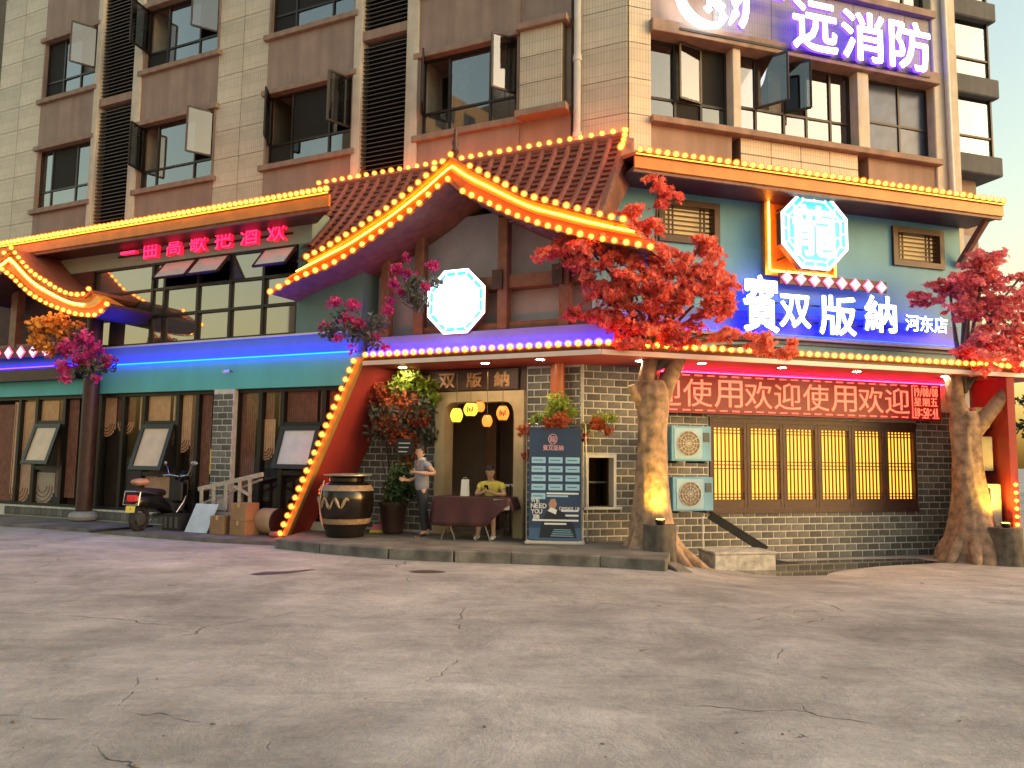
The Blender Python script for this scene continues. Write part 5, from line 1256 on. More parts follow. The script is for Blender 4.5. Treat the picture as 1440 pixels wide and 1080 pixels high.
# bougainvillea and other bushes fixed to the front
BOUG = leaf_mat('magenta_bract', (.32, .01, .09), (.58, .03, .18), (.75, .12, .30)); GREEN = leaf_mat('dark_green_leaf', (.015, .03, .015), (.045, .085, .03), (.12, .19, .06))
ORFL = leaf_mat('orange_blossom', (.42, .12, .02), (.68, .27, .04), (.8, .45, .10)); PALEL = leaf_mat('yellow_green_leaf', (.10, .16, .02), (.25, .34, .04), (.5, .55, .12)); RUST = leaf_mat('rust_red_leaf', (.14, .02, .01), (.40, .07, .03), (.6, .18, .06)); GREY = leaf_mat('grey_green_leaf', (.05, .055, .045), (.14, .15, .11), (.32, .32, .24))
def bush(name, label, base, groups, seed, cat='bush', stem_to=None):
    rng = random.Random(seed); t = thing(name, base, label, cat)
    for (pn, mat, kind, size, blobs) in groups:
        sp = []
        for (x, y, z, r, n, tint) in blobs:
            for k in range(n):
                v = Vector((rng.gauss(0, 1), rng.gauss(0, 1), rng.gauss(0, 1))).normalized()*r*rng.random()**.5
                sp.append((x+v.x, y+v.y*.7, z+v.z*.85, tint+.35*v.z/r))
        foliage(pn, sp, mat, t, kind, size, droop=.2, rng=rng)
    mb = MB(); b = Vector(base)
    for g in groups:
        for (x, y, z, r, n, tint) in g[4]:
            m_ = (b+Vector((x, y, z)))/2+Vector((0, -.03, .08)); mb.tube([b, m_, (x, y, z)], [.016, .011, .006], 5, cap=False)
    part('stems', mb, STUMP, t); return t
pY = lambda x: x
bush('bougainvillea', 'magenta bougainvillea low on the gable post above the canopy corner', (-2.643, 14.200, 3.754),
     [('blossom', BOUG, 'petal', .055, [(*(-3.316, 14.300, 4.466), .15, 70, .5), (*(-2.938, 14.200, 4.411), .16, 90, .55), (*(-3.046, 14.200, 4.118), .16, 90, .5), (*(-3.498, 14.300, 4.024), .14, 70, .5), (*(-2.802, 14.100, 4.038), .14, 60, .4), (*(-3.205, 14.200, 3.786), .13, 30, .4), (*(-2.510, 14.100, 3.806), .12, 40, .3), (*(-2.274, 14.000, 4.288), .13, 50, .3), (*(-2.917, 14.100, 3.578), .12, 24, .4), (*(-2.307, 14.000, 3.611), .1, 30, .4)]),
      ('leaves', GREY, 'leaf', .075, [(*(-3.363, 14.300, 3.932), .25, 150, .4), (*(-2.883, 14.200, 3.922), .28, 220, .4), (*(-2.496, 14.200, 4.059), .24, 150, .35), (*(-3.175, 14.300, 4.201), .2, 60, .3), (*(-2.598, 14.100, 3.713), .2, 90, .3)])], 11)
bush('bougainvillea', 'magenta bougainvillea touching the white octagon light box', (-1.718, 14.000, 4.230),
     [('blossom', BOUG, 'petal', .055, [(*(-1.978, 14.100, 5.279), .1, 40, .5), (*(-2.142, 14.100, 5.064), .14, 90, .6), (*(-1.944, 14.100, 4.973), .15, 90, .5), (*(-2.174, 14.100, 4.798), .13, 70, .55), (*(-1.457, 13.900, 5.089), .13, 70, .6), (*(-2.051, 14.000, 4.619), .12, 50, .5), (*(-1.578, 13.800, 4.685), .1, 40, .5), (*(-2.268, 14.100, 4.439), .12, 40, .35)]),
      ('leaves', GREY, 'leaf', .075, [(*(-1.831, 14.000, 4.595), .24, 170, .45), (*(-1.770, 14.000, 4.780), .2, 110, .4), (*(-1.412, 13.900, 4.801), .14, 60, .6), (*(-1.697, 14.000, 4.427), .18, 80, .4)])], 12)
bush('bougainvillea', 'pink bougainvillea spilling over the timber post at left', (-9.328, 17.000, 3.436),
     [('blossom', BOUG, 'petal', .065, [(*(-9.748, 17.000, 3.902), .26, 200, .6), (*(-9.374, 17.000, 4.142), .24, 160, .6), (*(-9.123, 17.000, 3.878), .24, 120, .35), (*(-9.772, 16.900, 3.497), .2, 110, .65), (*(-9.707, 16.900, 3.218), .14, 60, .7), (*(-8.874, 17.000, 3.630), .2, 60, .3), (*(-9.341, 16.800, 3.646), .2, 90, .3), (*(-9.030, 16.900, 3.242), .1, 40, .4)]),
      ('leaves', GREY, 'leaf', .085, [(*(-9.173, 17.000, 3.438), .26, 170, .5), (*(-8.924, 17.100, 3.610), .26, 150, .3), (*(-9.411, 17.000, 3.514), .25, 130, .35), (*(-9.596, 17.100, 4.314), .25, 80, .3)])], 13)
bush('orange_flower_bush', 'orange flowering bush above the pink bougainvillea at left', (-9.930, 17.200, 3.769),
     [('blossom', ORFL, 'petal', .08, [(*(-10.447, 17.200, 4.399), .34, 240, .6), (*(-10.136, 17.200, 4.483), .34, 240, .5), (*(-10.504, 17.200, 4.079), .25, 150, .5), (*(-9.884, 17.200, 4.247), .25, 130, .4), (*(-10.610, 17.200, 4.477), .2, 90, .7), (*(-9.632, 17.100, 4.393), .18, 60, .3), (*(-10.194, 17.100, 3.878), .2, 80, .4)])], 14)
bush('climbing_plant', 'autumn-coloured climbing plant covering the wall left of the doorway', (*(-2.413, 16.550), .17),
     [('green_leaves', PALEL, 'leaf', .085, [(*(-2.015, 15.200, 3.157), .28, 260, .7), (*(-1.664, 15.200, 2.980), .22, 140, .45), (*(-2.219, 15.200, 2.973), .25, 130, .35), (*(-1.520, 15.200, 2.773), .15, 70, .5)]),
      ('red_leaves', RUST, 'maple', .06, [(*(-2.561, 15.200, 2.829), .3, 170, .45), (*(-2.142, 15.200, 2.696), .36, 300, .6), (*(-2.269, 15.200, 2.279), .33, 240, .55), (*(-2.053, 15.200, 1.937), .3, 200, .45), (*(-2.474, 15.200, 2.207), .3, 150, .3), (*(-1.788, 15.200, 2.354), .25, 130, .35), (*(-1.976, 15.200, 1.595), .25, 130, .5), (*(-2.415, 15.200, 2.554), .26, 120, .6)]),
      ('grey_leaves', GREY, 'leaf', .085, [(*(-2.482, 15.200, 2.484), .36, 240, .4), (*(-1.793, 15.200, 2.562), .36, 260, .45), (*(-2.202, 15.200, 2.349), .4, 260, .35), (*(-1.643, 15.200, 2.080), .25, 150, .25), (*(-1.909, 15.200, 1.664), .25, 130, .2), (*(-2.608, 15.200, 2.068), .25, 130, .2)])], 15, 'plant')
bush('column_plant', 'yellow-green plant with red leaves on the round column behind the banner', FL(-.35, .4, 2.35),
     [('green_leaves', PALEL, 'leaf', .07, [(*(0.815, 13.700, 2.625), .22, 200, .5), (*(0.693, 13.700, 2.373), .18, 110, .4), (*(1.004, 13.700, 2.439), .18, 110, .4), (*(0.447, 13.800, 2.313), .13, 60, .4)]),
      ('red_leaves', RUST, 'maple', .055, [(*(0.873, 13.600, 2.308), .18, 90, .6), (*(0.627, 13.600, 2.243), .12, 50, .6), (*(0.236, 13.800, 2.122), .15, 80, .5), (*(0.291, 13.800, 1.686), .12, 40, .3)])], 16, 'plant')
bush('wall_plant', 'small red and green plant on the brick wall right of the banner', FR(.35, .05, 2.3),
     [('green_leaves', PALEL, 'leaf', .06, [(*(1.577, 13.800, 2.327), .16, 100, .5), (*(1.765, 13.800, 2.354), .12, 60, .6), (*(1.326, 13.800, 2.198), .12, 50, .3)]),
      ('red_leaves', RUST, 'maple', .055, [(*(1.503, 13.700, 2.234), .16, 110, .6), (*(1.690, 13.700, 2.137), .1, 40, .6), (*(1.280, 13.700, 2.045), .12, 30, .2)])], 17, 'plant')
# potted shrub beside the man
pb = (*(-2.248, 15.165), .17)
t = bush('potted_shrub', 'leafy green shrub in a tall dark pot left of the standing man', pb, [('leaves', GREEN, 'leaf', .08, [(*(-2.141, 15.000, 1.121), .3, 300, .55), (*(-2.051, 15.000, 1.324), .25, 170, .6), (*(-2.201, 15.000, 0.852), .24, 170, .45), (*(-1.948, 15.100, 0.986), .22, 120, .35)])], 18, 'potted plant')
mb = MB(); mb.lathe(pb, [(.16, 0), (.19, .02), (.26, .5), (.29, .56), (.29, .6), (.25, .6), (.24, .5)], 20); part('pot', mb, M('dark_glaze', (.045, .022, .018), .3, var=.2), t, smooth=True)
# trees and a wall beyond the right edge
FARG = leaf_mat('far_tree_leaf', (.006, .01, .006), (.018, .03, .014), (.05, .07, .03))
for k, (x, y, h, lab) in enumerate(((30, 42, 7.5, 'dark tree far behind the red end wall at the right edge'), (37, 47, 8.5, 'taller dark tree beyond the right picture edge'))):
    rng = random.Random(30+k); t = thing('street_tree', (x, y, -.2), lab, 'tree', 'trees beyond the right end wall')
    mb = MB(); mb.tube([(x, y, -.3), (x+.1, y, 1.5), (x, y+.1, h*.6)], [.22, .18, .08], 9); part('trunk', mb, STUMP, t, smooth=True)
    sp = []
    for q in range(26):
        v = Vector((rng.gauss(0, 1), rng.gauss(0, 1), rng.gauss(0, 1))).normalized()*rng.uniform(.5, 1); c = (x+v.x*2.4, y+v.y*2.4, h*.58+v.z*h*.36); sp += spray(c, 1.1, 90, rng, t0=.4+.2*v.z)
    foliage('crown', sp, FARG, t, 'leaf', .3, rng=rng)

# ================================================================ THINGS ON THE GROUND
# ---- air conditioners
ACB = M('blue_grey_casing', (.12, .34, .52), .45, var=.1, stain=.15); ACG = M('ac_grille', (.16, .11, .08), .5, var=.2); ACW = M('cream_casing', (.62, .6, .55), .5, var=.08)
def ac_unit(fr, u, d, z, w, h, dep, label, casing=ACB):
    t = thing('air_conditioner', fr(u+w/2, d, z), label, 'air conditioner', 'outdoor air conditioner units')
    P3('casing', fr, (u, u+w, d, d+dep, z, z+h), casing, t, bevel=.012)
    cx, cz, r = u+w*.42, z+h*.5, h*.36
    P3('grille_plate', fr, (cx-r*1.25, cx+r*1.25, d+dep, d+dep+.008, cz-r*1.22, cz+r*1.22), M('pale_plate', (.26, .42, .55), .5), t, bevel=.004)
    mb = MB(); mb.prism(fr, [(cx+r*math.cos(R(a)), cz+r*math.sin(R(a))) for a in range(0, 360, 15)], d+dep+.006, d+dep+.012); part('fan_opening', mb, ACG, t)
    mb = MB()
    for k in range(1, 5): mb.tube([fr(cx+r*k/4*math.cos(R(a)), d+dep+.018, cz+r*k/4*math.sin(R(a))) for a in range(0, 361, 20)], .005, 4, cap=False)
    for a in range(0, 180, 30): mb.tube([fr(cx+r*math.cos(R(a)), d+dep+.018, cz+r*math.sin(R(a))), fr(cx-r*math.cos(R(a)), d+dep+.018, cz-r*math.sin(R(a)))], .005, 4, cap=False)
    part('fan_guard', mb, M('guard_wire', (.5, .5, .46), .4), t)
    P3('valve_panel', fr, (u+w*.8, u+w*.95, d+dep, d+dep+.01, z+h*.55, z+h*.82), M('dark_label', (.04, .06, .07), .5), t)
    for x in (.15, .85): P3('bracket', fr, (u+w*x-.02, u+w*x+.02, d-.3, d+dep, z-.04, z), DARKF, t)
    return t
p = (1.421, 1.618); q = (2.221, 2.235); p2 = (1.442, 0.743); q2 = (2.252, 1.338)
ac_unit(FR, p[0], .40, p[1], q[0]-p[0], q[1]-p[1], .35, 'upper blue-grey air conditioner mounted beside the lattice windows')
ac_unit(FR, p2[0], .40, p2[1], q2[0]-p2[0], q2[1]-p2[1], .35, 'lower blue-grey air conditioner mounted beside the lattice windows')
FE = Frame(FR(8.98, 0, 0), FR(8.2, 1.56, 0)-FR(8.98, 0, 0))
for uu_, z, h, w, lab in ((.55, 2.35, .42, .55, 'topmost small cream unit on the red end wall'), (.55, 1.5, .68, .62, 'middle cream unit on the red end wall'), (.75, -.1, 1.35, .7, 'tall cream unit standing at the foot of the red end wall')):
    ac_unit(FE, uu_, .06, z, w, h, .26, lab, ACW)
# pipe and dark board by the air conditioners
p = (2.059, 0.598); b = (2.049, -0.206)
mb = MB(); mb.tube([FR(p[0], .7, p[1]+.05), FR(p[0], .7, b[1]-.02)], .014, 6); solo('drain_pipe', mb, MATS['pvc_pipe'], 'thin white drain pipe under the lower air conditioner', 'pipe')
a, b = (2.444, 0.644), (3.318, 0.033)
mb = MB(); mb.bar(FR(a[0], .3, a[1]), FR(b[0], .75, b[1]), .05, .16); solo('leaning_plank', mb, M('wet_black_wood', (.02, .017, .015), .5, var=.3), 'dark plank sloping from the lower air conditioner to the foam box', 'plank', bevel=.006)
# foam box
fb = Vector((*(3.977, 13.944), -.27)); FBX = Frame(fb, (.97, .2, 0))
t = thing('foam_box', fb, 'dirty white foam box on the wet ground by the brick wall', 'box')
FOAM = M('dirty_foam', (.42, .40, .37), .85, var=.35, scale=9, bump=.4)
for nm, bx_ in (('side', (-.57, .57, .26, .32, 0, .30)), ('side', (-.57, .57, -.32, -.26, 0, .30)), ('end', (-.57, -.51, -.26, .26, 0, .299)), ('end', (.51, .57, -.26, .26, 0, .299)), ('bottom', (-.5, .5, -.26, .26, .01, .06)), ('lid', (-.585, .585, -.335, .335, .30, .35))):
    P3(nm, FBX, bx_, FOAM, t, bevel=.012)
sb = Vector((*(5.036, 14.700), -.27)); mb = MB(); mb.add([sb+Vector(v) for v in ((-.35, .15, 0), (.3, .2, 0), (.35, -.12, 0), (-.3, -.15, 0), (-.4, .2, .12), (.1, .22, .05), (.35, -.1, .03), (-.3, -.13, .06))], [(3, 2, 1, 0), (4, 5, 6, 7), (0, 1, 5, 4), (1, 2, 6, 5), (2, 3, 7, 6), (3, 0, 4, 7)])
solo('crumpled_mat', mb, M('black_rubber', (.02, .02, .02), .6), 'crumpled black mat right of the foam box', 'mat', bevel=.015)
# ---- glazed jar
jc = Vector((*(-3.022, 14.515), .165))
t = thing('glazed_jar', jc, 'big dark glazed jar with pale dragon band inside the slanting porch edge', 'jar')
prof = [(r*.9, z*.95) for r, z in [(.36, 0), (.40, .05), (.40, .12), (.47, .25), (.54, .5), (.565, .72), (.55, .88), (.47, 1.0), (.36, 1.06), (.36, 1.12), (.40, 1.15), (.36, 1.16), (.32, 1.1)]]
mb = MB(); mb.lathe(jc, prof, 40); part('body', mb, M('dark_brown_glaze', (.010, .007, .006), .16, var=.3, scale=3), t, smooth=True)
for (z0, z1, r0, r1, nm) in ((.247, .342, .43, .461, 'lower_band'), (.841, .94, .497, .437, 'shoulder_band')):
    mb = MB(); mb.lathe(jc, [(r0-.02, z0), (r0+.008, z0), (r1+.008, z1), (r1-.02, z1)], 40); part(nm, mb, M('tan_glaze', (.26, .18, .11), .3, var=.35, scale=14), t, smooth=True)
rng = random.Random(4); mb = MB()
path = []
for k in range(40):
    a = R(205+k*2.1); z = .66+.09*math.sin(k*.55); path.append(jc+Vector((math.cos(a)*.512, math.sin(a)*.512, z*.95)))
mb.tube(path, [.012+.02*abs(math.sin(i*.4)) for i in range(40)], 6); part('dragon_relief', mb, MATS['tan_glaze'], t, smooth=True)
mb = MB(); mb.lathe(jc+Vector((.02, 0, 1.10)), [(.42, 0), (.44, .015), (.44, .03), (.1, .05)], 30); part('lid', mb, M('tin_lid', (.45, .45, .42), .35, metal=.7), t, smooth=True)
mb = MB(); q = []
for k in range(22): z = .2+.82*k/21; r_ = .45+.07*math.sin(k/21*math.pi); q.append(jc+Vector((math.cos(R(222))*r_*1.02, math.sin(R(222))*r_*1.02, z)))
mb.tube(q, .014, 5); part('rope', mb, M('red_white_rope', (.55, .3, .24), .8, var=.5, scale=30), t)
# ---- broom and dustpan, cream bucket
bb = Vector((*(-2.525, 15.273), .17))
t = thing('broom', bb, 'long-handled broom with pink and yellow head beside the jar', 'broom')
mb = MB(); mb.tube([bb+Vector((0, .02, .12)), bb+Vector((.16, .12, 1.15))], .013, 7); part('handle', mb, M('red_handle', (.35, .06, .07), .5), t)
mb = MB(); mb.add([bb+Vector(v) for v in ((-.16, -.05, 0), (.14, -.05, 0), (.14, .05, 0), (-.16, .05, 0), (-.12, -.025, .16), (.08, -.025, .16), (.08, .025, .16), (-.12, .025, .16))], [(3, 2, 1, 0), (4, 5, 6, 7), (0, 1, 5, 4), (1, 2, 6, 5), (2, 3, 7, 6), (3, 0, 4, 7)]); part('bristles', mb, M('pink_bristle', (.62, .16, .22), .8, var=.3, scale=40), t)
mb = MB(); mb.bar(bb+Vector((-.17, -.06, .03)), bb+Vector((.15, -.06, .03)), .02, .05); part('yellow_edge', mb, M('yellow_bristle', (.7, .55, .08), .8), t)
cb = Vector((*(-2.087, 15.783), .17)); mb = MB(); mb.box(Frame(cb, (.95, -.3, 0)), -.08, .08, -.08, .08, 0, .18); t = thing('cream_carton', cb, 'small cream carton on the porch floor behind the man', 'carton')
part('carton_body', mb, M('cream_card', (.6, .52, .34), .7, var=.1), t, bevel=.01); P3('printed_patch', Frame(cb, (.95, -.3, 0)), (-.04, .04, .08, .0815, .05, .12), M('amber_print', (.5, .3, .08), .6), t)
# ---- cartons, white panel, crate and wooden rack left of the slanting edge
def carton(px, lab, w, dp, h, rot, col=(.27, .155, .08), z0=.07):
    c = Vector((*px, z0)); fr = Frame(c, (math.cos(R(rot)), math.sin(R(rot)), 0)); t = thing('cardboard_box', c, lab, 'cardboard box', 'cardboard boxes left of the porch')
    P3('box_body', fr, (-w/2, w/2, -dp/2, dp/2, 0, h), M('cardboard_%d' % int(col[0]*100), col, .8, var=.2, scale=4), t, bevel=.008)
    P3('tape', fr, (-.03, .03, -dp/2-.001, dp/2+.001, h-.08, h+.002), M('parcel_tape', (.5, .34, .16), .4), t)
    return t
carton(P2(FL, -6.95, 1.5), 'front brown cardboard box beside the white board', .34, .34, .36, -20)
carton(P2(FL, -6.42, 1.45), 'lower cardboard box of the stack in front of the wooden ladder', .42, .38, .28, -28, (.30, .165, .08))
carton(P2(FL, -6.44, 1.44), 'upper cardboard box of the stack in front of the wooden ladder', .40, .36, .34, -24, (.32, .18, .09), z0=.352)
c = Vector((*P2(FL, -5.95, 1.28), .07)); t = thing('rice_drum', c, 'tan drum lying behind the stacked cardboard boxes', 'drum')
mb = MB(); ax = Vector((.85, -.52, 0)); mb.tube([c+Vector((0, .1, .27))-ax*.24, c+Vector((0, .1, .27))-ax*.2, c+Vector((0, .1, .27))+ax*.2, c+Vector((0, .1, .27))+ax*.24], [.23, .25, .25, .23], 22); part('drum_body', mb, M('tan_fibre', (.42, .27, .16), .7, var=.2), t, smooth=True)
mb = MB(); mb.tube([c+Vector((0, .1, .27))+ax*.22, c+Vector((0, .1, .27))+ax*.25], [.255, .255], 22); part('drum_rim', mb, DARKF, t)
c = Vector((*P2(FL, -5.62, 1.5), .07)); mb = MB(); mb.ball(c+Vector((0, 0, .06)), .08, 12, 8, (1.3, 1, .75)); solo('red_bag', mb, M('red_plastic', (.4, .12, .1), .35, var=.5, scale=12), 'crumpled red and white plastic bag beside the drum', 'bag', smooth=True)
# white panel leaning
a, b = Vector((*P2(FL, -7.85, 1.62), .07)), Vector((*P2(FL, -7.25, 1.62), .07)); back = Vector((.42, .9, 0)).normalized()*.2
mb = MB(); up = Vector((.06, 0, .56)); o_ = back.normalized()*.025
mb.add([a, b, b+back+up, a+back+up, a+o_, b+o_, b+back+up+o_, a+back+up+o_], [(0, 1, 2, 3), (7, 6, 5, 4), (0, 4, 5, 1), (1, 5, 6, 2), (2, 6, 7, 3), (3, 7, 4, 0)])
solo('leaning_board', mb, M('white_board', (.56, .63, .68), .5, var=.12), 'pale blue-white board leaning against the wooden ladder', 'board', bevel=.004)
# black crate
c = Vector((*P2(FL, -8.25, 1.45), .07)); fr = Frame(c, (.9, -.42, 0)); t = thing('black_crate', c, 'black plastic crate left of the white board', 'crate')
for bx_ in ((-.24, .24, .12, .15, 0, .34), (-.24, .24, -.15, -.12, 0, .34), (-.24, -.21, -.12, .12, 0, .34), (.21, .24, -.12, .12, 0, .34), (-.2, .2, -.12, .12, .01, .03)): P3('crate_side', fr, bx_, M('black_plastic', (.02, .02, .02), .5), t)
for k in range(3): P3('crate_bar', fr, (-.2+.15*k, -.12+.15*k, .15, .155, .06, .28), M('grey_plastic', (.09, .09, .09), .5), t)
# wooden rack / folded ladder
TW = M('weathered_timber', (.42, .36, .30), .8, var=.25, scale=12, bump=.3)
c = Vector((*(-6.475, 18.057), .07)); fr = FL
t = thing('wooden_ladder', c, 'pale wooden step ladder lying on its side before the brick pier', 'ladder')
dd = 1.25
A = [FL(*(lambda q: (q[0], dd, q[1]))((-7.913, 0.909))), FL(*(lambda q: (q[0], dd, q[1]))((-6.192, 1.250)))]
Bm = [FL(*(lambda q: (q[0], dd-.12, q[1]))((-7.900, 0.613))), FL(*(lambda q: (q[0], dd-.12, q[1]))((-6.316, 1.147)))]
mb = MB(); mb.bar(A[0], A[1], .04, .09); part('side_rail', mb, TW, t, bevel=.005)
mb = MB(); mb.bar(Bm[0], Bm[1], .04, .045); part('brace', mb, TW, t, bevel=.004)
for q0, q1 in (((-7.795, 0.941), (-7.772, 0.608)), ((-7.464, 1.008), (-7.436, 0.577)), ((-7.119, 1.074), (-7.108, 0.589)), ((-6.762, 1.153), (-6.748, 0.603)), ((-6.503, 1.201), (-6.473, 0.697))):
    mb = MB(); mb.bar(FL(q0[0], dd+.03, q0[1]), FL(q1[0], dd+.03, min(q1[1], .55)), .08, .03, up=FL.n); part('rung', mb, TW, t, bevel=.004)
q0, q1 = (-6.855, 0.996), (-6.452, 0.839); mb = MB(); mb.bar(FL(q0[0], dd+.07, q0[1]), FL(q1[0], dd+.07, q1[1]), .03, .06); part('stay', mb, TW, t)
q0, q1 = (-7.789, 0.564), (-6.343, 0.673); mb = MB(); mb.bar(FL(q0[0], dd-.02, .42), FL(q1[0], dd-.02, .45), .05, .08); part('side_rail', mb, TW, t, bevel=.005)
for q_ in (q0, q1):
    mb = MB(); mb.bar(FL(q_[0], dd-.02, .07), FL(q_[0], dd-.02, .42), .05, .05); part('foot', mb, TW, t)
q = (-7.495, 0.740); mb = MB(); mb.box(FL, q[0]-.16, q[0]+.14, .95, 1.03, .45, .8); solo('white_sack', mb, M('white_sack', (.6, .58, .52), .8, var=.25, scale=9), 'off-white paper sack behind the ladder rungs', 'sack', bevel=.04)
# kerb plank lying on the pavement
a, b = (-8.252, 15.621), (-7.710, 17.003)
mb = MB(); mb.bar((*a, .09), (*b, .09), .12, .04); solo('dark_plank', mb, MATS['wet_black_wood'], 'dark plank lying on the pavement under the scooter', 'plank')

# ---- electric scooter, built along +x then turned
def scooter(loc, rz, label):
    t = thing('electric_scooter', loc, label, 'scooter'); Tm = Matrix.Translation(Vector(loc)) @ Matrix.Rotation(rz, 4, 'Z') @ Matrix.Scale(1.07, 4)
    BK = M('black_scooter_plastic', (.012, .012, .013), .25, var=.1); RU = M('tyre_rubber', (.015, .015, .015), .8); CH = MATS['chrome']; SE = M('scooter_seat', (.03, .02, .02), .5, var=.2)
    def put(nm, mb, mat, smooth=True, parent=None, bevel=0):
        mb.v = [tuple(Tm @ Vector(v)) for v in mb.v]; return part(nm, mb, mat, parent or t, smooth, bevel)
    for x in (-.6, .6):
        mb = MB(); mb.tube([(x+.2*math.cos(R(a)), 0, .23+.2*math.sin(R(a))) for a in range(0, 361, 15)], .055, 8, cap=False); w = put('wheel', mb, RU)
        mb = MB(); mb.tube([(x, -.05, .23), (x, .05, .23)], .12, 16); put('rim', mb, M('alloy', (.25, .25, .25), .35, metal=.8), parent=w)
    mb = MB()      # rear body shell
    secs = [(-.78, .50, .05, .06), (-.66, .56, .13, .12), (-.4, .56, .17, .16), (-.12, .52, .17, .16), (.1, .40, .14, .12), (.2, .32, .12, .05)]
    vs = []
    for (x, z, ry, rz_) in secs:
        for k in range(14): a = 2*math.pi*k/14; vs.append((x, ry*math.cos(a), z+rz_*math.sin(a)))
    mb.add(vs, [(i*14+k, i*14+(k+1) % 14, (i+1)*14+(k+1) % 14, (i+1)*14+k) for i in range(len(secs)-1) for k in range(14)]+[tuple(range(14))[::-1], tuple(70+k for k in range(14))]); put('rear_body', mb, BK)
    mb = MB(); mb.box(FW, -.1, .5, -.14, .14, .24, .30); put('floorboard', mb, BK, False, bevel=.02)
    mb = MB(); mb.add([(.42, -.17, .3), (.42, .17, .3), (.52, .2, .62), (.56, .16, .95), (.56, -.16, .95), (.52, -.2, .62), (.50, -.14, .3), (.50, .14, .3), (.62, .15, .62), (.66, .12, .95), (.66, -.12, .95), (.62, -.15, .62)],
        [(0, 1, 2, 5), (5, 2, 3, 4), (7, 6, 11, 8), (8, 11, 10, 9), (0, 6, 7, 1), (3, 9, 10, 4), (1, 7, 8, 2), (2, 8, 9, 3), (6, 0, 5, 11), (11, 5, 4, 10)]); put('leg_shield', mb, BK, False, bevel=.02)
    mb = MB(); mb.box(FW, .38, .46, -.16, .16, .5, .9); put('storage_box', mb, M('dark_box', (.02, .016, .016), .4), False, bevel=.03)
    mb = MB(); mb.tube([(.6, 0, .3), (.52, 0, .98)], .03, 8); put('steering_column', mb, BK)
    mb = MB(); mb.tube([(.60, -.09, .25), (.56, -.09, .6)], .025, 8); put('fork', mb, CH); mb = MB(); mb.tube([(.60, .09, .25), (.56, .09, .6)], .025, 8); put('fork', mb, CH)
    mb = MB(); mb.tube([(.40, .34, 1.02), (.48, .2, 1.03), (.52, 0, 1.0), (.48, -.2, 1.03), (.40, -.34, 1.02)], .018, 8); put('handlebar', mb, CH)
    for y in (.36, -.36):
        mb = MB(); mb.tube([(.38, y*.85, 1.02), (.34, y*1.08, 1.01)], .024, 8); put('grip', mb, RU)
        mb = MB(); mb.tube([(.46, y*.6, 1.04), (.48, y*.8, 1.2), (.46, y*.95, 1.26)], .008, 6); m_ = put('mirror_stalk', mb, CH)
        mb = MB(); mb.ball((.45, y, 1.27), .07, 12, 8, (.35, 1.2, .8)); put('mirror', mb, M('mirror_back', (.35, .34, .33), .15, metal=.8, var=0), parent=m_)
    mb = MB(); mb.ball((.6, 0, 1.0), .13, 12, 8, (.8, 1, .75)); put('headlight_cowl', mb, BK)
    mb = MB(); vs = []
    for (x, z, ry, h) in ((-.68, .76, .10, .05), (-.6, .75, .15, .07), (-.3, .72, .15, .08), (-.02, .70, .12, .07), (.05, .68, .06, .04)):
        for k in range(12): a = 2*math.pi*k/12; vs.append((x, ry*math.cos(a), z+h*math.sin(a)))
    mb.add(vs, [(i*12+k, i*12+(k+1) % 12, (i+1)*12+(k+1) % 12, (i+1)*12+k) for i in range(4) for k in range(12)]+[tuple(range(12))[::-1], tuple(48+k for k in range(12))]); put('seat', mb, SE)
    mb = MB(); mb.ball((-.62, 0, .92), .13, 12, 8, (1.5, 1.25, .55)); put('back_cushion', mb, M('tan_cover', (.42, .22, .13), .5, var=.4, scale=6))
    mb = MB(); mb.tube([(-.35, .17, .68), (-.72, .18, .74), (-.86, .12, .75), (-.86, -.12, .75), (-.72, -.18, .74), (-.35, -.17, .68)], .014, 7); put('grab_rail', mb, CH)
    mb = MB(); mb.tube([(-.80, .17, .74), (-.84, .17, .5), (-.84, -.17, .5), (-.80, -.17, .74)], .012, 7); put('rear_guard', mb, CH)
    mb = MB(); mb.box(FW, -.84, -.76, -.11, .11, .56, .68); put('tail_light', mb, M('red_lens', (.5, .02, .03), .15, var=0, emit=(1, .03, .03), estr=.05), False, bevel=.02)
    mb = MB(); mb.box(FW, -.83, -.77, .12, .16, .57, .66); put('indicator', mb, M('clear_lens', (.5, .45, .4), .15), False, bevel=.01)
    mb = MB(); mb.add([(-.86, -.1, .36), (-.86, .1, .36), (-.84, .1, .48), (-.84, -.1, .48), (-.85, -.1, .36), (-.85, .1, .36), (-.83, .1, .48), (-.83, -.1, .48)], [(0, 3, 2, 1), (4, 5, 6, 7), (0, 1, 5, 4), (2, 3, 7, 6)]); put('number_plate', mb, M('yellow_plate', (.75, .60, .10), .5, var=.1), False)
    mb = MB(); mb.tube([(-.8+.0, 0, .4), (-.78, 0, .47), (-.6, 0, .5)], .06, 8); put('mudguard', mb, BK)
    mb = MB(); mb.tube([(-.05, .16, .2), (-.12, .26, .02)], .012, 6); put('side_stand', mb, CH)
    mb = MB(); mb.tube([(.25, -.16, .30), (.4, -.2, .5), (.46, -.2, .62)], .012, 6); put('crash_bar', mb, CH); mb = MB(); mb.tube([(-.6, -.12, .23), (-.2, -.14, .25), (.45, -.13, .23)], .015, 6); put('frame_rail', mb, CH)
    return t
sp0 = (-7.611, 16.127); sp1 = (-7.239, 17.557)
scooter((sp0[0]+.26, sp0[1]+.52, .07), math.atan2(sp1[1]-sp0[1], sp1[0]-sp0[0]), 'black electric scooter with yellow plate parked before the left shopfront')

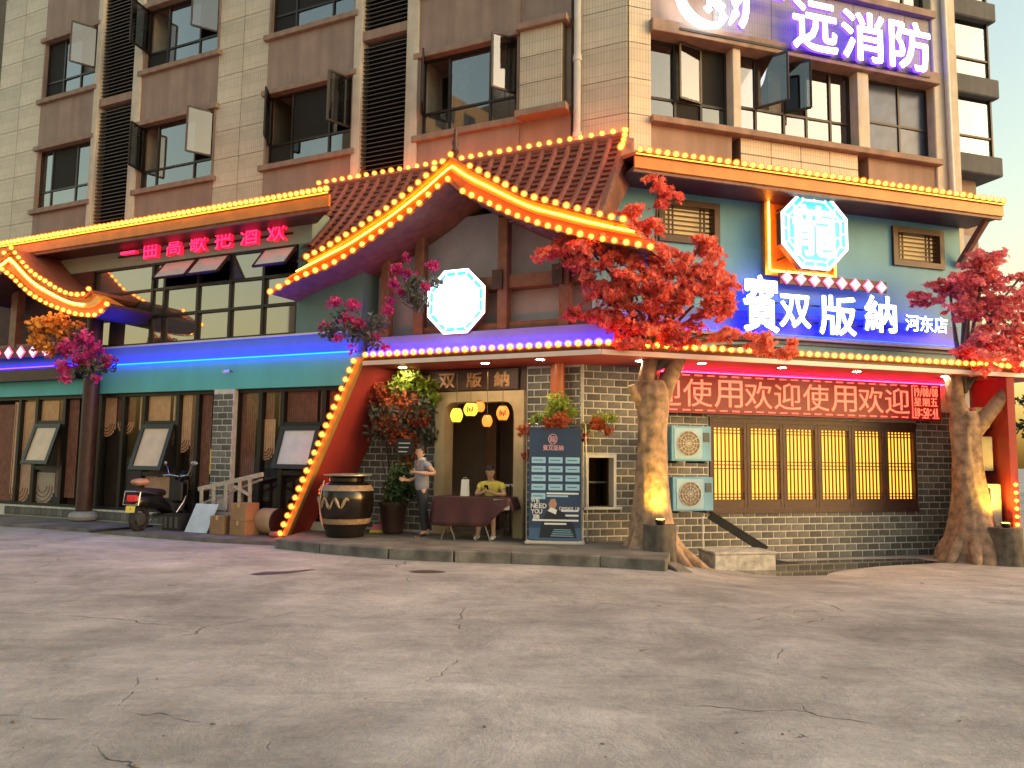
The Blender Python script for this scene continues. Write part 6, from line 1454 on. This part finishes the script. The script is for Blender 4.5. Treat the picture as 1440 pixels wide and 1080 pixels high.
# ---- table, cloth, bag, chair, lanterns
tc_ = Vector((*(-0.631, 14.302), .165)); FT = Frame(tc_, (.97, -.22, 0)); FT2 = FT
t = thing('folding_table', tc_, 'folding table with crossed metal legs under the maroon cloth', 'table')
TH = .76; TX = .68
P3('table_top', FT, (-TX, TX, -.32, .32, TH-.03, TH), M('laminate', (.4, .36, .32), .5), t, bevel=.006)
for sx in (-.45, .2):
    for dy in (-1, 1):
        mb = MB(); mb.tube([FT(sx-.13*dy, .2, .0), FT(sx+.13*dy, .2-.01*dy, TH-.03)], .014, 7); part('leg', mb, M('grey_tube', (.32, .32, .33), .35, metal=.7), t)
CLOTH = M('maroon_cloth', (.055, .013, .017), .75, var=.15, scale=3, bump=.15)
mb = MB()
xs_ = [-TX-.02+i*(2*TX+.04)/24 for i in range(25)]
rows = []
rows.append([FT(x, -.34, TH+.004) for x in xs_]); rows.append([FT(x, 0, TH+.006) for x in xs_]); rows.append([FT(x, .335, TH+.004) for x in xs_])
for k in range(1, 7):
    s = k/6; row = []
    for x in xs_:
        drop = .50 if x < .28 else max(.12, .50-(x-.28)*1.0)
        fold = .018*math.sin(x*14+1.3)*s
        row.append(FT(x*(1+.03*s), .345+.05*s*s+fold, TH-drop*s))
    rows.append(row)
W2 = 25; mb.add([p for r_ in rows for p in r_], [(i*W2+j, i*W2+j+1, (i+1)*W2+j+1, (i+1)*W2+j) for i in range(len(rows)-1) for j in range(W2-1)])
k = len(mb.v)
for sgn in (-1, 1):
    vs = []; ys_ = [-.34+i*.0845 for i in range(9)]
    for q in range(6):
        s = q/5
        for y in ys_: vs.append(FT(sgn*(TX+.02)*(1+.03*s)+sgn*.05*s, y*(1+.12*s), TH+.004-(.48 if sgn < 0 else .22)*s+.01*math.sin(y*20)*s))
    mb.add(vs, [(i*9+j, i*9+j+1, (i+1)*9+j+1, (i+1)*9+j) for i in range(5) for j in range(8)])
o = solo('tablecloth', mb, CLOTH, 'maroon cloth hanging over the folding table at the door', 'tablecloth', smooth=True)
md = o.modifiers.new('thick', 'SOLIDIFY'); md.thickness = .005
P3('underlay', FT, (.42, .71, .34, .343, TH-.2, TH-.02), M('white_underlay', (.55, .52, .5), .7), t)
bc = Vector((*(-0.758, 14.286), 0)); q = FT(-.22, -.05, TH+.008)
fr = Frame(q, (.97, -.22, 0)); t = thing('paper_bag', q, 'white paper bag standing on the maroon tablecloth', 'bag')
mb = MB(); mb.add([fr(u, d, z) for u, d, z in ((-.075, -.04, 0), (.075, -.04, 0), (.075, .04, 0), (-.075, .04, 0), (-.06, -.025, .30), (.07, -.025, .30), (.07, .025, .30), (-.06, .025, .30))], [(3, 2, 1, 0), (0, 1, 5, 4), (1, 2, 6, 5), (2, 3, 7, 6), (3, 0, 4, 7), (4, 5, 6, 7)]); part('bag_body', mb, M('white_paper', (.66, .64, .6), .7, var=.06), t)
mb = MB(); mb.tube([fr(-.03, .026, .29), fr(-.02, .03, .335), fr(.03, .03, .335), fr(.04, .026, .29)], .004, 5); part('handle', mb, MATS['white_paper'], t)
# chair
cc_ = Vector((*(-0.310, 14.863), .165)); FCH = Frame(cc_+Vector((.08, .28, 0)), (.97, -.22, 0))
t = thing('dining_chair', cc_, 'dark chair with white back rail behind the cloth-covered table', 'chair')
P3('seat', FCH, (-.21, .21, -.2, .2, .43, .47), WOOD, t, bevel=.01)
for x, y, h in ((-.19, .17, .43), (.19, .17, .43), (-.19, -.18, .95), (.19, -.18, .95)):
    mb = MB(); mb.bar(FCH(x, y, 0), FCH(x, y, h), .035, .035); part('leg', mb, DARKF, t)
P3('back_rail', FCH, (-.2, .25, -.2, -.17, .92, .96), WHITEM, t)
# lanterns in the doorway
YL = glow('yellow_lantern_silk', (1., .55, .03), .85); OL = glow('orange_lantern_silk', (1., .22, .02), .7)
for (px, r_, h, mat, lab) in (((-1.028, 14.600, 2.413), .11, .26, YL, 'leftmost plain yellow lantern in the doorway'), ((-0.754, 14.400, 2.511), .125, .24, YL, 'yellow lantern with painted marks, second from left'), ((-0.605, 14.900, 2.598), .09, .2, OL, 'dim orange lantern half hidden behind the second yellow one'), ((-0.443, 14.200, 2.295), .09, .21, OL, 'lowest small orange lantern in the doorway'), ((-0.161, 14.200, 2.441), .11, .26, OL, 'rightmost orange lantern with painted marks')):
    c = Vector(px); t = thing('paper_lantern', c-Vector((0, 0, h/2)), lab, 'lantern', 'lanterns hanging in the doorway')
    prof = [(r_*.55, -h/2)] + [(r_*(.62+.42*math.sin(math.pi*(i+.5)/9))*(1+.03*(i % 2)), -h/2+h*(i+.5)/9) for i in range(9)] + [(r_*.55, h/2)]
    mb = MB(); mb.lathe(c, prof, 18); part('shade', mb, mat, t, smooth=True)
    for z in (-h/2-.015, h/2-.005):
        mb = MB(); mb.lathe(c+Vector((0, 0, z)), [(r_*.6, 0), (r_*.6, .02)], 16); part('rim', mb, WOOD, t)
    mb = MB(); mb.tube([c+Vector((0, 0, h/2)), Vector((c.x, c.y, 3.2))], .006, 5); part('cord', mb, CORD, t)
    if 'marks' in lab:
        for k in range(4): mb = MB(); mb.box(Frame(c, (1, 0, 0)), -.05+.03*k-.008, -.05+.03*k+.012, r_*1.0, r_*1.06, -.06+.02*(k % 2), .05-.02*(k % 3)); part('painted_mark', mb, DARKF, t)
# little security camera on the turquoise band
q = (-7.576, 3.391); c = FL(q[0], .82, q[1]); t = thing('security_camera', c, 'small dome camera on the turquoise band above the brick pier', 'camera')
mb = MB(); mb.bar(c-FL.n*.02, c+FL.n*.14+Vector((0, 0, .02)), .02, .02); part('arm', mb, DARKF, t); mb = MB(); mb.tube([c+FL.n*.1+Vector((0, 0, .0)), c+FL.n*.24-Vector((0, 0, .03))], .035, 10); part('housing', mb, WHITEM, t)
# loose stones on the lot
rng = random.Random(9)
mb = MB()
for k in range(70):
    x, y = rng.uniform(-9, 9), rng.uniform(3, 13.5)
    if k < 60: y = rng.uniform(2.2, 5); x *= .4
    r_ = rng.choice((.004, .005, .007, .009, .014)); mb.ball((x, y, ground_z(x, y)+r_*.3), r_, 6, 4, (rng.uniform(.8, 1.6), 1, .6))
struct('grit', mb, M('dark_grit', (.14, .125, .11), .9), kind='stuff', label='scattered small stones and crumbs on the concrete lot')
# block of flats across the street: only its mirror image shows, in the upper windows
t = thing('opposite_apartment_block', (-55, -14, 0), 'brown apartment block mirrored in the upper left windows', 'building')
OPP = M('brown_facade', (.30, .23, .17), .8, var=.15, scale=.5)
FO = Frame((-48, -30, 0), (0.25, .97, 0)); P3('wall', FO, (0, 9, -10, 0, 0, 38), OPP, t); P3('wall', FO, (12.5, 24, -10, 0, 0, 34), OPP, t)
OW = M('opposite_window', (.04, .045, .05), .15)
mb = MB(); mb.box(FW, -.75, .75, -.03, .06, -.75, .75); OWM = mesh_of('window', mb, OW)
for fl_ in range(11):
    for k in (1.5, 4.3, 7.1, 14.2, 17, 19.8, 22.4): piece('window', OWM, FO.mat(k, .0, 2+fl_*3), t)

# ================================================================ PEOPLE
def skin_mesh(name, nodes, edges, mat, parent, root=0, sub=2):
    """nodes: (x,y,z,rx[,ry]) in world space; grown with the Skin modifier, then frozen to a plain mesh"""
    me = bpy.data.meshes.new(name); me.from_pydata([n[:3] for n in nodes], edges, [])
    o = bpy.data.objects.new(name, me); COL.objects.link(o)
    md = o.modifiers.new('skin', 'SKIN'); md.use_smooth_shade = True; md.branch_smoothing = .6
    for i, n in enumerate(nodes):
        v = me.skin_vertices[0].data[i]; v.radius = (n[3], n[4] if len(n) > 4 else n[3]); v.use_root = (i == root)
    sb = o.modifiers.new('sub', 'SUBSURF'); sb.levels = sub; sb.render_levels = sub
    m2 = bpy.data.meshes.new_from_object(o.evaluated_get(bpy.context.evaluated_depsgraph_get())); bpy.data.objects.remove(o)
    po = ORG[parent.name]
    for v in m2.vertices: v.co -= po
    m2.materials.clear(); m2.materials.append(mat)
    for p in m2.polygons: p.use_smooth = True
    q = bpy.data.objects.new(name, m2); link(q, parent, po); return q
SKIN = M('skin', (.56, .33, .23), .55, var=.08); HAIR = M('black_hair', (.012, .01, .01), .5, var=.2)
def head(parent, c, fwd, s=1., tilt=0., hair=True):
    """lofted head with brow, nose, jaw, ears; fwd is the facing direction on the ground plane"""
    f = Vector((fwd[0], fwd[1], 0)).normalized(); l = Vector((0, 0, 1)).cross(f); up = Vector((0, 0, 1))
    rot = Matrix.Rotation(tilt, 3, l)
    c = Vector(c); W = lambda x, y, z: c + rot @ (f*x + l*y + up*z)*s
    mb = MB(); n = 20
    prof = [(-.115, .035, .03, .03), (-.105, .055, .045, .025), (-.085, .072, .056, .012), (-.05, .082, .066, .004), (-.01, .088, .073, 0), (.03, .092, .076, -.004), (.07, .088, .072, -.006), (.1, .068, .056, -.008), (.118, .035, .03, -.01), (.124, .006, .006, -.01)]
    vs = []
    for (z, rx, ry, ox) in prof:
        for k in range(n):
            a = 2*math.pi*k/n; ca, sa = math.cos(a), math.sin(a); x = ox+rx*ca; y = ry*sa
            if ca > .95 and -.045 < z < -.005: x += .022       # nose
            if ca > .6 and z == .03: x -= .004
            vs.append(W(x, y, z))
    mb.add(vs, [(i*n+k, i*n+(k+1) % n, (i+1)*n+(k+1) % n, (i+1)*n+k) for i in range(len(prof)-1) for k in range(n)]+[tuple(range(n))[::-1], tuple((len(prof)-1)*n+k for k in range(n))])
    return mb, W
def face_bits(parent, W):
    DK = M('eye_dark', (.015, .012, .012), .3); LIP = M('lip', (.36, .13, .10), .5)
    for y in (.03, -.03):
        mb = MB(); mb.ball(W(.082, y, .008), .010, 8, 6, (1, 1.3, .6)); part('eye', mb, DK, parent, smooth=True)
        mb = MB(); mb.bar(W(.088, y-.016, .030), W(.088, y+.016, .030), .008, .006); part('eyebrow', mb, HAIR, parent)
    mb = MB(); mb.bar(W(.079, -.02, -.066), W(.079, .02, -.066), .008, .008); part('mouth', mb, LIP, parent)
    for y in (.076, -.076):
        mb = MB(); mb.ball(W(-.005, y, -.005), .026, 8, 6, (.6, .35, 1)); part('ear', mb, SKIN, parent, smooth=True)
def hair_cap(parent, W, s=1.):
    mb = MB(); n = 20; vs = []
    prof = [(-.045, .0), (.0, .0), (.03, .0), (.06, 0), (.095, 0), (.118, 0), (.134, 0)]
    rad = {-.045: (.09, .079), .0: (.098, .084), .03: (.103, .087), .06: (.103, .085), .095: (.085, .07), .118: (.05, .043), .134: (.008, .008)}
    for (z, _) in prof:
        rx, ry = rad[z]
        for k in range(n):
            a = 2*math.pi*k/n; ca = math.cos(a); z2 = z
            if ca > .25 and z < .06: z2 = .062+.004*math.sin(k*5); rx2 = rx*.97     # hairline above the brow
            else: rx2 = rx
            jag = .006*math.sin(k*3.7+z*60)
            vs.append(W(-.008+(rx2+jag)*ca, (ry+jag)*math.sin(a), z2))
    mb.add(vs, [(i*n+k, i*n+(k+1) % n, (i+1)*n+(k+1) % n, (i+1)*n+k) for i in range(len(prof)-1) for k in range(n)]+[tuple((len(prof)-1)*n+k for k in range(n))])
    part('hair', mb, HAIR, parent, smooth=True)
def hand(nodes, edges, wrist_i, wr, dirv, side, s=1., curl=.6):
    """palm and five fingers as extra skin chains; dirv along the fingers, side = thumb direction"""
    d = Vector(dirv).normalized(); sd = Vector(side).normalized(); nrm = d.cross(sd).normalized(); w = Vector(wr)
    p = len(nodes); nodes.append((*(w+d*.055*s), .036*s, .016*s)); edges.append((wrist_i, p))
    for k, ln in enumerate((.070, .080, .074, .058)):
        o = sd*(.028-.019*k)*s; b = w+d*.09*s+o; a1 = b+d*ln*.5*s+nrm*curl*.012*s; a2 = a1+(d*(1-curl)+nrm*curl).normalized()*ln*.5*s
        i = len(nodes); nodes += [(*b, .0095*s), (*a1, .0085*s), (*a2, .007*s)]; edges += [(p, i), (i, i+1), (i+1, i+2)]
    b = w+d*.03*s+sd*.035*s; a1 = b+(d*.7+sd*.6).normalized()*.035*s; a2 = a1+(d*.9+nrm*.3).normalized()*.03*s
    i = len(nodes); nodes += [(*b, .012*s), (*a1, .0105*s), (*a2, .009*s)]; edges += [(p, i), (i, i+1), (i+1, i+2)]
def body_with_head(parent, nodes, edges, hd):
    """limbs grown by skin, the lofted head merged into the same mesh"""
    o = skin_mesh('body', nodes, edges, SKIN, parent)
    bm = bmesh.new(); bm.from_mesh(o.data); po = ORG[parent.name]
    vs = [bm.verts.new(Vector(v)-po) for v in hd.v]
    for f in hd.f:
        try: bm.faces.new([vs[i] for i in f]).smooth = True
        except ValueError: pass
    bmesh.ops.recalc_face_normals(bm, faces=bm.faces); bm.to_mesh(o.data); bm.free(); return o

# ---- standing man: grey polo shirt, dark trousers, turned to the left, one elbow out
g = Vector((*(-1.650, 14.691), .165)); t = thing('person', g, 'standing person in grey polo shirt and dark trousers left of the doorway', 'person')
f = Vector((-.86, -.5, 0)).normalized(); l = Vector((0, 0, 1)).cross(f)     # faces left, a little to the camera; l = his left
P = lambda x, y, z: tuple(g + f*x + l*y + Vector((0, 0, z)))
S = 1.66/1.75
def N(x, y, z, r, r2=None): return (*P(x*S, y*S, z*S), r*S, (r2 or r)*S)
nodes = [N(0, 0, .98, .115), N(0, 0, 1.18, .11), N(.01, 0, 1.38, .12), N(.015, 0, 1.48, .06), N(.03, 0, 1.56, .052),
         N(0, .09, .88, .075), N(.02, .11, .50, .06), N(-.02, .11, .10, .042), N(.10, .12, .03, .035), N(.19, .12, .02, .025),
         N(0, -.09, .88, .075), N(-.10, -.12, .50, .06), N(-.20, -.13, .10, .042), N(-.09, -.14, .03, .035), N(.0, -.14, .02, .025),
         N(.01, .19, 1.42, .06), N(-.10, .40, 1.22, .045), N(.16, .28, 1.24, .035), N(.23, .21, 1.25, .028),
         N(.01, -.19, 1.42, .06), N(.0, -.25, 1.13, .045), N(.22, -.17, 1.08, .035), N(.29, -.13, 1.09, .028)]
edges = [(0, 1), (1, 2), (2, 3), (3, 4), (0, 5), (5, 6), (6, 7), (7, 8), (8, 9), (0, 10), (10, 11), (11, 12), (12, 13), (13, 14), (2, 15), (15, 16), (16, 17), (17, 18), (2, 19), (19, 20), (20, 21), (21, 22)]
hand(nodes, edges, 18, nodes[18][:3], f*.5-l*.85, Vector((0, 0, 1)), 1.0, .5)
hand(nodes, edges, 22, nodes[22][:3], f*.85+l*.4+Vector((0, 0, .15)), Vector((0, 0, 1)), 1.0, .6)
hd, W = head(t, P(.05*S, 0, 1.655*S), f, 1.0, R(12))
body_with_head(t, nodes, edges, hd); face_bits(t, W); hair_cap(t, W)
POLO = M('grey_polo', (.27, .27, .33), .8, var=.08, scale=8, bump=.1); TRO = M('dark_trousers', (.03, .03, .038), .8, var=.15); SHOE = M('dark_shoe', (.02, .025, .05), .5); 
sh = [N(0, 0, .84, .16), N(0, 0, 1.06, .155), N(0, 0, 1.22, .155), N(.01, 0, 1.37, .155), N(.015, 0, 1.475, .085, .08), N(.01, .20, 1.42, .085), N(-.055, .30, 1.32, .078), N(.01, -.20, 1.42, .085), N(.003, -.235, 1.24, .076)]
skin_mesh('shirt', sh, [(0, 1), (1, 2), (2, 3), (3, 4), (3, 5), (5, 6), (3, 7), (7, 8)], POLO, t)
mb = MB(); mb.lathe(P(.015*S, 0, 1.485*S), [(.075, 0), (.085, .0), (.07, .05), (.06, .05)], 16); part('collar', mb, M('pale_collar', (.45, .45, .48), .8), t, smooth=True)
tr = [N(0, 0, 1.02, .14), N(0, 0, .87, .155), N(0, .085, .76, .115), N(.02, .11, .5, .08), N(-.02, .11, .1, .07), N(0, -.085, .76, .115), N(-.1, -.12, .5, .08), N(-.2, -.13, .1, .07)]
skin_mesh('trousers', tr, [(0, 1), (1, 2), (2, 3), (3, 4), (1, 5), (5, 6), (6, 7)], TRO, t)
for y, x0 in ((.11, 0), (-.135, -.18)):
    skin_mesh('shoe', [N(x0-.05, y, .05, .045), N(x0+.05, y, .05, .05, .04), N(x0+.19, y+.01, .03, .04, .028)], [(0, 1), (1, 2)], SHOE if y > 0 else M('pale_shoe', (.45, .40, .33), .6), t)

# ---- seated person in a yellow T-shirt behind the table, looking at a phone
g = FT(.2, -.42, 0); g.z = .165
t = thing('person', g, 'seated person in yellow T-shirt looking at a phone behind the table', 'person')
f = FT.n.copy(); l = Vector((0, 0, 1)).cross(f)
P = lambda x, y, z: tuple(g + f*x + l*y + Vector((0, 0, z))); S = .98
nodes = [N(0, 0, .56, .12), N(.02, 0, .76, .11), N(.06, 0, .97, .12), N(.09, 0, 1.07, .06), N(.12, 0, 1.14, .05),
         N(.05, .10, .53, .085), N(.44, .13, .52, .062), N(.42, .14, .10, .042), N(.52, .15, .03, .033), N(.60, .15, .02, .024),
         N(.05, -.10, .53, .085), N(.46, -.15, .52, .062), N(.40, -.16, .10, .042), N(.50, -.17, .03, .033), N(.58, -.17, .02, .024),
         N(.07, .19, 1.0, .058), N(.12, .27, .80, .044), N(.33, .14, .83, .034), N(.37, .09, .86, .027),
         N(.07, -.19, 1.0, .058), N(.12, -.27, .80, .044), N(.33, -.14, .83, .034), N(.37, -.09, .86, .027)]
hand(nodes, edges2 := list(edges[:22]), 18, nodes[18][:3], f*.5-l*.7+Vector((0, 0, .45)), f*-.6+Vector((0, 0, .8)), .95, .6)
hand(nodes, edges2, 22, nodes[22][:3], f*.5+l*.7+Vector((0, 0, .45)), f*-.6+Vector((0, 0, .8)), .95, .6)
hd, W = head(t, P(.17*S, 0, 1.235*S), f, 1.0, R(24))
body_with_head(t, nodes, edges2, hd); face_bits(t, W); hair_cap(t, W)
YEL = M('yellow_tshirt', (.60, .50, .09), .8, var=.08, scale=8)
sh = [N(0, 0, .52, .16), N(.01, 0, .68, .155), N(.03, 0, .82, .15), N(.06, 0, .96, .15), N(.09, 0, 1.065, .085, .08), N(.07, .20, 1.0, .084), N(.10, .25, .87, .08), N(.07, -.20, 1.0, .084), N(.10, -.25, .87, .08)]
skin_mesh('shirt', sh, [(0, 1), (1, 2), (2, 3), (3, 4), (3, 5), (5, 6), (3, 7), (7, 8)], YEL, t)
tr = [N(0, 0, .56, .14), N(.04, 0, .53, .14), N(.06, .10, .53, .10), N(.36, .13, .525, .082), N(.06, -.10, .53, .10), N(.38, -.15, .525, .082)]
skin_mesh('shorts', tr, [(0, 1), (1, 2), (2, 3), (1, 4), (4, 5)], M('dark_shorts', (.03, .03, .035), .8), t)
for y, x0 in ((.145, .44), (-.165, .42)):
    skin_mesh('shoe', [N(x0-.05, y, .05, .045), N(x0+.06, y, .05, .05, .04), N(x0+.17, y, .03, .04, .028)], [(0, 1), (1, 2)], M('white_shoe', (.6, .58, .55), .6), t)
c = Vector(P(.43*S, 0, .93*S)); fr = Frame(c, l)
mb = MB(); ax = Vector((0, 0, 1))*.8+f*.5
mb.bar(c-ax.normalized()*.075, c+ax.normalized()*.075, .075, .009, up=f); solo('phone', mb, M('black_phone', (.01, .01, .012), .2), 'black phone held in both hands by the seated person', 'phone')
